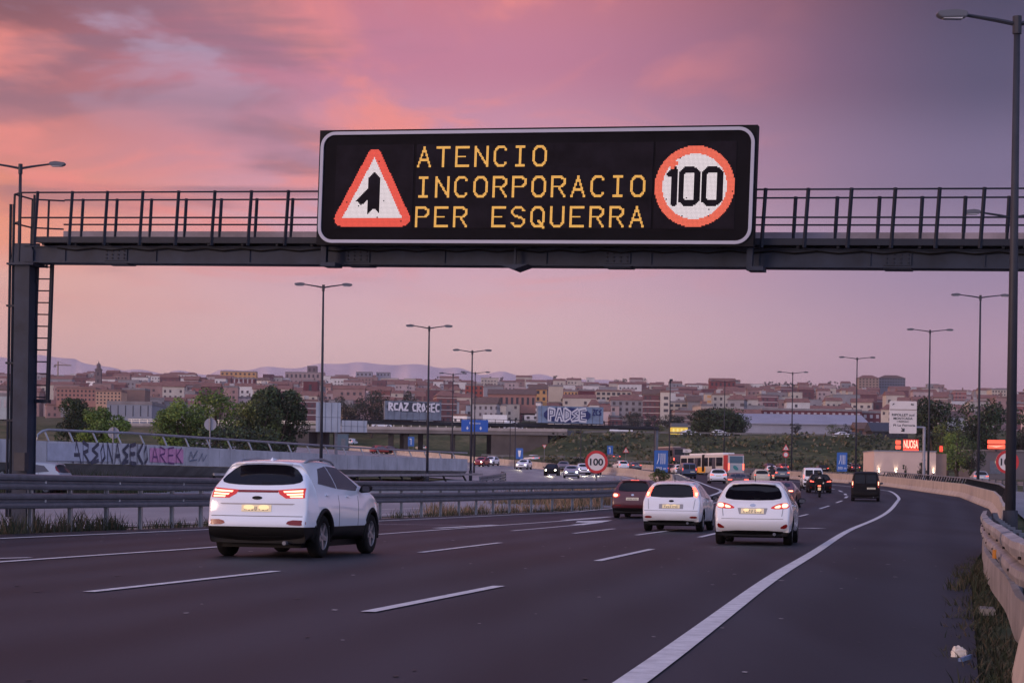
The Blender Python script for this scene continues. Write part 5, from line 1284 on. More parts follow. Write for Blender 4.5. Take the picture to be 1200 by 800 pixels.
# big white direction panel on a cantilever
a, b_ = at(1042, 507.5, 215), at(1074.5, 470, 215); cx_ = (a.x + b_.x) / 2; g = hground(b_.x + .9, 215); zc = a.z - g; zt = b_.z - g; w_ = b_.x - a.x
ps_ = at(1081.5, 500, 216); 
t = thing('direction_sign', 'large white panel with town names and arrow, on a grey cantilever post', 'road sign', (cx_, 215, g))
m = MB(); m.prism(rrect(-w_ / 2, zc, w_ / 2, zt, .1, 3), 0, .08); pl = m.build('panel', M_SIGNW, t)
zs = zc + (zt - zc) * .735
m = MB(); m.box((0, -.012, zs), (w_ * .99, .02, .09)); m.build('divider', mat('panel_divider', (.28, .22, .20), .6), pl)
m = MB(); m.prism(rrect(-w_ / 2 + .05, zc + .05, w_ / 2 - .05, zt - .05, .07, 3), -.004, -.001); 
hp = zt - zc
for s_, f, hh, xo, wd in (('RIPOLLET sud', .575, .065, .0, .82), ('MONTCADA', .465, .062, .0, .70), ('I REIXAC', .37, .045, .0, .44), ('PI La Ferreria', .255, .055, .05, .80), ('46', .90, .06, .33, .12)):
    text_part('lettering', s_, 1, M_INK, pl, (xo * w_, -.016, zc + hp * f), width=wd * w_, height=hh * hp * 1.15, bold=.012)
m = MB(); A_ = lambda x, z: (x * .22, zc + hp * .11 + z * .22)
m.prism([A_(-.9, .9), A_(-.6, 1.1), A_(.2, .2), A_(.2, .8), A_(.8, .8), A_(.8, -.8), A_(-.8, -.8), A_(-.8, -.2), A_(-.1, -.2)], -.02, -.006); m.build('arrow', M_INK, pl)
m = MB(); A_ = lambda x, z: (-.36 * w_ + x * .12, zc + hp * .90 + z * .12); m.prism([A_(-1, -.7), A_(-.7, -1), A_(.3, 0), A_(.5, -.6), A_(1, .9), A_(-.5, .6), A_(0, .3)], -.02, -.006); m.build('arrow', M_INK, pl)
m = MB(); px_o = ps_.x - cx_; m.tube([(px_o, .3, -.3), (px_o, .3, zc + hp * .22)], .16, 10); m.tube([(px_o, .3, zc + hp * .20), (-w_ * .3, .3, zc + hp * .20)], .11, 8); m.tube([(-w_ * .3, .2, zc), (-w_ * .3, .2, zt - .1)], .05, 6); m.tube([(w_ * .3, .2, zc), (w_ * .3, .2, zt - .1)], .05, 6); m.build('cantilever_post', M_GREYB, t)

# ------------------------------------------------------------------ litter and weeds on the near right
q = gnd(1122, 769)
lb = MB(); rr2 = random.Random(3); nU, nV = 9, 6
for i in range(nV + 1):
    for j in range(nU):
        a_ = 2 * math.pi * j / nU; e_ = math.pi * .5 * i / nV; r = .27 * (.19 + .07 * rr2.random()) * math.cos(e_) * (1.25 if math.cos(a_) > .3 else .8)
        lb.v.append((r * math.cos(a_), r * math.sin(a_) * .7, .046 * math.sin(e_) * (1 + .5 * rr2.random()) + (.02 if i else 0)))
lb.f = [(i * nU + j, i * nU + (j + 1) % nU, (i + 1) * nU + (j + 1) % nU, (i + 1) * nU + j) for i in range(nV) for j in range(nU)] + [tuple(range(nU - 1, -1, -1))]; lb.m = [0] * len(lb.f)
t = lb.build('plastic_bag', mat('crumpled_plastic', (.60, .56, .52), .4, var=.1, bump=.5, bscale=12), None, False); t.location = q; tag(t, 'crumpled whitish plastic bag lying on the shoulder', 'litter')
q = gnd(1130, 774.5); m = MB(); m.prism(chaikin([(-.05, -.03), (.05, -.02), (.055, .02), (-.04, .03)], 2), 0, .03, fn=lambda v: Vector((v.x, v.z, v.y + .02 * math.sin(v.x * 20))))
o = m.build('wrapper', mat('blue_wrapper', (.07, .13, .27), .45)); o.location = q; o.location.z += .005; tag(o, 'small flattened blue wrapper in front of the plastic bag', 'litter')
def blades(mb, base, n, spread, hgt, rnd_, w=.008, lean=.5):
    for _ in range(n):
        a_ = rnd_.uniform(0, 6.283); r = spread * math.sqrt(rnd_.random()); x, y = base[0] + r * math.cos(a_), base[1] + r * math.sin(a_)
        h_ = hgt * rnd_.uniform(.45, 1.1); b2 = rnd_.uniform(0, 6.283); l = lean * h_ * rnd_.random(); d_ = (math.cos(b2) * l, math.sin(b2) * l); pw = (w * math.sin(b2 + 1), -w * math.cos(b2 + 1)); z = base[2]
        mb.add([(x - pw[0], y - pw[1], z), (x + pw[0], y + pw[1], z), (x + d_[0] * .45 + pw[0] * .8, y + d_[1] * .45 + pw[1] * .8, z + h_ * .6), (x + d_[0] * .45 - pw[0] * .8, y + d_[1] * .45 - pw[1] * .8, z + h_ * .6), (x + d_[0], y + d_[1], z + h_)], [(0, 1, 2, 3), (3, 2, 4)], rnd_.choice((0, 0, 1)))
M_WEED = [mat('weed_green', (.020, .030, .014), .8), mat('weed_dry', (.055, .045, .028), .8)]
M_DRY = [mat('dry_grass', (.26, .17, .115), .85), mat('dry_grass_green', (.11, .10, .05), .85)]
rw = random.Random(9); m = MB()
for i in range(150):
    y = 12.6 + 26 * rw.random() ** 1.6; x = rx(y) + rw.uniform(-.12, bx(y) - rx(y) + .1); blades(m, (x, y, hroad(x, y) - .05), 34, .24, rw.uniform(.04, .17), rw, .006, 1.1)
for i in range(14):
    y = rw.uniform(25, 31); x = rx(y) - rw.uniform(-.2, .25); blades(m, (x, y, hroad(x, y) - .02), 26, .15, rw.uniform(.1, .3), rw, .007, .9)
tag(m.build('weeds', M_WEED), 'low dark weeds along the foot of the right-hand guardrail', 'weeds', kind='stuff')
m = MB()
for i in range(150):
    y = rw.choice([rw.uniform(45, 54), rw.uniform(50, 100)]); x = gx(y) - rw.uniform(-.1, .55); blades(m, (x, y, hroad(x, y) - .05), 22, .3, rw.uniform(.15, .62 if y < 54 else .4), rw, .012, .7)
tag(m.build('weeds', M_WEED), 'weed tufts between the posts of the left guardrail', 'weeds', kind='stuff')
m = MB()
for i in range(420):
    y = rw.uniform(104, 150); x = gx(y) - 1.2 - rw.random() * (5.5 if y < 130 else 4); blades(m, (x, y, hroad(x, y) - .05), 16, .5, rw.uniform(.5, 1.15), rw, .02, .6)
for i in range(60):
    y = rw.uniform(84, 104); x = gx(y) - .8 - rw.random() * 1.2; blades(m, (x, y, hroad(x, y) - .05), 16, .4, rw.uniform(.3, .7), rw, .014, .6)
tag(m.build('dry_grass', M_DRY), 'tall dry reddish grass behind the left guardrail, below the oncoming cars', 'grass', kind='stuff')
m = MB()
for i in range(260):
    px = rw.uniform(-40, 262); b_ = wpt(px, 0); d_ = rw.uniform(.3, 3.2); x, y = b_.x + .3 * d_, b_.y - d_; blades(m, (x, y, hroad(x, y) - .1), 18, .5, rw.uniform(.5, 1.3 if px < 150 else .8), rw, .022, .6)
tag(m.build('grass', [mat('ramp_grass', (.035, .050, .018), .85), mat('ramp_grass_dry', (.09, .08, .045), .85)]), 'rough grass growing at the foot of the painted ramp', 'grass', kind='stuff')
# ------------------------------------------------------------------ overpass behind the far end of the motorway
DKA, DKB = at(150, 497, 470), at(665, 504, 432)         # deck edge, left to right (top of the slab)
ov = thing('overpass_bridge', 'grey road overpass on dark piers crossing behind the graffiti display backs', 'bridge', DKA)
dd = DKB - DKA; Ld = dd.length; du = dd.normalized(); dn = Vector((-du.y, du.x, 0)).normalized()
def dk(u, n_=0, z=0): return du * u + dn * n_ + Vector((0, 0, z))
def slab(u0, u1, n0, n1, z0, z1, name, m_, par):
    m = MB(); m.add([dk(u, n, z) for u in (u0, u1) for n in (n0, n1) for z in (z0, z1)], [(0,1,3,2),(4,6,7,5),(0,4,5,1),(2,3,7,6),(0,2,6,4),(1,5,7,3)]); return m.build(name, m_, par)
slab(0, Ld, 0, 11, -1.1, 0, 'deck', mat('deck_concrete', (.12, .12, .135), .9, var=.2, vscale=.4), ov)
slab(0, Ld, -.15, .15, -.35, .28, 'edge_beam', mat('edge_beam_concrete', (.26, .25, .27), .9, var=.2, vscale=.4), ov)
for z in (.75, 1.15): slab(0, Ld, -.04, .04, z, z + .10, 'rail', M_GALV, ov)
for k in range(52):
    u = Ld * (k + .5) / 52; slab(u - .07, u + .07, -.06, .06, .28, 1.2, 'post', M_GALV, ov)
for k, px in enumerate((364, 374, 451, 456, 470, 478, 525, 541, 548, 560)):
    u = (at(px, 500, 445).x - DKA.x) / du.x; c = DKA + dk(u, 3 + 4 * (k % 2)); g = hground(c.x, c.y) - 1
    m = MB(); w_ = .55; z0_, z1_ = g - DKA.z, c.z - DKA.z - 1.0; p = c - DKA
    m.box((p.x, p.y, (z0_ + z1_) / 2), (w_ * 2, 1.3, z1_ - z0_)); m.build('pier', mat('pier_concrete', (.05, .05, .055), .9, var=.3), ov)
# abutment at the right end of the opening and wing wall
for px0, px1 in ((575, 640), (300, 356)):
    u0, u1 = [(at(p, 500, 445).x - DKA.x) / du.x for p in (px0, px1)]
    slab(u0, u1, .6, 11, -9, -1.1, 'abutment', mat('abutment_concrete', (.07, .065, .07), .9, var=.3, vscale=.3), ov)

# sign gantry with the graffitied display backs
G0, G1 = at(393, 497, 322), at(771, 498.5, 334)
g2 = thing('sign_gantry', 'long dark distant gantry bearing two graffitied display backs and a blue sign', 'gantry', G0)
d2 = (G1 - G0); L2 = d2.length; a2 = math.atan2(d2.y, d2.x); g2.rotation_euler = (0, 0, a2); slope2 = d2.z / L2
def gx2(px): return (at(px, 498, 326).x - G0.x) / math.cos(a2)
m = MB(); m.box((L2 / 2, 0, .0 + slope2 * L2 / 2), (L2, .9, .62)); m.box((L2 / 2, -.6, .34), (L2, 1.2, .08)); m.build('beam', mat('dark_gantry', (.030, .032, .040), .6, .3, var=.2), g2)
for z in (1.25, .85):
    m = MB(); m.tube([(0, -1.1, z), (L2, -1.1, z)], .045, 5); m.build('rail', M_GRATE, g2)
for k in range(38):
    m = MB(); x = L2 * (k + .3) / 38; m.tube([(x, -1.1, .3), (x, -1.1, 1.3)], .05, 4); m.build('post', M_GRATE, g2)
for x in (.15, L2 - .2):
    c = G0 + Vector((math.cos(a2) * x, math.sin(a2) * x, 0)); g = hground(c.x, c.y) - G0.z - .5
    m = MB(); m.box((x, 0, (g + .9) / 2 + (-.3 if x > 5 else .35)), (.42, .5, -g + (.6 if x > 5 else 1.6))); m.build('column', M_GALVD, g2)
def display(px0, px1, pyt, pyb, label, col, strokes, m_st, base):
    x0, x1 = gx2(px0), gx2(px1); z0, z1 = at(px0, pyb, 326).z - G0.z, at(px0, pyt, 326).z - G0.z
    c = G0 + Vector((math.cos(a2) * x0, math.sin(a2) * x0, 0)); t = thing('display_back', label, 'sign', c, a2); w_ = x1 - x0
    m = MB(); m.box((w_ / 2, -.9, (z0 + z1) / 2), (w_, 1.0, z1 - z0)); m.build('casing', col, t)
    for k in range(9):
        m = MB(); x = w_ * (k + .5) / 9; m.box((x, -1.42, (z0 + z1) / 2), (.06, .05, z1 - z0)); m.build('seam_strip', M_GALVD, t)
    for (bx0, bx1, bz0_, bz1_, mm) in base:
        m = MB(); m.prism(chaikin([(w_ * bx0, z0 + (z1 - z0) * bz0_), (w_ * bx1, z0 + (z1 - z0) * bz0_), (w_ * bx1, z0 + (z1 - z0) * bz1_), (w_ * bx0, z0 + (z1 - z0) * bz1_)], 2), -1.452, -1.42); m.build('paint_ground', mm, t)
    for glyphs, gx0, gx1, gz0, gz1, wd, mm, yo in strokes:
        n = len(glyphs); cw = (gx1 - gx0) / n
        for i, ch in enumerate(glyphs):
            if ch == ' ': continue
            mb = MB(); e = 0
            for st in GA2.get(ch, GA.get(ch)):
                for a, b_ in zip(st, st[1:]):
                    A_ = Vector((w_ * (gx0 + cw * (i + .08 + a[0] * .84)), z0 + (z1 - z0) * (gz0 + (gz1 - gz0) * a[1]))); B_ = Vector((w_ * (gx0 + cw * (i + .08 + b_[0] * .84)), z0 + (z1 - z0) * (gz0 + (gz1 - gz0) * b_[1])))
                    dq = (B_ - A_).normalized(); nq = Vector((-dq.y, dq.x)) * wd; A_ -= dq * wd * .6; B_ += dq * wd * .6; e += .0008
                    mb.add([(p.x, yo - e, p.y) for p in (A_ - nq, B_ - nq, B_ + nq, A_ + nq)], [(0, 1, 2, 3)])
            mb.build('sprayed_letter', mm, t)
GA2 = {'P': [[(.15,0),(.15,1),(.8,.9),(.75,.5),(.2,.45)]], 'D': [[(.15,0),(.15,1),(.8,.75),(.8,.25),(.15,0)]], 'T': [[(.05,.95),(.95,.95)],[(.5,.95),(.5,0)]], 'Z': [[(.1,.95),(.9,.95),(.1,.05),(.9,.05)]], 'I': [[(.5,0),(.5,1)]], 'C': [[(.9,.9),(.3,.9),(.1,.5),(.3,.1),(.9,.1)]], 'L': [[(.2,1),(.2,.05),(.9,.05)]], 'H': [[(.1,0),(.1,1)],[(.9,0),(.9,1)],[(.1,.5),(.9,.5)]]}
M_BOXB = mat('display_casing', (.16, .19, .24), .6, .2, var=.25, vscale=.8); M_BOXC = mat('display_casing_blue', (.20, .26, .36), .6, .2, var=.25, vscale=.8)
M_SPRW = mat('sprayed_white', (.62, .60, .64), .6, var=.1); M_NAVY = mat('sprayed_navy', (.012, .02, .11), .6, var=.3, vscale=2)
display(450, 515, 470.5, 492, 'grey display back with white sprayed lettering over the overpass', M_BOXB,
        [('ROAT', .05, .42, .48, .92, .13, M_SPRW, -1.47), ('CREW', .50, .97, .48, .92, .13, M_SPRW, -1.47)], None, [(.03, .98, .44, .96, mat('sprayed_dark', (.04, .05, .07), .7, var=.3))]) if False else None
GA2['W'] = [[(.05,1),(.25,0),(.5,.7),(.75,0),(.95,1)]]
display(450, 515, 470.5, 492, 'grey display back with white sprayed lettering over the overpass', M_BOXB,
        [('RCAZ', .06, .42, .5, .9, .14, M_SPRW, -1.46), ('CROSEC', .48, .97, .46, .9, .13, M_SPRW, -1.46)], None, [(.03, .98, .42, .96, mat('sprayed_dark', (.035, .045, .065), .7, var=.3))])
display(628, 706, 474.5, 494.5, 'pale blue display back with bubbly white letters on a navy cloud', M_BOXC,
        [('PADSE', .15, .74, .16, .84, .30, M_SPRW, -1.46), ('PADSE', .15, .74, .2, .8, .07, M_NAVY, -1.475), ('ZCS', .83, .97, .5, .85, .10, M_NAVY, -1.46)], None, [(.09, .80, .04, .92, M_NAVY)])
def hung_sign(px0, px1, pyt, pyb, label, m_, kind):
    x0, x1 = gx2(px0), gx2(px1); z0, z1 = at(px0, pyb, 326).z - G0.z, at(px0, pyt, 326).z - G0.z; w_ = x1 - x0
    c = G0 + Vector((math.cos(a2) * x0, math.sin(a2) * x0, 0)); t = thing('direction_sign', label, 'road sign', c, a2)
    m = MB(); m.prism([(0, z0), (w_, z0), (w_, z1), (0, z1)], -1.5, -1.36); pl = m.build('panel', m_, t)
    m = MB(); m.box((w_ * .5, -1.1, (z0 + z1) / 2), (.12, .5, z1 - z0)); m.build('bracket', M_GRATE, t)
    if kind == 'blue':
        for s_ in (.22, .72):
            m = MB(); k = .32; x = w_ * s_; z = z0 + .5; m.prism([(x - k * .25, z + k), (x - k * .25, z + k * .3), (x - k * .7, z + k * .3), (x, z - k * .7), (x + k * .7, z + k * .3), (x + k * .25, z + k * .3), (x + k * .25, z + k)], -1.53, -1.505); m.build('lane_arrow', M_WHITE, pl)
        text_part('lettering', 'Barcelona', 1, M_WHITE, pl, (w_ / 2, -1.51, z0 + (z1 - z0) * .72), width=w_ * .42)
    else:
        for k in range(4): m = MB(); m.box((w_ * (k + .5) / 4, -1.52, (z0 + z1) / 2), (.06, .05, z1 - z0)); m.build('stiffener', M_GALVD, pl)
        m = MB(); m.box((w_ / 2, -1.52, (z0 + z1) / 2), (w_, .045, .06)); m.build('stiffener', M_GALVD, pl)
hung_sign(538.5, 569.5, 491.5, 505.5, 'blue overhead direction sign with two white arrows, hung from the distant gantry', mat('overhead_blue', (.02, .10, .42), .4), 'blue')
M_BACKP = mat('pale_panel_back', (.34, .37, .43), .5, .2, var=.12, vscale=.5)
hung_sign(372, 400, 473, 507, 'tall pale panel back left of the overpass, behind the ramp lamp', M_BACKP, 'back')
hung_sign(401, 430, 493.5, 507, 'low pale panel back beside the tall one, under the gantry beam', M_BACKP, 'back')
# steel guardrails along the service road and the foot of the bank
def w_guard(label, P, z0=.5, m_=M_GALV, step=4.0):
    c = P[0].copy(); t = thing('guardrail', label, 'guardrail', c); Q = [p - c for p in P]
    m = MB(); m.sweep(Q, wsec(z0, .34)); m.build('rail', m_, t)
    acc = 0
    for a, b_ in zip(Q, Q[1:]):
        L = (b_ - a).length
        while acc < L:
            p = a.lerp(b_, acc / L); m = MB(); m.box((p.x, p.y + .1, p.z + .4), (.14, .14, .9)); m.build('post', M_GALVD, t); acc += step
        acc -= L
    return t
def rpath(f, y0, y1, st=6):
    ys = list(range(y0, y1, st)) + [y1]; return [Vector((f(y), y, hground(f(y), y))) for y in ys]
w_guard('galvanised guardrail beyond the service road, below the lit building', rpath(lambda y: rx(y) + 10.2, 100, 232))
w_guard('long guardrail at the foot of the grassy bank behind the buses', rpath(lambda y: rx(y) + 8.5 - .0 * y, 238, 384, 8), m_=M_CONCD)
w_guard('dull guardrail across the foot of the grass beside the underpass', [Vector((x, 396 - .05 * x, hground(x, 396 - .05 * x))) for x in range(-6, 32, 4)], .6, M_CONCD)
w_guard('guardrail along the top road above the grassy bank', [Vector((x, 446, hground(x, 446))) for x in range(12, 84, 6)], .45, M_CONCD)

# ------------------------------------------------------------------ lit roadside building with red signs
M_LITW = mat('lit_render_wall', (.62, .46, .40), .85, var=.06, vscale=.6)
yB = 262; a, b_ = at(1024, 556, yB), at(1097, 527.5, yB); g = hground((a.x + b_.x) / 2, yB); w_ = b_.x - a.x; hB = b_.z - g + .1
rb_ = thing('roadside_restaurant', 'low pale building with upward wall lamps and red lit letters on its roof', 'building', (a.x, yB, g - .3))
m = MB(); m.box((w_ / 2, 4, hB / 2), (w_, 8, hB)); m.build('wall', M_LITW, rb_)
m = MB(); m.box((w_ / 2, 4, hB + .05), (w_ + .15, 8.2, .12)); m.build('parapet_cap', M_GREYB, rb_)
m = MB(); m.box((w_ + .75, 4.2, hB / 2 - .1), (1.5, 7, hB - .2)); m.build('side_wall', mat('brown_render', (.30, .20, .16), .85, var=.1), rb_)
def wl(px): return at(px, 540, yB).x - a.x
for px in (1030, 1050, 1094):
    lm = MB(); x = wl(px); lm.box((x, -.06, hB * .30), (.16, .10, .22)); lo = lm.build('wall_lamp', M_BLACK, rb_)
    lm = MB(); lm.box((x, -.065, hB * .30 + .125), (.10, .08, .02)); lm.build('lamp_lens', mat('warm_lamp', (1, .9, .7), .4, emit=(1, .86, .6), estr=40), lo)
    ld = bpy.data.lights.new('wall_lamp_light', 'SPOT'); ld.energy = 70; ld.color = (1, .84, .62); ld.spot_size = math.radians(60); ld.spot_blend = .8; ld.shadow_soft_size = .06
    lobj = bpy.data.objects.new('wall_lamp_light', ld); COL.objects.link(lobj); lobj.parent = rb_; lobj.location = (x, -.13, hB * .30 + .15); lobj.rotation_euler = (math.radians(180 - 8), 0, 0)
M_RLIT = mat('red_sign_light', (.3, .02, .02), .4, emit=(1, .10, .05), estr=1.6); M_RLITD = mat('red_sign_box', (.25, .012, .012), .4, emit=(1, .05, .03), estr=.45)
zr = hB + .1; sg = thing('roof_sign', 'red lit roof letters on the low pale building', 'sign', (a.x, yB, g - .3))
x0, x1 = wl(1059), wl(1077); zz0, zz1 = at(1068, 528, yB).z - g + .3, at(1068, 514.5, yB).z - g + .3
m = MB(); m.box(((x0 + x1) / 2, .5, (zz0 + zz1) / 2), (x1 - x0, .12, zz1 - zz0)); m.build('board', M_RLITD, sg)
text_part('lettering', 'NUOSA', 1, mat('sign_letter_light', (.5, .2, .15), .4, emit=(1, .42, .30), estr=1.8), sg, ((x0 + x1) / 2, .42, (zz0 + zz1) / 2 + .12), width=(x1 - x0) * .94, height=(zz1 - zz0) * .70, bold=.02)
m = MB(); m.box(((x0 + x1) / 2, .42, zz0 + .14), (x1 - x0, .05, .16)); m.build('light_strip', M_RLIT, sg)
x0, x1 = wl(1050), wl(1056); 
for zc in (.32, .75):
    m = MB(); m.prism(rrect(x0, zz0 + zc * (zz1 - zz0) - .26, x1, zz0 + zc * (zz1 - zz0) + .22, .08, 2), .4, .5); m.build('emblem', M_RLIT, sg)
m = MB(); m.tube([(x0 + .3, .5, hB - .2), (x0 + .3, .5, zz0 + .3)], .04, 5); m.tube([(wl(1062), .55, hB - .2), (wl(1062), .55, zz0 + .3)], .04, 5); m.tube([(wl(1074), .55, hB - .2), (wl(1074), .55, zz0 + .3)], .04, 5); m.build('mount', M_GRATE, sg)
sg = thing('roof_sign', 'small red lit sign box on the brown end of the pale building', 'sign', (a.x + wl(1103.5), yB, g - .3 + hB))
m = MB(); m.box((0, .4, .42), (.40, .18, .82)); bx = m.build('box', M_RLITD, sg)
text_part('lettering', 'B', 1, M_RLIT, bx, (0, .29, .42), height=.6)
# grey shed farther right with a red band sign
yS = 300; a, b_ = at(1140, 558, yS), at(1215, 529, yS); g = hground(b_.x, yS); sh = thing('commercial_shed', 'grey shed behind the right 100 sign', 'building', (a.x, yS, g - .3)); w_ = b_.x - a.x; hS = b_.z - g + .3
m = MB(); m.box((w_ / 2, 6, hS / 2), (w_, 12, hS)); m.build('wall', mat('grey_cladding', (.11, .10, .11), .7, var=.15, vscale=.3), sh); m = MB(); m.box((w_ / 2, 6, hS + .1), (w_ + .3, 12.3, .2)); m.build('roof', M_CONCD, sh)
m = MB(); m.box((w_ * .35, -.02, hS * .45), (1.6, .08, 1.9)); m.build('door', M_GALVD, sh)
lm = MB(); lm.box((wl(1168) * 0 + at(1168, 541, yS).x - a.x, -.1, at(1168, 541, yS).z - g + .3), (.3, .12, .22)); lm.build('wall_lamp', mat('warm_lamp2', (1, .8, .5), .4, emit=(1, .70, .36), estr=9), sh)
c0 = at(1156.5, 525.5, yS); c1 = at(1177, 515.5, yS); bs = thing('band_sign', 'red lit sign of two stacked bars above the grey shed', 'sign', (c0.x, yS - .5, hS + g - .3)); z0 = c0.z - hS - g + .3; zt = c1.z - hS - g + .3; w_ = c1.x - c0.x
m = MB(); m.prism(rrect(0, z0, w_, z0 + (zt - z0) * .46, .08, 2), 0, .15); m.build('bar', M_RLIT, bs)
m = MB(); m.prism(rrect(0, z0 + (zt - z0) * .56, w_, zt, .08, 2), 0, .15); m.build('bar', M_RLIT, bs)
m = MB(); m.prism([(.1, z0 + (zt - z0) * .3), (w_ * .5, z0 + (zt - z0) * .2), (w_ - .1, z0 + (zt - z0) * .36), (w_ * .5, z0 + (zt - z0) * .28)], -.03, -.002); m.build('wave_mark', mat('sign_mark_light', (.5, .3, .25), .4, emit=(1, .45, .32), estr=1.7), bs)
m = MB(); m.tube([(w_ / 2, .2, -.1), (w_ / 2, .2, z0 + .1)], .08, 6); m.build('mount', M_GRATE, bs)

# ------------------------------------------------------------------ trees
def leafmat(name, c, c2): return mat(name, c, .75, col2=c2, vscale=.8, detail=3)
L_DARK = [leafmat('foliage_dark', (.026, .050, .022), (.06, .095, .035)), leafmat('foliage_dark2', (.010, .018, .011), (.020, .034, .016))]
L_MID = [leafmat('foliage_mid', (.10, .17, .034), (.20, .28, .055)), leafmat('foliage_mid2', (.05, .09, .022), (.10, .15, .035))]
L_OLIVE = [leafmat('foliage_olive', (.09, .125, .032), (.17, .20, .055)), leafmat('foliage_olive2', (.028, .042, .016), (.05, .065, .022))]
L_FAR = [leafmat('foliage_far', (.016, .026, .020), (.03, .042, .028)), leafmat('foliage_far2', (.012, .02, .017), (.022, .032, .024))]
M_BARK = mat('bark', (.06, .045, .035), .9, var=.3, vscale=3, bump=.4)
def tree(px, py_base, py_top, wpx, Y, label, mats, name='tree', seed=0, clumps=26, leaves=380, group=None, trunk=True, lsz=1.0, zb=None, flat=1.0):
    c = at(px, py_base, Y); tp = at(px, py_top, Y); g = hground(c.x, Y) if zb is None else zb; h_ = tp.z - g; r = wpx * Y / F / 2; R_ = random.Random(seed * 7 + 3)
    t = thing(name, label, 'tree', (c.x, Y, g), 0, group); th = min(h_ * .35, 2.2) if trunk else .3
    m = MB(); m.tube([(0, 0, -.3), (r * .04, 0, th), (0, 0, h_ * .7)], [.05 * h_ * .6, .045 * h_ * .6, .012 * h_], 8)
    for k in range(6):
        a_ = 6.283 * k / 6 + R_.random(); q = r * .6; m.tube([(0, 0, th * (.7 + .15 * (k % 3))), (math.cos(a_) * q * .5, math.sin(a_) * q * .5, h_ * .45), (math.cos(a_) * q, math.sin(a_) * q, h_ * (.55 + .2 * R_.random()))], [.016 * h_, .012 * h_, .004 * h_], 5)
    m.build('trunk', M_BARK, t)
    mb = MB(); cz = (th * .75 + h_) / 2; hz = (h_ - th * .75) / 2
    cl = []
    for _ in range(clumps):
        for _t in range(40):
            x, y, z = [R_.uniform(-1, 1) for _ in range(3)]
            if x * x + y * y + abs(z) ** 2.4 * flat < 1 and x * x + y * y + z * z > .18: break
        q = R_.uniform(.20, .36); k = 1 - q * .8
        cl.append((x * r * k, y * r * k, cz + z * hz * k, q * r, q * min(hz, r) * 1.05, R_.random() < .5))
    sz = max(.10, .024 * (r + hz)) * lsz
    for (x, y, z, qr, qz, mi) in cl:
        for _ in range(leaves):
            a_, b2 = R_.uniform(0, 6.283), math.asin(R_.uniform(-1, 1)); rr = R_.uniform(.45, 1.08) ** .6
            p = Vector((x + qr * rr * math.cos(a_) * math.cos(b2), y + qr * rr * math.sin(a_) * math.cos(b2), max(.1, z + qz * rr * math.sin(b2))))
            u = Vector((R_.gauss(0, 1), R_.gauss(0, 1), R_.gauss(0, .7))).normalized(); v = u.cross(Vector((R_.gauss(0, 1), R_.gauss(0, 1), R_.gauss(0, 1)))).normalized(); s_ = sz * R_.uniform(.5, 1.15)
            mb.add([p - u * s_, p + v * s_ * .55, p + u * s_, p - v * s_ * .55], [(0, 1, 2, 3)], int(mi) if R_.random() < .85 else 1 - int(mi))
    mb.build('crown', mats, t); return t
LT = 'trees behind the painted ramp'
tree(91, 524, 462, 62, 190, 'round dark tree behind the ramp, nearest the gantry column', L_DARK, seed=1, group=LT)
tree(118, 528, 476, 74, 172, 'bright green bushy tree in front of the round dark one', L_MID, seed=2, group=LT, clumps=30)
tree(208, 530, 466, 78, 210, 'broad olive green tree leftmost of the tall clump behind the ramp', L_MID, seed=3, group=LT, clumps=32)
tree(252, 532, 452, 76, 216, 'tall loose green tree behind the round sign back', L_MID, seed=4, group=LT, clumps=30, leaves=130)
tree(300, 532, 458, 66, 205, 'mid green tree filling the middle of the clump behind the ramp', L_OLIVE, seed=5, group=LT, clumps=28)
tree(327, 533, 447, 76, 220, 'tallest dark green tree, rightmost behind the ramp', L_DARK, seed=6, group=LT, clumps=38)
tree(280, 532, 492, 130, 196, 'low dark shrubbery mass under the tall clump', L_DARK, 'shrub', 7, 40, 120, LT, False)
tree(843, 512, 477.5, 80, 455, 'broad dark domed tree on the bank above the buses', L_DARK, seed=8, clumps=90, leaves=190, trunk=False, lsz=1.0, flat=.6)
tree(866, 513, 488, 30, 453, 'dark bush leaning on the right of the domed tree', L_DARK, 'shrub', 9, 18, 130, None, False)
tree(932, 512, 494.5, 22, 470, 'small round dark tree in front of the long pale warehouse', L_FAR, seed=10, clumps=16, leaves=110)
tree(976, 513, 496, 24, 470, 'olive bush before the warehouse, left of the darker pair', L_OLIVE, 'shrub', 11, 14, 110, None, False)
tree(990, 513, 495, 24, 474, 'dark bush before the warehouse, beside the olive one', L_FAR, 'shrub', 12, 16, 110, None, False)
tree(742, 503, 482, 36, 520, 'dark hedge tree behind the end of the graffiti gantry', L_FAR, seed=13, clumps=20, leaves=110)
tree(785, 503, 484, 52, 530, 'grey green tree above the yellow lit shop', L_FAR, seed=14, clumps=26, leaves=110)
tree(773, 510, 494, 16, 470, 'small shrub left of the yellow lit shop', L_OLIVE, 'shrub', 15, 10, 90, None, False)
tree(435, 503, 455, 62, 560, 'dark tree group behind the overpass, left of the grey display back', L_FAR, seed=16, clumps=34, leaves=120)
tree(402, 503, 464, 40, 560, 'lower dark tree behind the tall pale panel back', L_FAR, seed=17, clumps=24, leaves=110)
tree(476, 500, 456, 34, 570, 'dark tree rising behind the grey display back', L_FAR, seed=18, clumps=20, leaves=110)
RT = 'trees on the right'
tree(1096, 548, 455, 66, 330, 'large dark tree behind the white direction panel', L_DARK, seed=19, group=RT, clumps=42, leaves=140)
tree(1150, 548, 461, 66, 325, 'large dark tree behind the right-hand lamp post, left of the pole pair', L_DARK, seed=20, group=RT, clumps=42, leaves=140)
tree(1121, 550, 500, 44, 285, 'olive weeping tree just right of the pale building', L_MID[::-1], seed=21, group=RT, clumps=26, leaves=140, trunk=False)
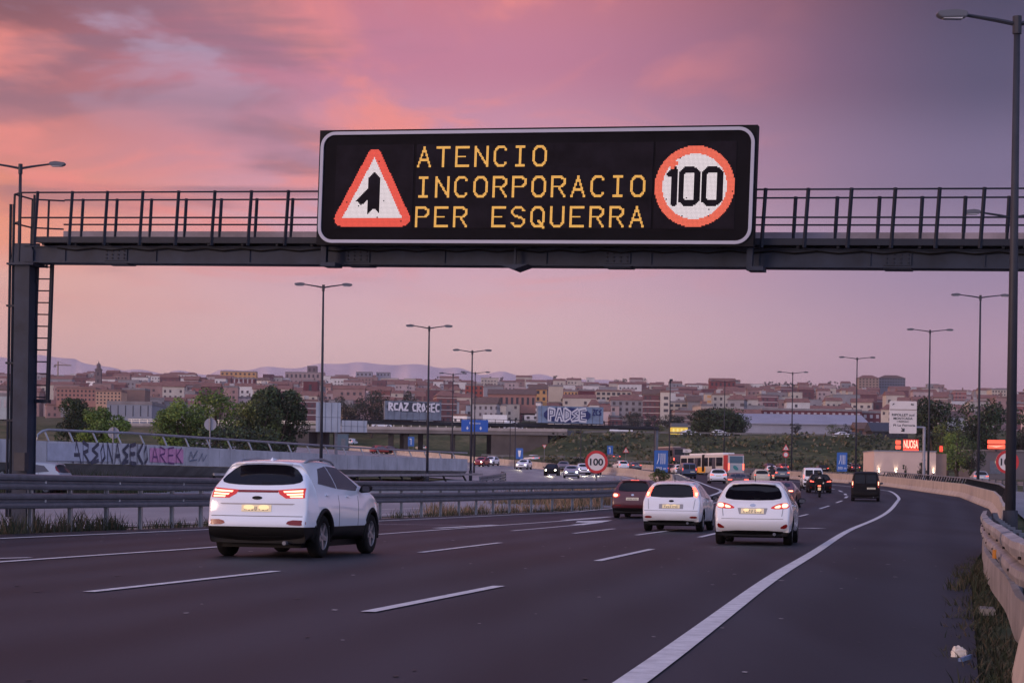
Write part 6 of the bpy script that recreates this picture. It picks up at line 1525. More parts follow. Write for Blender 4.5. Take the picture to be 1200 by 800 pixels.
tree(1139, 552, 512, 36, 280, 'dark rounded shrub left of the grey shed', L_DARK, 'shrub', 22, 22, 130, RT, False)
tree(1110, 540, 488, 40, 320, 'mid green tree between the two large dark trees', L_OLIVE[::-1], seed=23, group=RT, clumps=24, leaves=120)
tree(1198, 556, 474, 40, 340, 'dark tree at the right edge behind the lamp posts', L_DARK, seed=24, group=RT, clumps=28, leaves=120)
tree(1080, 556, 534, 16, 258, 'small bare shrub against the pale building wall, near the grey post', L_DARK, 'shrub', 25, 9, 70, None, False)
tree(1061, 556, 538, 8, 258, 'thin potted shrub between the wall lamps of the pale building', L_DARK, 'shrub', 26, 6, 50, None, False)
tree(772, 566, 548, 28, 150, 'grassy bush at the tip of the gore, right of the slanted railing', L_OLIVE, 'shrub', 27, 22, 200, None, False, .5)

# scrub and dry grass on the bank
m = MB(); rb2 = random.Random(77)
for _ in range(1500):
    y = rb2.uniform(388, 437) if rb2.random() < .75 else rb2.uniform(384, 396); x = rb2.uniform(-10, 92)
    if gap(x, y) > .3: continue
    cl_ = math.sin(x * .21 + y * .13) + math.sin(x * .37 - y * .09)
    if cl_ < -.2 and rb2.random() < .7: continue
    z = hground(x, y); n = 7; hh = rb2.uniform(.4, 1.5) * (1 + .3 * cl_)
    for _k in range(n):
        a_ = rb2.uniform(0, 6.28); r = rb2.uniform(.1, .9); s_ = rb2.uniform(.18, .5); c = Vector((x + r * math.cos(a_), y + r * math.sin(a_), z + rb2.random() * hh)); u = Vector((rb2.gauss(0, 1), rb2.gauss(0, 1), rb2.gauss(0, 1))).normalized() * s_; v = u.cross(Vector((rb2.gauss(0, 1), rb2.gauss(0, 1), rb2.gauss(0, 1)))).normalized() * s_ * .7
        m.add([c - u, c + v, c + u, c - v], [(0, 1, 2, 3)], 0 if cl_ > .5 and rb2.random() < .8 else 1 if rb2.random() < .6 else 2)
tag(m.build('scrub', [mat('scrub_dark', (.025, .038, .018), .85), mat('scrub_olive', (.07, .08, .035), .85), mat('scrub_dry', (.16, .13, .08), .85)]), 'patchy scrub and dry grass growing on the bank behind the motorway', 'scrub', kind='stuff')
# ------------------------------------------------------------------ ridges far off, haze painted into their pale colour
def ridge(name, Y, prof, label):
    mb = MB(); xs = [p[0] for p in prof]
    px = xs[0]; row = []
    while px <= xs[-1]:
        v = interp(prof, px) + 1.2 * math.sin(px / 17.0) + .8 * math.sin(px / 7.3); p = at(px, v, Y); row.append((p, px)); px += 6
    n = len(row)
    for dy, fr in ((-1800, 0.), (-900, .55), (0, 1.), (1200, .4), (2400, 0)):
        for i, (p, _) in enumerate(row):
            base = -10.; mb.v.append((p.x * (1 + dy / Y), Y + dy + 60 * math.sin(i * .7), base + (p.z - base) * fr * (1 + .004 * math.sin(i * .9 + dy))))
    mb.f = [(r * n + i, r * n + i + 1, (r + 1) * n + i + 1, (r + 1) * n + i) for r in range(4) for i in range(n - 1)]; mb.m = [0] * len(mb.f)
    tag(mb.build(name, mat('ridge_haze_tint', (.80, .63, .62), .95, var=.08, vscale=.004), None, True), kind='structure')
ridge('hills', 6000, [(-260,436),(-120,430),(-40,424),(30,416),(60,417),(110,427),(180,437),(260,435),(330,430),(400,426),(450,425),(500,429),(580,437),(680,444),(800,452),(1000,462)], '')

# ------------------------------------------------------------------ the town on the hillside
CITY = {'rose': (.30, .19, .18), 'brick red': (.22, .08, .075), 'cream': (.50, .44, .38), 'ochre': (.42, .29, .18), 'white': (.64, .61, .60), 'grey': (.26, .25, .27), 'tan': (.35, .28, .24), 'maroon': (.14, .06, .07), 'pale pink': (.44, .34, .34), 'brown': (.17, .12, .115)}
def facade(name, c, sx_=3.0, sz_=3.0, ww=.42, wh=.5, dark=(.075, .065, .075), band=None):
    m = bpy.data.materials.new(name); m.use_nodes = True; t = m.node_tree; b = t.nodes['Principled BSDF']; b.inputs['Roughness'].default_value = .85
    uv = t.nodes.new('ShaderNodeUVMap'); sp = t.nodes.new('ShaderNodeSeparateXYZ'); t.links.new(uv.outputs[0], sp.inputs[0])
    def M(op, a, bb=None):
        n = t.nodes.new('ShaderNodeMath'); n.operation = op
        for i, v in enumerate((a, bb)):
            if v is None: continue
            if hasattr(v, 'links'): t.links.new(v, n.inputs[i])
            else: n.inputs[i].default_value = v
        return n.outputs[0]
    oi0 = t.nodes.new('ShaderNodeObjectInfo'); ux = M('MULTIPLY', sp.outputs[0], M('ADD', M('MULTIPLY', M('FRACT', M('MULTIPLY', oi0.outputs['Random'], 7.3)), .75), .7)); fu = M('FRACT', M('DIVIDE', ux, sx_)); fv = M('FRACT', M('DIVIDE', sp.outputs[1], sz_))
    wu = M('LESS_THAN', M('ABSOLUTE', M('SUBTRACT', fu, .5)), ww / 2); wv = M('LESS_THAN', M('ABSOLUTE', M('SUBTRACT', fv, .52)), wh / 2)
    win = M('MULTIPLY', wu, wv)
    wn = t.nodes.new('ShaderNodeTexWhiteNoise'); wn.noise_dimensions = '2D'
    cb = t.nodes.new('ShaderNodeCombineXYZ'); t.links.new(M('FLOOR', M('DIVIDE', ux, sx_)), cb.inputs[0]); t.links.new(M('FLOOR', M('DIVIDE', sp.outputs[1], sz_)), cb.inputs[1]); t.links.new(cb.outputs[0], wn.inputs['Vector'])
    win = M('MULTIPLY', win, M('GREATER_THAN', wn.outputs[0], .26))
    nz_ = t.nodes.new('ShaderNodeTexNoise'); nz_.inputs['Scale'].default_value = .25; t.links.new(uv.outputs[0], nz_.inputs['Vector'])
    oi = t.nodes.new('ShaderNodeObjectInfo'); hs = t.nodes.new('ShaderNodeHueSaturation'); hs.inputs['Color'].default_value = c + (1,)
    t.links.new(M('ADD', M('MULTIPLY', oi.outputs['Random'], .7), M('ADD', M('MULTIPLY', nz_.outputs[0], .5), .62)), hs.inputs['Value'])
    base_ = hs.outputs[0]
    if band:
        bd = M('LESS_THAN', fv, .13); mb_ = t.nodes.new('ShaderNodeMix'); mb_.data_type = 'RGBA'; t.links.new(bd, mb_.inputs[0]); t.links.new(base_, mb_.inputs[6]); mb_.inputs[7].default_value = band + (1,); base_ = mb_.outputs[2]
    mx = t.nodes.new('ShaderNodeMix'); mx.data_type = 'RGBA'; t.links.new(win, mx.inputs[0]); t.links.new(base_, mx.inputs[6]); mx.inputs[7].default_value = dark + (1,)
    t.links.new(mx.outputs[2], b.inputs['Base Color']); return m
FAC = {k: facade('wall_' + k.replace(' ', '_'), v, 3.2, 3.0, .40, .48, band=((.5, .45, .43) if k in ('brick red', 'maroon', 'brown') else None)) for k, v in CITY.items()}
M_TILE = mat('roof_tile', (.21, .10, .08), .9, var=.3, vscale=.5); M_TILE2 = mat('roof_tile_brown', (.13, .08, .065), .9, var=.3, vscale=.5); M_FLAT = mat('flat_roof', (.22, .20, .21), .9, var=.25, vscale=.3); M_TERR = mat('terrace_roof', (.22, .13, .115), .9, var=.25, vscale=.3); M_WOOD = mat('roof_plant', (.42, .40, .40), .8, var=.2)
def block_mesh(w_, d_, h_):
    me = bpy.data.meshes.new('wall'); x, y = w_ / 2, d_ / 2
    vs, fs, uv = [], [], []
    P = [(-x, -y), (x, -y), (x, y), (-x, y)]; u = 0
    for i in range(4):
        a, b_ = P[i], P[(i + 1) % 4]; L = math.hypot(b_[0] - a[0], b_[1] - a[1]); k = len(vs); n = max(1, round(L / 3.2)) * 3.2
        vs += [(a[0], a[1], -9), (b_[0], b_[1], -9), (b_[0], b_[1], h_), (a[0], a[1], h_)]; fs.append((k, k + 1, k + 2, k + 3)); uv += [(0, -9), (n, -9), (n, h_), (0, h_)]
    k = len(vs); vs += [(p[0], p[1], h_) for p in P]; fs.append((k, k + 1, k + 2, k + 3)); uv += [(.1, 0)] * 4
    me.from_pydata(vs, [], fs); l = me.uv_layers.new(name='UVMap'); l.data.foreach_set('uv', [c for p in uv for c in p]); return me
def roof_mb(w_, d_, h_, kind, R_):
    m = MB(); x, y = w_ / 2, d_ / 2
    if kind == 'gabled tiled roof':
        e = .5; r = min(3.2, d_ * .22); m.add([(-x - e, -y - e, h_), (x + e, -y - e, h_), (x + e, y + e, h_), (-x - e, y + e, h_), (-x - e, 0, h_ + r), (x + e, 0, h_ + r), (-x - e, -y - e, h_ - .25), (x + e, -y - e, h_ - .25)], [(0, 1, 5, 4), (2, 3, 4, 5), (1, 2, 5), (3, 0, 4), (0, 6, 7, 1)])
    elif kind == 'hipped tiled roof':
        e = .5; r = min(3.0, d_ * .22); q = min(x * .55, y); m.add([(-x - e, -y - e, h_), (x + e, -y - e, h_), (x + e, y + e, h_), (-x - e, y + e, h_), (-x + q, 0, h_ + r), (x - q, 0, h_ + r)], [(0, 1, 5, 4), (2, 3, 4, 5), (1, 2, 5), (3, 0, 4)])
    else:
        t = .35
        m.box((0, 0, h_ + .06), (w_ + .3, d_ + .3, .14))
        for cx_, cy_, a, b_ in ((0, -y + t / 2, w_, t), (0, y - t / 2, w_, t), (-x + t / 2, 0, t, d_ - 2 * t), (x - t / 2, 0, t, d_ - 2 * t)): m.box((cx_, cy_, h_ + .55), (a, b_, .85))
    return m
ROWS = 'first lowest,second,third,fourth,fifth,sixth,seventh,eighth,ninth,topmost'.split(',')
ROWN = ['lowest', 'second lowest', 'third lowest', 'lower middle', 'middle', 'upper middle', 'third highest', 'second highest', 'highest', 'skyline']
def landmark(px):
    L = [(40, 'near gantry column'), (75, 'near ladder'), (150, 'above round tree'), (240, 'above olive trees'), (370, 'above tall trees'), (445, 'above pale panel'), (520, 'above grey display'), (580, 'above overhead sign'), (628, 'between displays'), (710, 'above navy graffiti'), (770, 'above gantry end'), (805, 'above coach'), (885, 'above domed tree'), (940, 'above triangle sign'), (1010, 'above lane sign'), (1042, 'left of white panel'), (1080, 'behind white panel'), (1125, 'behind right trees'), (1300, 'behind lamp posts')]
    for a, n in L:
        if px < a: return n
    return L[-1][1]
rc = random.Random(21); LABS = {}
ORD = ['', 'second ', 'third ', 'fourth ', 'fifth ', 'sixth ', 'seventh ', 'eighth ', 'ninth ', 'tenth ']
SEEN = set()
def uniq(l, row=None):
    c = [l] if row is None else [f'{row} row {l}']
    c += [f'{o_} {c[0]}' for o_ in ('second', 'third', 'fourth', 'fifth', 'sixth', 'seventh', 'eighth', 'ninth', 'tenth', 'eleventh', 'twelfth', 'thirteenth', 'fourteenth')]
    for x in c:
        if x not in SEEN: SEEN.add(x); return x
    return c[0]
CG = 'houses of the hillside town'
def house(px, Y, wpx, h_, colr, roof, row, big=False, d_=None, label=None, z=None):
    p = foot(px, Y); w_ = wpx * Y / F; d_ = d_ or rc.uniform(10, 16); st = max(1, round(h_ / 3))
    nm = 'apartment_block' if st >= 4 else 'town_house'
    lab = label or uniq(f"{colr} {['','one','two','three','four','five','six','seven','eight','nine'][min(st, 9)]} storey house, {roof}, {landmark(px)}", ROWN[row])
    t = thing(nm, lab, 'building', (p.x, Y, p.z if z is None else z), rc.uniform(-.25, .25) - math.atan2(p.x, Y) * .5, CG)
    me = block_mesh(w_, d_, h_); me.materials.append(FAC[colr]); link('wall', me, t)
    rm = M_TILE if 'tiled' in roof and rc.random() < .7 else (M_TILE2 if 'tiled' in roof else (M_TERR if roof == 'red terrace roof' else M_FLAT))
    ro = roof_mb(w_, d_, h_, roof, rc).build('roof', rm, t)
    if 'tiled' not in roof and rc.random() < .8:
        m = MB(); a = rc.uniform(.2, .4) * w_; m.box((rc.uniform(-.25, .25) * w_, rc.uniform(-.2, .2) * d_, h_ + 1.4), (a, 3.5, 2.6)); m.build('stair_head', rc.choice([M_WOOD, M_TERR, M_FLAT, M_WOOD]), t)
    elif rc.random() < .6:
        m = MB(); m.box((rc.uniform(-.3, .3) * w_, d_ * .1, h_ + 2.2), (.9, .9, 2.2)); m.build('chimney', M_TERR, t)
    return t
COLS = ['rose'] * 4 + ['brick red'] * 3 + ['cream'] * 4 + ['ochre'] * 1 + ['white'] * 5 + ['grey'] * 5 + ['tan'] * 4 + ['maroon'] * 3 + ['pale pink'] * 4 + ['brown'] * 3
ROOFS = ['flat roof'] * 5 + ['red terrace roof'] * 3 + ['gabled tiled roof'] * 4 + ['hipped tiled roof'] * 2
RY = [980, 1120, 1270, 1430, 1610, 1810, 2030, 2260, 2480, 2690]
spare = MB(); NB = 0
for ri, Y in enumerate(RY[:5]):
    px = -14. + rc.uniform(0, 8)
    while px < 1212:
        wpx = rc.uniform(9, 25) * (1.15 if ri < 2 else (.95 if ri < 4 else .8)); yy = Y + rc.uniform(-55, 55)
        st = rc.choice([1, 2, 2, 2, 3, 3, 3, 4, 5]) if ri < 2 else rc.choice([2, 2, 3, 3, 3, 4, 4, 5])
        if ri < 3 and rc.random() < .10 or (560 < px < 640 and ri < 1): px += wpx; continue
        if ri == 0 and (870 < px < 1030 or px < 380 and rc.random() < .55): px += wpx; continue
        col_ = rc.choice(COLS if px < 420 or px > 1020 else COLS + ['brick red'] * 5 + ['maroon'] * 4)
        house(px + wpx / 2, yy, wpx, st * 3 + rc.uniform(.2, 1.4), col_, rc.choice(ROOFS), ri); NB += 1
        px += wpx * rc.uniform(.95, 1.25) if NB < 330 else wpx * 2.5
# smaller roofs packed between, too many to single out
sm_ = MB(); cm = ['rose', 'cream', 'grey', 'white', 'maroon', 'pale pink']; sm_m = [mat('far_wall_' + k.replace(' ', '_'), CITY[k], .85, var=.15, vscale=.2) for k in cm] + [M_TILE, M_FLAT, mat('far_window', (.05, .04, .05), .6)]
for ri, Y in enumerate(RY):
    for _ in range(80 if ri < 4 else 190):
        px = rc.uniform(-10, 1210); yy = Y + (rc.uniform(40, 150) if ri < 4 else rc.uniform(-120, 120)); p = foot(px, yy); w_ = rc.uniform(8, 19); h_ = rc.choice([5, 6, 7, 8, 9, 10, 12, 13, 16] if ri < 7 else [4, 5, 6, 7, 8, 9]) + rc.random(); d_ = 10; ci = rc.randrange(6)
        x, y, z = p; a = w_ / 2
        sm_.box((x, y, z + h_ / 2 - 4), (w_, d_, h_ + 8), ci)
        if rc.random() < .5: sm_.add([(x - a - .3, y - 5.3, z + h_ + .02), (x + a + .3, y - 5.3, z + h_ + .02), (x + a + .3, y + 5.3, z + h_ + .02), (x - a - .3, y + 5.3, z + h_ + .02), (x - a, y, z + h_ + 2.2), (x + a, y, z + h_ + 2.2)], [(0, 1, 5, 4), (2, 3, 4, 5), (1, 2, 5), (3, 0, 4)], 6)
        else: sm_.box((x, y, z + h_ + .12), (w_ + .4, d_ + .4, .25), 7)
        for wi in range(int(w_ / 3.2)):
            for wj in range(int(h_ / 3)):
                if rc.random() < .8: sm_.box((x - a + 1.6 + wi * 3.2, y - 5.02, z + 1.7 + wj * 3), (1.3, .08, 1.5), 8)
o = sm_.build('far_houses', sm_m); tag(o, 'small crowded houses filling the hillside town between the larger blocks', 'houses', kind='stuff')

# particular buildings that can be told apart, with real openings
def detailed(px0, px1, py0, py1, Y, label, wallm, nx, nz, winm, roofk='flat roof', roofm=None, name='apartment_block', d_=14, ww=.45, wh=.5, sub=1.2):
    sub = sub if Y < 1400 else 9
    a, b_ = at(px0, py0, Y), at(px1, py1, Y); w_ = b_.x - a.x; h_ = b_.z - a.z; c = (a.x + b_.x) / 2
    t = thing(name, label, 'building', (c, Y, a.z)); m = MB(); m.box((0, d_ / 2, h_ / 2 - sub), (w_, d_, h_ + 2 * sub)); m.build('wall', wallm, t)
    cw, ch = w_ / max(nx, 1), h_ / max(nz, 1)
    for i in range(nx):
        for j in range(nz):
            m = MB(); x = -w_ / 2 + cw * (i + .5); z = ch * (j + .52); m.box((x, -.02, z), (cw * ww, .14, ch * wh)); m.build('window', winm, t)
    m = roof_mb(w_, d_, h_, roofk, rc); m.v = [(v[0], v[1] + d_ / 2, v[2] + sub * 0) for v in m.v]; m.build('roof', roofm or M_FLAT, t); return t
M_WIND = mat('dark_window', (.02, .02, .026), .25); M_WINP = mat('pale_shutter', (.42, .38, .40), .7, var=.1); M_BRICK = mat('red_brick', (.20, .045, .045), .9, var=.15, vscale=.4); M_CREAM = mat('cream_render', (.50, .42, .34), .9, var=.08, vscale=.3); M_WARE = mat('warehouse_cladding', (.30, .30, .36), .6, .1, var=.12, vscale=.2); M_OCH = mat('ochre_render', (.55, .31, .13), .9, var=.1)
M_ROSEW = mat('rose_render', (.34, .17, .14), .9, var=.12, vscale=.3); M_MAR = mat('maroon_brick', (.12, .03, .04), .9, var=.15, vscale=.4)
detailed(893, 1010, 499, 482, 900, 'long dark red brick block with pale shutters behind the warehouse roof', M_MAR, 16, 2, M_WINP)
detailed(1010, 1032, 500, 484, 905, 'maroon brick block end right of the long dark red one', M_MAR, 3, 2, M_WINP)
detailed(824, 892, 497, 487, 890, 'low red brick terrace left of the long dark red block', M_BRICK, 10, 1, M_WINP, 'gabled tiled roof', M_TILE)
detailed(868, 1018, 514, 497.5, 560, 'very long pale lilac warehouse on the bank', M_WARE, 0, 0, M_WIND, 'gabled tiled roof', M_WARE, 'warehouse', 30)
detailed(1004, 1022, 512, 502, 540, 'small brown gabled store at the right end of the warehouse', mat('brown_brick', (.16, .09, .075), .9, var=.1), 2, 1, M_WIND, 'gabled tiled roof', M_TILE2, 'store_building', 8)
detailed(1023, 1064, 514, 505, 450, 'dark open shed below the white direction panel', mat('dark_shed', (.02, .022, .03), .7, var=.2), 5, 1, M_WIND, 'gabled tiled roof', mat('dark_shed_roof', (.035, .04, .055), .6), 'storage_shed', 9)
detailed(787, 806, 508, 500.5, 480, 'small shop front lit bright yellow beside the domed tree', mat('yellow_lit_front', (.6, .45, .08), .6, emit=(1, .66, .10), estr=.38), 4, 1, mat('shop_window', (.5, .35, .06), .5, emit=(1, .8, .3), estr=.65), 'flat roof', mat('shop_roof', (.12, .13, .16), .7), 'shop_building', 8)
detailed(731, 754, 484, 471, 1050, 'cream house with paired dark balcony windows and brown roof, above the graffiti gantry end', M_CREAM, 4, 2, M_WIND, 'hipped tiled roof', M_TILE2)
detailed(766, 806, 484, 472, 1060, 'pale two storey block with long dark window bands above the coach', M_CREAM, 5, 2, M_WIND, 'flat roof', None, ww=.7)
detailed(806, 822, 484, 470, 1055, 'blank grey gable right of the pale banded block', mat('grey_gable', (.26, .25, .26), .9, var=.1), 0, 0, M_WIND, 'gabled tiled roof', M_TILE2)
detailed(826, 836, 479, 462, 1100, 'slim cream tower with ochre stripe behind the domed tree', M_CREAM, 1, 3, M_OCH, 'flat roof', None, 'water_tower', 8)
detailed(620, 641, 471, 456, 1150, 'ochre gabled house glowing in the last light above the navy panel', M_OCH, 3, 2, M_WIND, 'gabled tiled roof', M_TILE2)
detailed(643, 660, 466, 453, 1190, 'cream slab block right of the ochre gabled house', M_CREAM, 4, 0, M_WIND, 'flat roof')
detailed(661, 677, 473, 459, 1140, 'ochre cube of a house with a grid of dark windows', M_OCH, 4, 3, M_WIND, 'flat roof')
detailed(678, 697, 473, 458, 1160, 'windowless maroon block right of the ochre cube', M_MAR, 0, 0, M_WIND, 'flat roof')
detailed(698, 740, 486, 459, 1200, 'tall cream block with stacked balconies above the right of the navy panel', M_CREAM, 7, 5, M_WIND, 'red terrace roof', M_TERR, ww=.6, wh=.55)
detailed(572, 628, 478, 462, 1080, 'wide low house with sweeping brown tiled roofs between the display backs', M_ROSEW, 9, 1, M_WIND, 'gabled tiled roof', M_TILE2, d_=26)
detailed(545, 566, 474, 452, 1200, 'orange red brick block with dark balconies, left of the lamp', mat('orange_brick', (.30, .07, .05), .9, var=.12), 4, 4, M_WIND, 'flat roof')
detailed(567, 590, 470, 454, 1240, 'grey blank flank wall beside the orange red brick block', mat('grey_flank', (.27, .27, .30), .9, var=.1), 0, 0, M_WIND, 'flat roof')
detailed(125, 178, 489, 474, 620, 'long pale blue factory hall with dark doors behind the bright green tree', mat('blue_cladding', (.22, .24, .30), .6, .1, var=.15, vscale=.15), 6, 1, M_WIND, 'flat roof', None, 'factory_hall', 30, .10, .8)
detailed(-10, 22, 482, 464, 640, 'pale grey hall with lit eaves left of the gantry column', mat('pale_hall', (.36, .40, .42), .7, var=.1), 5, 1, M_WINP, 'flat roof', None, 'factory_hall', 20)
detailed(112, 142, 474, 459, 900, 'cream apartment block with orange balconies above the dark round tree', mat('warm_cream', (.50, .31, .22), .9, var=.1), 7, 4, M_WIND, 'flat roof', M_TERR)
detailed(66, 112, 470, 456, 960, 'row of rose apartment fronts right of the ladder', M_ROSEW, 10, 3, M_WIND, 'red terrace roof', M_TERR)
detailed(143, 170, 472, 457, 980, 'tall plain brown block right of the cream apartment block', mat('plain_brown', (.22, .14, .12), .9, var=.12), 0, 0, M_WIND, 'flat roof')
detailed(272, 298, 462, 444, 1500, 'maroon ribbed block with pale vertical strips above the tall trees', M_MAR, 5, 1, M_WINP, 'flat roof', ww=.3, wh=.95)
detailed(355, 372, 475, 447, 1250, 'maroon tower with a dark stair slot left of the ramp lamp', M_MAR, 1, 1, M_WIND, 'flat roof', ww=.2, wh=.7)
detailed(334, 380, 452, 437, 2300, 'large pale institutional building on the skyline left of the ramp lamp', mat('institution', (.33, .25, .25), .9, var=.08), 9, 2, M_WIND, 'flat roof')
detailed(360, 371, 437, 429.5, 2320, 'small dark roof block on top of the pale institutional building', mat('plant_room', (.16, .12, .13), .9), 2, 1, M_WIND, 'flat roof')
detailed(258, 300, 445, 436, 2100, 'wide ochre school on the skyline above the tall trees', M_OCH, 8, 2, M_WIND, 'flat roof')
detailed(417, 436, 441, 436.5, 2500, 'flat lilac hall on the skyline, left of its twin', M_WARE, 4, 1, M_WIND, 'flat roof')
detailed(441, 457, 441, 437, 2510, 'flat lilac hall on the skyline, right of its twin', M_WARE, 4, 1, M_WIND, 'flat roof')
detailed(1030, 1061, 455, 443, 1900, 'big grey blue apartment block crowning the hill left of the direction panel', mat('slate_block', (.16, .17, .20), .8, var=.1), 10, 4, M_WIND, 'hipped tiled roof', M_TILE2, ww=.55)
detailed(1006, 1030, 455, 443, 1880, 'tan apartment block on the hill, left of the big grey blue one', mat('tan_block', (.34, .24, .19), .9, var=.1), 6, 4, M_WIND, 'hipped tiled roof', M_TILE)
detailed(1162, 1186, 472, 457, 1300, 'cream apartment block behind the right-hand lamp posts', M_CREAM, 7, 4, M_WIND, 'flat roof')
detailed(832, 862, 461, 447, 1700, 'red brick hall with a slim turret on the skyline', M_BRICK, 6, 2, M_WIND, 'gabled tiled roof', M_TILE)
# church tower
p = foot(115, 1500); t = thing('church_tower', 'dark square church tower with a lantern top on the left skyline', 'tower', p); h_ = at(115, 432, 1500).z - p.z; s_ = 4.2
m = MB(); m.box((0, 0, h_ / 2 - 3), (s_, s_, h_ + 6)); m.box((0, 0, h_ * .97), (s_ + .8, s_ + .8, .6)); m.build('tower_shaft', mat('tower_stone', (.13, .10, .11), .9, var=.2, vscale=.3), t)
for zf in (.45, .65, .85):
    m = MB(); m.box((0, -s_ / 2, h_ * zf), (1.1, .2, 2.2)); m.build('opening', M_WIND, t)
m = MB(); m.lathe([(1.9, h_), (1.9, h_ + .5), (1.5, h_ + .5), (1.5, h_ + 2.4), (1.8, h_ + 2.5), (.2, h_ + 4.8), (.05, h_ + 6)], 8); m.build('lantern', MATS['tower_stone'], t)
# tower crane
p = foot(67.5, 1700); t = thing('tower_crane', 'thin yellowish tower crane on the left skyline beside the ladder', 'crane', p); h_ = at(67.5, 427.5, 1700).z - p.z; M_CR = mat('crane_steel', (.24, .18, .12), .6)
m = MB(); m.tube([(0, 0, -3), (0, 0, h_ + 3)], .55, 4); m.build('mast', M_CR, t); m = MB(); m.tube([(-3, 0, h_), (11, 0, h_ - .2)], .42, 4); m.tube([(0, 0, h_ + 3), (8, 0, h_)], .12, 4); m.build('jib', M_CR, t); m = MB(); m.box((-2.6, 0, h_ - 1), (1.6, 1.2, 1.6)); m.build('counterweight', M_CONCD, t)
# trees of the town and on the skyline
TN = 'trees among the houses of the town'
for i, (px, py, w_, h_, Y, lb) in enumerate(((608, 473, 7, 17, 1100, 'dark pointed cypress beside the ochre gabled house'), (665, 447, 5, 9, 2450, 'left dark cypress of the skyline pair'), (671, 447, 6, 11, 2460, 'right taller cypress of the skyline pair'), (651, 447, 9, 10, 2440, 'round skyline tree left of the cypress pair'), (658, 447, 7, 6, 2450, 'low skyline tree between the round one and the cypresses'), (659, 473, 10, 9, 1090, 'dark round tree below the ochre cube'), (512, 444, 6, 6, 2500, 'round skyline tree left of the lamp at the blue sign'), (575, 444, 8, 5, 2500, 'skyline tree right of the lamp at the blue sign'), (588, 444, 7, 6, 2505, 'skyline tree farther right of the lamp at the blue sign'), (730, 446, 28, 5, 2600, 'wooded hump on the skyline above the gantry end'), (752, 446, 24, 4, 2600, 'low wooded hump right of the larger one'), (760, 492, 26, 9, 760, 'grey green garden trees left of the coach'), (741, 490, 20, 9, 780, 'garden trees below the cream balcony house'))):
    tree(px, py, py - h_, w_, Y, lb, L_FAR, 'cypress_tree' if 'cypress' in lb else 'tree', 60 + i, 12, 60, TN, False, 1.6)
for i in range(14):
    px = 893 + i * 4.6; 
    tree(px, 452, 446 - (1.2 if i % 3 else 2), 9, 2550, uniq('dark pine on the skyline ridge above the small triangle sign'), L_FAR, 'pine_tree', 90 + i, 7, 40, 'skyline pines above the triangle sign', False, 2.0)
for i in range(11):
    px = 972 + i * 3.4
    tree(px, 453, 446.5 - (1 if i % 2 else 2.2), 8, 2540, uniq('dark pine on the skyline ridge above the blue lane sign'), L_FAR, 'pine_tree', 120 + i, 7, 40, 'skyline pines above the blue lane sign', False, 2.0)
for i in range(34):
    Y = rc.choice(RY) - 70; px = rc.uniform(0, 1190); tp = foot(px, Y); pyb = Y0 - (tp.z - H) * F / Y + .014 * (px - 600); h_ = rc.uniform(5, 11)
    tree(px, pyb, pyb - h_ * F / Y, rc.uniform(7, 15) * F / Y, Y, uniq(f'dark street tree among the houses {landmark(px)}'), L_FAR, 'tree', 200 + i, 8, 40, TN, False, 2.0)
print('HOUSES', NB)
# ------------------------------------------------------------------ the rest of the traffic
def rear(px, py, k, pnt, label, yaw=None, detail=1, group=CARS_ON, hf=hroad, lights='tail', **kw):
    p = gnd(px, py, hf); y = road_yaw(p.x, p.y) if yaw is None else math.radians(yaw); return car(k, p, y, pnt, label, detail=detail, group=group, lights=lights, **kw)
def front(px, py, k, pnt, label, yaw, group='oncoming cars', hf=hroad, beam=True, L=4.3):
    """an approaching car: its nose is at the given spot; yaw: how far its nose points to the viewer's right"""
    p = gnd(px, py, hf); a = math.pi + math.radians(yaw); d = Vector((math.sin(a), math.cos(a), 0)); q = p - d * L
    q.z = hf(q.x, q.y) * .5 + p.z * .5
    t = car(k, q, a, pnt, label, detail=1, group=group, lights='front')
    if beam:
        ld = bpy.data.lights.new('headlamp_beam', 'SPOT'); ld.energy = 900; ld.color = (1, .86, .60); ld.spot_size = math.radians(28); ld.spot_blend = .7; ld.shadow_soft_size = .15
        o = bpy.data.objects.new('headlamp_beam', ld); COL.objects.link(o); o.parent = t; o.location = (L + .12, 0, .66); o.rotation_euler = (math.radians(87), 0, math.radians(-90)) ; 
    return t
rear(865, 575.5, 'sedan', P_BRONZE, 'dark bronze saloon seen above the roof line left of the near right hatchback', detail=1)
rear(893, 567, 'small', P_CREAM, 'cream small hatchback ahead of the bronze saloon')
rear(917, 563, 'suv2', P_GREY, 'grey sport utility car right of the cream hatchback')
rear(905, 557.5, 'small', P_WHITE, 'white small car between the cream hatchback and the grey utility car')
rear(953, 573.5, 'van', P_WHITE, 'white compact van just ahead of the motorcycle', cat='van')
rear(961.5, 577.5, 'hatch', P_BLACK, 'black hatchback beside the white van, directly ahead of the motorcycle')
rear(842, 566.5, 'hatch', P_WHITE, 'white hatchback braking behind the articulated bus, with dark rear window')
rear(844.5, 553.5, 'small', P_WHITE, 'white small car with bright red lamps ahead of the other white hatchback')
rear(731.5, 551, 'suv2', P_WHITE, 'white sport utility car far ahead, right of the left 100 sign', -14)
rear(746.5, 551.5, 'sedan', P_GREY, 'dark grey car just right of the far white utility car', -16)
rear(787.5, 555.5, 'hatch', P_RED, 'red car beside the blue lane sign, below the coach', -8)
rear(797.5, 556, 'small', P_WHITE, 'white small car half hidden behind the navy van', -8)
rear(808, 560.5, 'van', P_BLUE, 'navy van right of the blue lane sign, below the coach', -5, cat='van')
rear(629, 541.5, 'hatch', P_WHITE, 'white hatchback far ahead between the two pale barriers', -30)
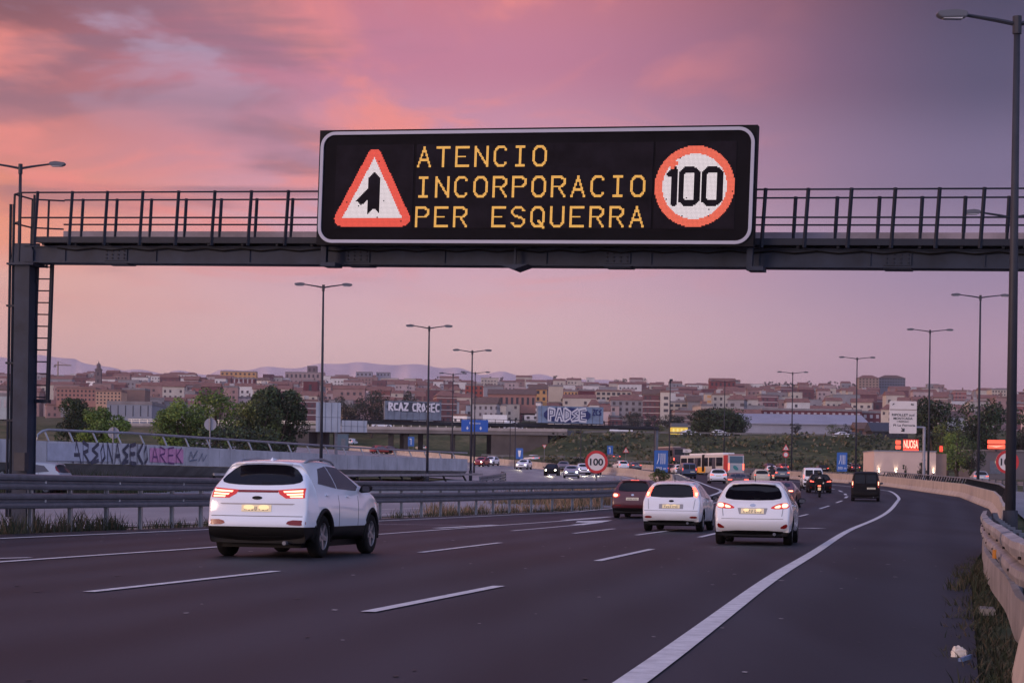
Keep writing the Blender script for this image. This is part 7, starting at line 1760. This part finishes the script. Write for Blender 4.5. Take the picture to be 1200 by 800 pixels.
# beyond the barrier on the service road
SV = 'cars on the service road beyond the right barrier'
def gnd_s(px, py, f): return gnd(px, py, hground, 520)
for px, py, k, pn, lb, yw in ((966, 554.5, 'hatch', P_BLACK, 'black car beyond the barrier, above the motorcycle', -6), (905, 551.5, 'sedan', P_WINE, 'dark wine car beyond the barrier, left of its red neighbour', -14), (920, 552, 'hatch', P_RED, 'red car beyond the barrier below the triangle sign', -14), (995, 551, 'hatch', P_WHITE, 'white car beyond the barrier right of the blue lane sign', 0), (1003, 553, 'suv2', P_WINE, 'wine utility car beyond the barrier, above the black van', 0), (1150, 567, 'hatch', P_SILVER, 'silver car with lit tail lamps beyond the barrier at the right-hand lamp', 6), (723, 540, 'sedan', P_BRONZE, 'bronze car beyond the pale barrier, right of the left 100 sign', -20)):
    p = gnd(px, py, hground, 520); car(k, p, math.radians(yw), pn, lb, detail=1, group=SV)
# oncoming
front(610.5, 549.8, 'hatch', P_WHITE, 'white car with headlamps glowing on the road below the small blue sign', 12, L=4.2)
front(645, 557.3, 'hatch', P_BLACK, 'dark car with lit headlamps at the head of the oncoming queue', 6)
front(659.5, 552.3, 'sedan', P_GREY, 'grey car behind the dark oncoming one', 4)
front(669.5, 560.3, 'sedan', P_SILVER, 'silver blue car nearest the dry grass in the oncoming queue', 2)
front(684.5, 556.4, 'hatch', P_WHITE, 'white oncoming car left of the 100 sign post', -2)
front(697.5, 556.6, 'hatch', P_GREY, 'oncoming car hidden behind the left 100 sign with its headlamps showing', -4)
front(570.5, 545.5, 'hatch', P_WHITE, 'white oncoming car right of the ramp end', 16)
front(559.5, 546.5, 'small', P_RED, 'red oncoming car partly behind the ramp end', 18, L=3.7)
# top road on the bank
TP = 'vehicles on the top road above the bank'
def topcar(px, Y, k, pn, lb, yaw, lights='dark', dz=0):
    p = foot(px, Y, hground); p.z += dz; return car(k, p, math.radians(yaw), pn, lb, detail=1, group=TP, lights=lights)
topcar(797, 450, 'sedan', P_WHITE, 'white saloon on the top road, left of the domed tree base', 80)
topcar(833, 449, 'hatch', P_WHITE, 'white hatchback on the top road under the domed tree', 84)
topcar(641, 446, 'sedan', P_SILVER, 'silver saloon on the top road below the navy graffiti panel', 84)
topcar(604, 444, 'hatch', P_GREY, 'dark car at the end of the overpass by the grass bank', 84)
topcar(976, 449, 'sedan', P_WHITE, 'white saloon on the top road, above the blue lane sign', 84)
topcar(990, 450, 'hatch', P_BLACK, 'black car close to the white saloon on the top road', 84)
zdk = lambda px: (DKA + du * ((at(px, 500, 450).x - DKA.x) / du.x)).z
for px, k, pn, lb in ((429, 'sedan', P_WHITE, 'white saloon crossing the overpass left of the grey display back'), (584, 'van', P_WHITE, 'white van on the overpass right of the blue overhead sign'), (168, 'van', P_WHITE, 'white van on the overpass approach behind the bright green tree')):
    u = (at(px, 500, 450).x - DKA.x) / du.x; p = DKA + du * u + dn * 3; car(k, p, math.radians(84), pn, lb, detail=1, group=TP, lights='dark')
u = (at(566, 500, 450).x - DKA.x) / du.x; p = DKA + du * u + dn * 2.5
t = thing('box_trailer', 'white box trailer behind the blue overhead sign on the overpass', 'trailer', p); m = MB(); m.box((1.8, 0, 1.9), (5.2, 2.3, 2.5)); m.build('box', M_WHITE, t)
for x in (.3, 3.2):
    m = MB(); m.lathe([(.01, -.1), (.42, -.1), (.42, .1), (.01, .1)], 16, 'y', 0, (x, -1.0, .42)); m.build('wheel', M_TYRE, t)
m = MB(); m.box((1.8, 0, .55), (5.0, 1.6, .2)); m.build('chassis', M_BLACK, t)
# under the overpass
for px, py, k, pn, lb, yw in ((409, 521.5, 'van', P_WHITE, 'white van beyond the underpass, right of the blue panel', 20), (435, 531, 'hatch', P_RED, 'red car above the ramp parapet, left of the darker red one', 60), (444, 531, 'sedan', P_WINE, 'dark red car above the ramp parapet under the overpass', 60), (497, 527.5, 'hatch', P_CREAM, 'cream car above the ramp parapet under the overpass', -30)):
    p = gnd(px, py, hground, 560); car(k, p, math.radians(yw), pn, lb, detail=0, group='cars under the overpass')
b0 = at(393, 530, 400); g = hground(b0.x, 400); t = thing('blue_container', 'dull blue panel cabin beside the foot of the far gantry', 'cabin', (b0.x + 1.3, 400, g)); m = MB(); m.box((0, 0, 1.5), (2.4, 1.6, 3.0)); m.build('cabin', mat('dull_blue', (.07, .12, .17), .7, var=.15), t); m = MB(); m.box((0, 0, 3.05), (2.6, 1.8, .1)); m.build('roof', M_GALVD, t); m = MB(); m.box((.3, -.82, 1.1), (.8, .05, 2.0)); m.build('door', M_GALVD, t)
# the silver car behind the left guardrail
p = foot(82, 96, hroad); car('focus', p, math.radians(-82), P_SILVER, 'silver car passing behind the gantry column on the opposite carriageway', detail=1, group=None, lights='dark')
# flatbed pick-up on the top road
p = foot(714, 449, hground); t = thing('flatbed_truck', 'white flatbed pick-up on the top road right of the navy panel', 'truck', p, 0, TP)
m = MB(); m.prism(chaikin([(0, .5), (1.9, .5), (1.9, 2.1), (.75, 2.1), (.35, 1.35), (0, 1.2)], 1), -.9, .9); m.build('cab', P_WHITE, t)
m = MB(); m.box((3.5, 0, .75), (3.2, 1.7, .22)); m.box((3.5, -.86, .95), (3.2, .04, .34)); m.box((3.5, .86, .95), (3.2, .04, .34)); m.build('flatbed', P_WHITE, t)
m = MB(); m.prism([(.72, 1.4), (1.6, 1.4), (1.6, 1.95), (.95, 1.95)], -.93, -.905); m.build('side_window', M_GLASS, t)
for x in (.75, 4.0):
    for y in (-.8, .8): m = MB(); m.lathe([(.01, -.1), (.36, -.1), (.36, .1), (.01, .1)], 18, 'y', 0, (x, y, .36)); m.build('wheel', M_TYRE, t)

# ------------------------------------------------------------------ buses
def bus(px, py, name, label, L, w_, h_, yaw, body, roof, extras):
    p = gnd(px, py, hground, 520); t = thing(name, label, 'bus', p, math.pi / 2 - math.radians(yaw)); W2 = w_ / 2
    m = MB(); m.prism(rrect(-W2, .32, W2, h_, .16, 4), 0, L, fn=lambda v: Vector((v.y, v.x, v.z))); o = m.build('body', body, t)
    bmx = bmesh.new(); bmx.from_mesh(o.data); bmesh.ops.bevel(bmx, geom=[e for e in bmx.edges if len(e.link_faces) == 2 and e.calc_face_angle(0) > 1], offset=.10, segments=2, affect='EDGES'); bmx.to_mesh(o.data); bmx.free(); autosmooth(o.data, 40)
    m = MB(); m.box((L / 2, 0, h_ + .10), (L * .7, w_ * .7, .24)); m.build('roof_unit', roof, t)
    for x in (2.3, L - 2.4) + ((L - 6.5,) if L > 15 else ()):
        for y in (-W2 + .14, W2 - .14): m = MB(); m.lathe([(.01, -.15), (.48, -.15), (.48, .15), (.01, .15)], 20, 'y', 0, (x, y, .48)); m.build('wheel', M_TYRE, t)
    extras(t, L, W2, h_); return t
def rear_panel(t, name, y0, y1, z0, z1, m_, par=None, x=-.012, th=.03, r=.05):
    m = MB(); m.prism(rrect(y0, z0, y1, z1, r, 3), x, x + th, fn=lambda v: Vector((v.y, v.x, v.z))); return m.build(name, m_, par or t)
def side_panel(t, name, x0, x1, z0, z1, y, m_):
    m = MB(); s_ = 1 if y > 0 else -1; m.prism(rrect(x0, z0, x1, z1, .06, 3), y - .015 if s_ > 0 else y - .015, y + .015); return m.build(name, m_, t)
def art_bus(t, L, W2, h_):
    rear_panel(t, 'rear_window', -1.0, 1.0, 1.75, 2.75, mat('bus_rear_glass', (.10, .17, .22), .1)); rear_panel(t, 'engine_cover', -1.05, 1.05, .62, 1.6, mat('bus_grey', (.42, .44, .46), .5))
    m = MB(); m.prism(chaikin([(-.5, .8), (.1, 1.5), (.6, 1.3), (.2, .75)], 2), -.04, -.015, fn=lambda v: Vector((v.y, v.x, v.z))); m.build('swirl_mark', mat('bus_teal', (.05, .25, .24), .5), t)
    for y in (-1.12, 1.12): rear_panel(t, 'tail_lamp', y - .1, y + .1, .8, 1.7, M_TAILB)
    rear_panel(t, 'top_stripe', -1.2, 1.2, 2.9, 3.0, mat('bus_red', (.4, .03, .03), .4))
    side_panel(t, 'red_panel', .1, 1.6, .5, 2.9, W2, mat('bus_red', (.4, .03, .03), .4))
    for k in range(6): side_panel(t, 'side_window', 1.9 + k * 2.6, 4.2 + k * 2.6, 1.35, 2.6, W2, M_GLASS)
    for k in range(2): side_panel(t, 'bus_door', 4.4 + k * 6.5, 5.6 + k * 6.5, .5, 2.6, W2 + .012, M_GLASSS)
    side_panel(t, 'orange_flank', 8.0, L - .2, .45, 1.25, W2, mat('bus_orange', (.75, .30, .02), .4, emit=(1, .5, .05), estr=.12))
    m = MB(); m.prism(rrect(-W2 - .02, .5, W2 + .02, h_ + .02, .1, 3), L * .48, L * .48 + .9, fn=lambda v: Vector((v.y, v.x, v.z))); m.build('bellows', M_BLACK, t)
bus(862.5, 557, 'articulated_bus', 'white and red articulated bus with orange flank on the bend', 17.5, 2.5, 3.05, -18, mat('bus_white', (.55, .52, .50), .4), M_WHITE, art_bus)
def coach(t, L, W2, h_):
    rear_panel(t, 'rear_window', -.98, .98, 2.0, 3.1, M_GLASS); rear_panel(t, 'engine_cover', -1.05, 1.05, .6, 1.8, mat('coach_wine', (.09, .05, .07), .45))
    for y in (-1.1, 1.1): rear_panel(t, 'tail_lamp', y - .09, y + .09, .9, 1.45, M_TAILB)
    side_panel(t, 'side_glazing', .5, L - .6, 1.75, 2.95, W2, M_GLASS); side_panel(t, 'luggage_door', 2.6, 8.5, .5, 1.3, W2, mat('coach_wine', (.09, .05, .07), .45))
bus(796, 545, 'coach', 'tall dark wine coach with a pale roof behind the blue lane sign', 12, 2.5, 3.5, -15, mat('coach_body', (.12, .085, .10), .4), mat('coach_roof', (.42, .34, .28), .5), coach)

# ------------------------------------------------------------------ motorcycle and rider
def motorcycle(px, py, label, rlabel, pnt, sc=1.0, box=True):
    p = gnd(px, py); yw = road_yaw(p.x, p.y); t = thing('motorcycle', label, 'motorcycle', p, math.pi / 2 - yw)
    for x in (.32, 1.72):
        m = MB(); m.lathe([(.20, -.05), (.30, -.065), (.33, 0), (.30, .065), (.20, .05), (.20, -.05)], 20, 'y', 0, (x, 0, .33)); w_ = m.build('wheel', M_TYRE, t, True)
        m = MB(); m.lathe([(.21, -.02), (.21, .02), (.02, .03), (.02, -.03), (.21, -.02)], 12, 'y', 0, (x, 0, .33)); m.build('rim', M_RIMD, w_)
    m = MB(); m.prism(chaikin([(.1, .75), (.25, .95), (.7, .82), (1.0, .98), (1.35, .92), (1.45, .6), (1.1, .35), (.55, .4)], 2), -.17, .17); o = m.build('fairing', pnt, t, True)
    m = MB(); m.tube([(1.72, -.09, .33), (1.45, -.1, 1.0)], .03, 6); m.tube([(1.72, .09, .33), (1.45, .1, 1.0)], .03, 6); m.tube([(1.42, -.36, 1.06), (1.46, 0, 1.02), (1.42, .36, 1.06)], .02, 6); m.build('fork', M_GALVD, t)
    m = MB(); m.box((.02, 0, .78), (.05, .20, .09)); m.build('tail_lamp', M_TAILB, t)
    m = MB(); m.box((.0, 0, .58), (.02, .2, .2)); m.build('number_plate', M_PLATEL, t)
    m = MB(); m.tube([(.2, -.18, .42), (.9, -.16, .38)], .055, 8); m.build('exhaust_pipe', M_GALVD, t)
    if box: m = MB(); m.prism(rrect(-.24, .95, .24, 1.28, .07, 3), -.18, .18, fn=lambda v: Vector((v.y + .12, v.x, v.z))); m.build('top_case', M_BLACK, t)
    for sg in (-1, 1): m = MB(); m.box((1.40, sg * .38, 1.18), (.03, .12, .08)); m.build('mirror', M_BLACK, t)
    # rider: one continuous figure grown on a skeleton
    J = {'pel': (.62, 0, .92), 'waist': (.68, 0, 1.10), 'chest': (.80, 0, 1.34), 'neck': (.90, 0, 1.50), 'head': (.95, 0, 1.64), 'crown': (.96, 0, 1.74),
         'shl': (.82, .20, 1.42), 'ell': (1.0, .34, 1.18), 'hal': (1.38, .34, 1.08), 'shr': (.82, -.20, 1.42), 'elr': (1.0, -.34, 1.18), 'har': (1.38, -.34, 1.08),
         'hil': (.66, .12, .90), 'knl': (1.12, .27, .78), 'anl': (.85, .26, .42), 'tol': (1.08, .27, .38), 'hir': (.66, -.12, .90), 'knr': (1.12, -.27, .78), 'anr': (.85, -.26, .42), 'tor': (1.08, -.27, .38)}
    Rd = dict(pel=.17, waist=.16, chest=.19, neck=.075, head=.13, crown=.10, shl=.09, ell=.065, hal=.055, shr=.09, elr=.065, har=.055, hil=.11, knl=.085, anl=.055, tol=.045, hir=.11, knr=.085, anr=.055, tor=.045)
    E_ = [('pel', 'waist'), ('waist', 'chest'), ('chest', 'neck'), ('neck', 'head'), ('head', 'crown'), ('chest', 'shl'), ('shl', 'ell'), ('ell', 'hal'), ('chest', 'shr'), ('shr', 'elr'), ('elr', 'har'), ('pel', 'hil'), ('hil', 'knl'), ('knl', 'anl'), ('anl', 'tol'), ('pel', 'hir'), ('hir', 'knr'), ('knr', 'anr'), ('anr', 'tor')]
    K = list(J); me = bpy.data.meshes.new('body'); me.from_pydata([J[k] for k in K], [(K.index(a), K.index(b_)) for a, b_ in E_], [])
    o = bpy.data.objects.new('body', me); COL.objects.link(o); o.modifiers.new('skin', 'SKIN'); sl = me.skin_vertices[0].data if me.skin_vertices else None
    if sl:
        for i, k in enumerate(K): sl[i].radius = (Rd[k], Rd[k])
        sl[0].use_root = True
    sb = o.modifiers.new('sub', 'SUBSURF'); sb.levels = 2
    bpy.context.view_layer.update(); bm_ = bpy.data.meshes.new_from_object(o.evaluated_get(bpy.context.evaluated_depsgraph_get())); bpy.data.objects.remove(o)
    bm_.materials.clear(); bm_.materials.append(mat('riding_jacket', (.012, .012, .015), .7, var=.2)); bm_.polygons.foreach_set('use_smooth', [True] * len(bm_.polygons))
    r = thing('person', rlabel, 'person', p, math.pi / 2 - yw); link('body', bm_, r)
    m = MB(); m.lathe([(.001, -.155), (.09, -.15), (.135, -.09), (.155, 0), (.14, .08), (.09, .14), (.001, .165)], 20, 'z', 0, (.95, 0, 1.69)); he = m.build('helmet', mat('helmet_black', (.012, .012, .014), .25), r, True)
    m = MB(); m.prism(rrect(-.11, 1.64, .11, 1.74, .03, 3), 1.075, 1.09, fn=lambda v: Vector((v.y, v.x, v.z))); m.build('visor', M_GLASS, he)
    if box: m = MB(); m.prism([(-.12, 1.30), (.12, 1.30), (.0, 1.42)], .625, .64, fn=lambda v: Vector((v.y - .03, v.x, v.z))); m.build('back_patch', M_SIGNW, r)
motorcycle(960, 582.5, 'black motorcycle with a lit yellow plate, left of the black van', 'rider in black jacket and helmet on the motorcycle left of the van', P_BLACK)
motorcycle(906, 565.5, 'dark scooter seen between the cream hatchback and the grey utility car', 'rider in dark clothes on the scooter beside the cream hatchback', P_GREY, box=False)
# ------------------------------------------------------------------ evening haze
hz = MB(); zt = 440.
hz.add([(x, y, z) for x in (-5200, 5200) for y in (-80, 8500) for z in (-60, zt)], [(0,1,3,2),(4,6,7,5),(0,4,5,1),(2,3,7,6),(0,2,6,4),(1,5,7,3)])
hm = bpy.data.materials.new('haze'); hm.use_nodes = True; t = hm.node_tree; t.nodes.clear()
pv = t.nodes.new('ShaderNodeVolumePrincipled'); pv.inputs['Color'].default_value = (.97, .86, .92, 1); pv.inputs['Density'].default_value = .00010; pv.inputs['Anisotropy'].default_value = .5
ou = t.nodes.new('ShaderNodeOutputMaterial'); t.links.new(pv.outputs[0], ou.inputs['Volume'])
o = hz.build('haze', hm); tag(o, kind='stuff')
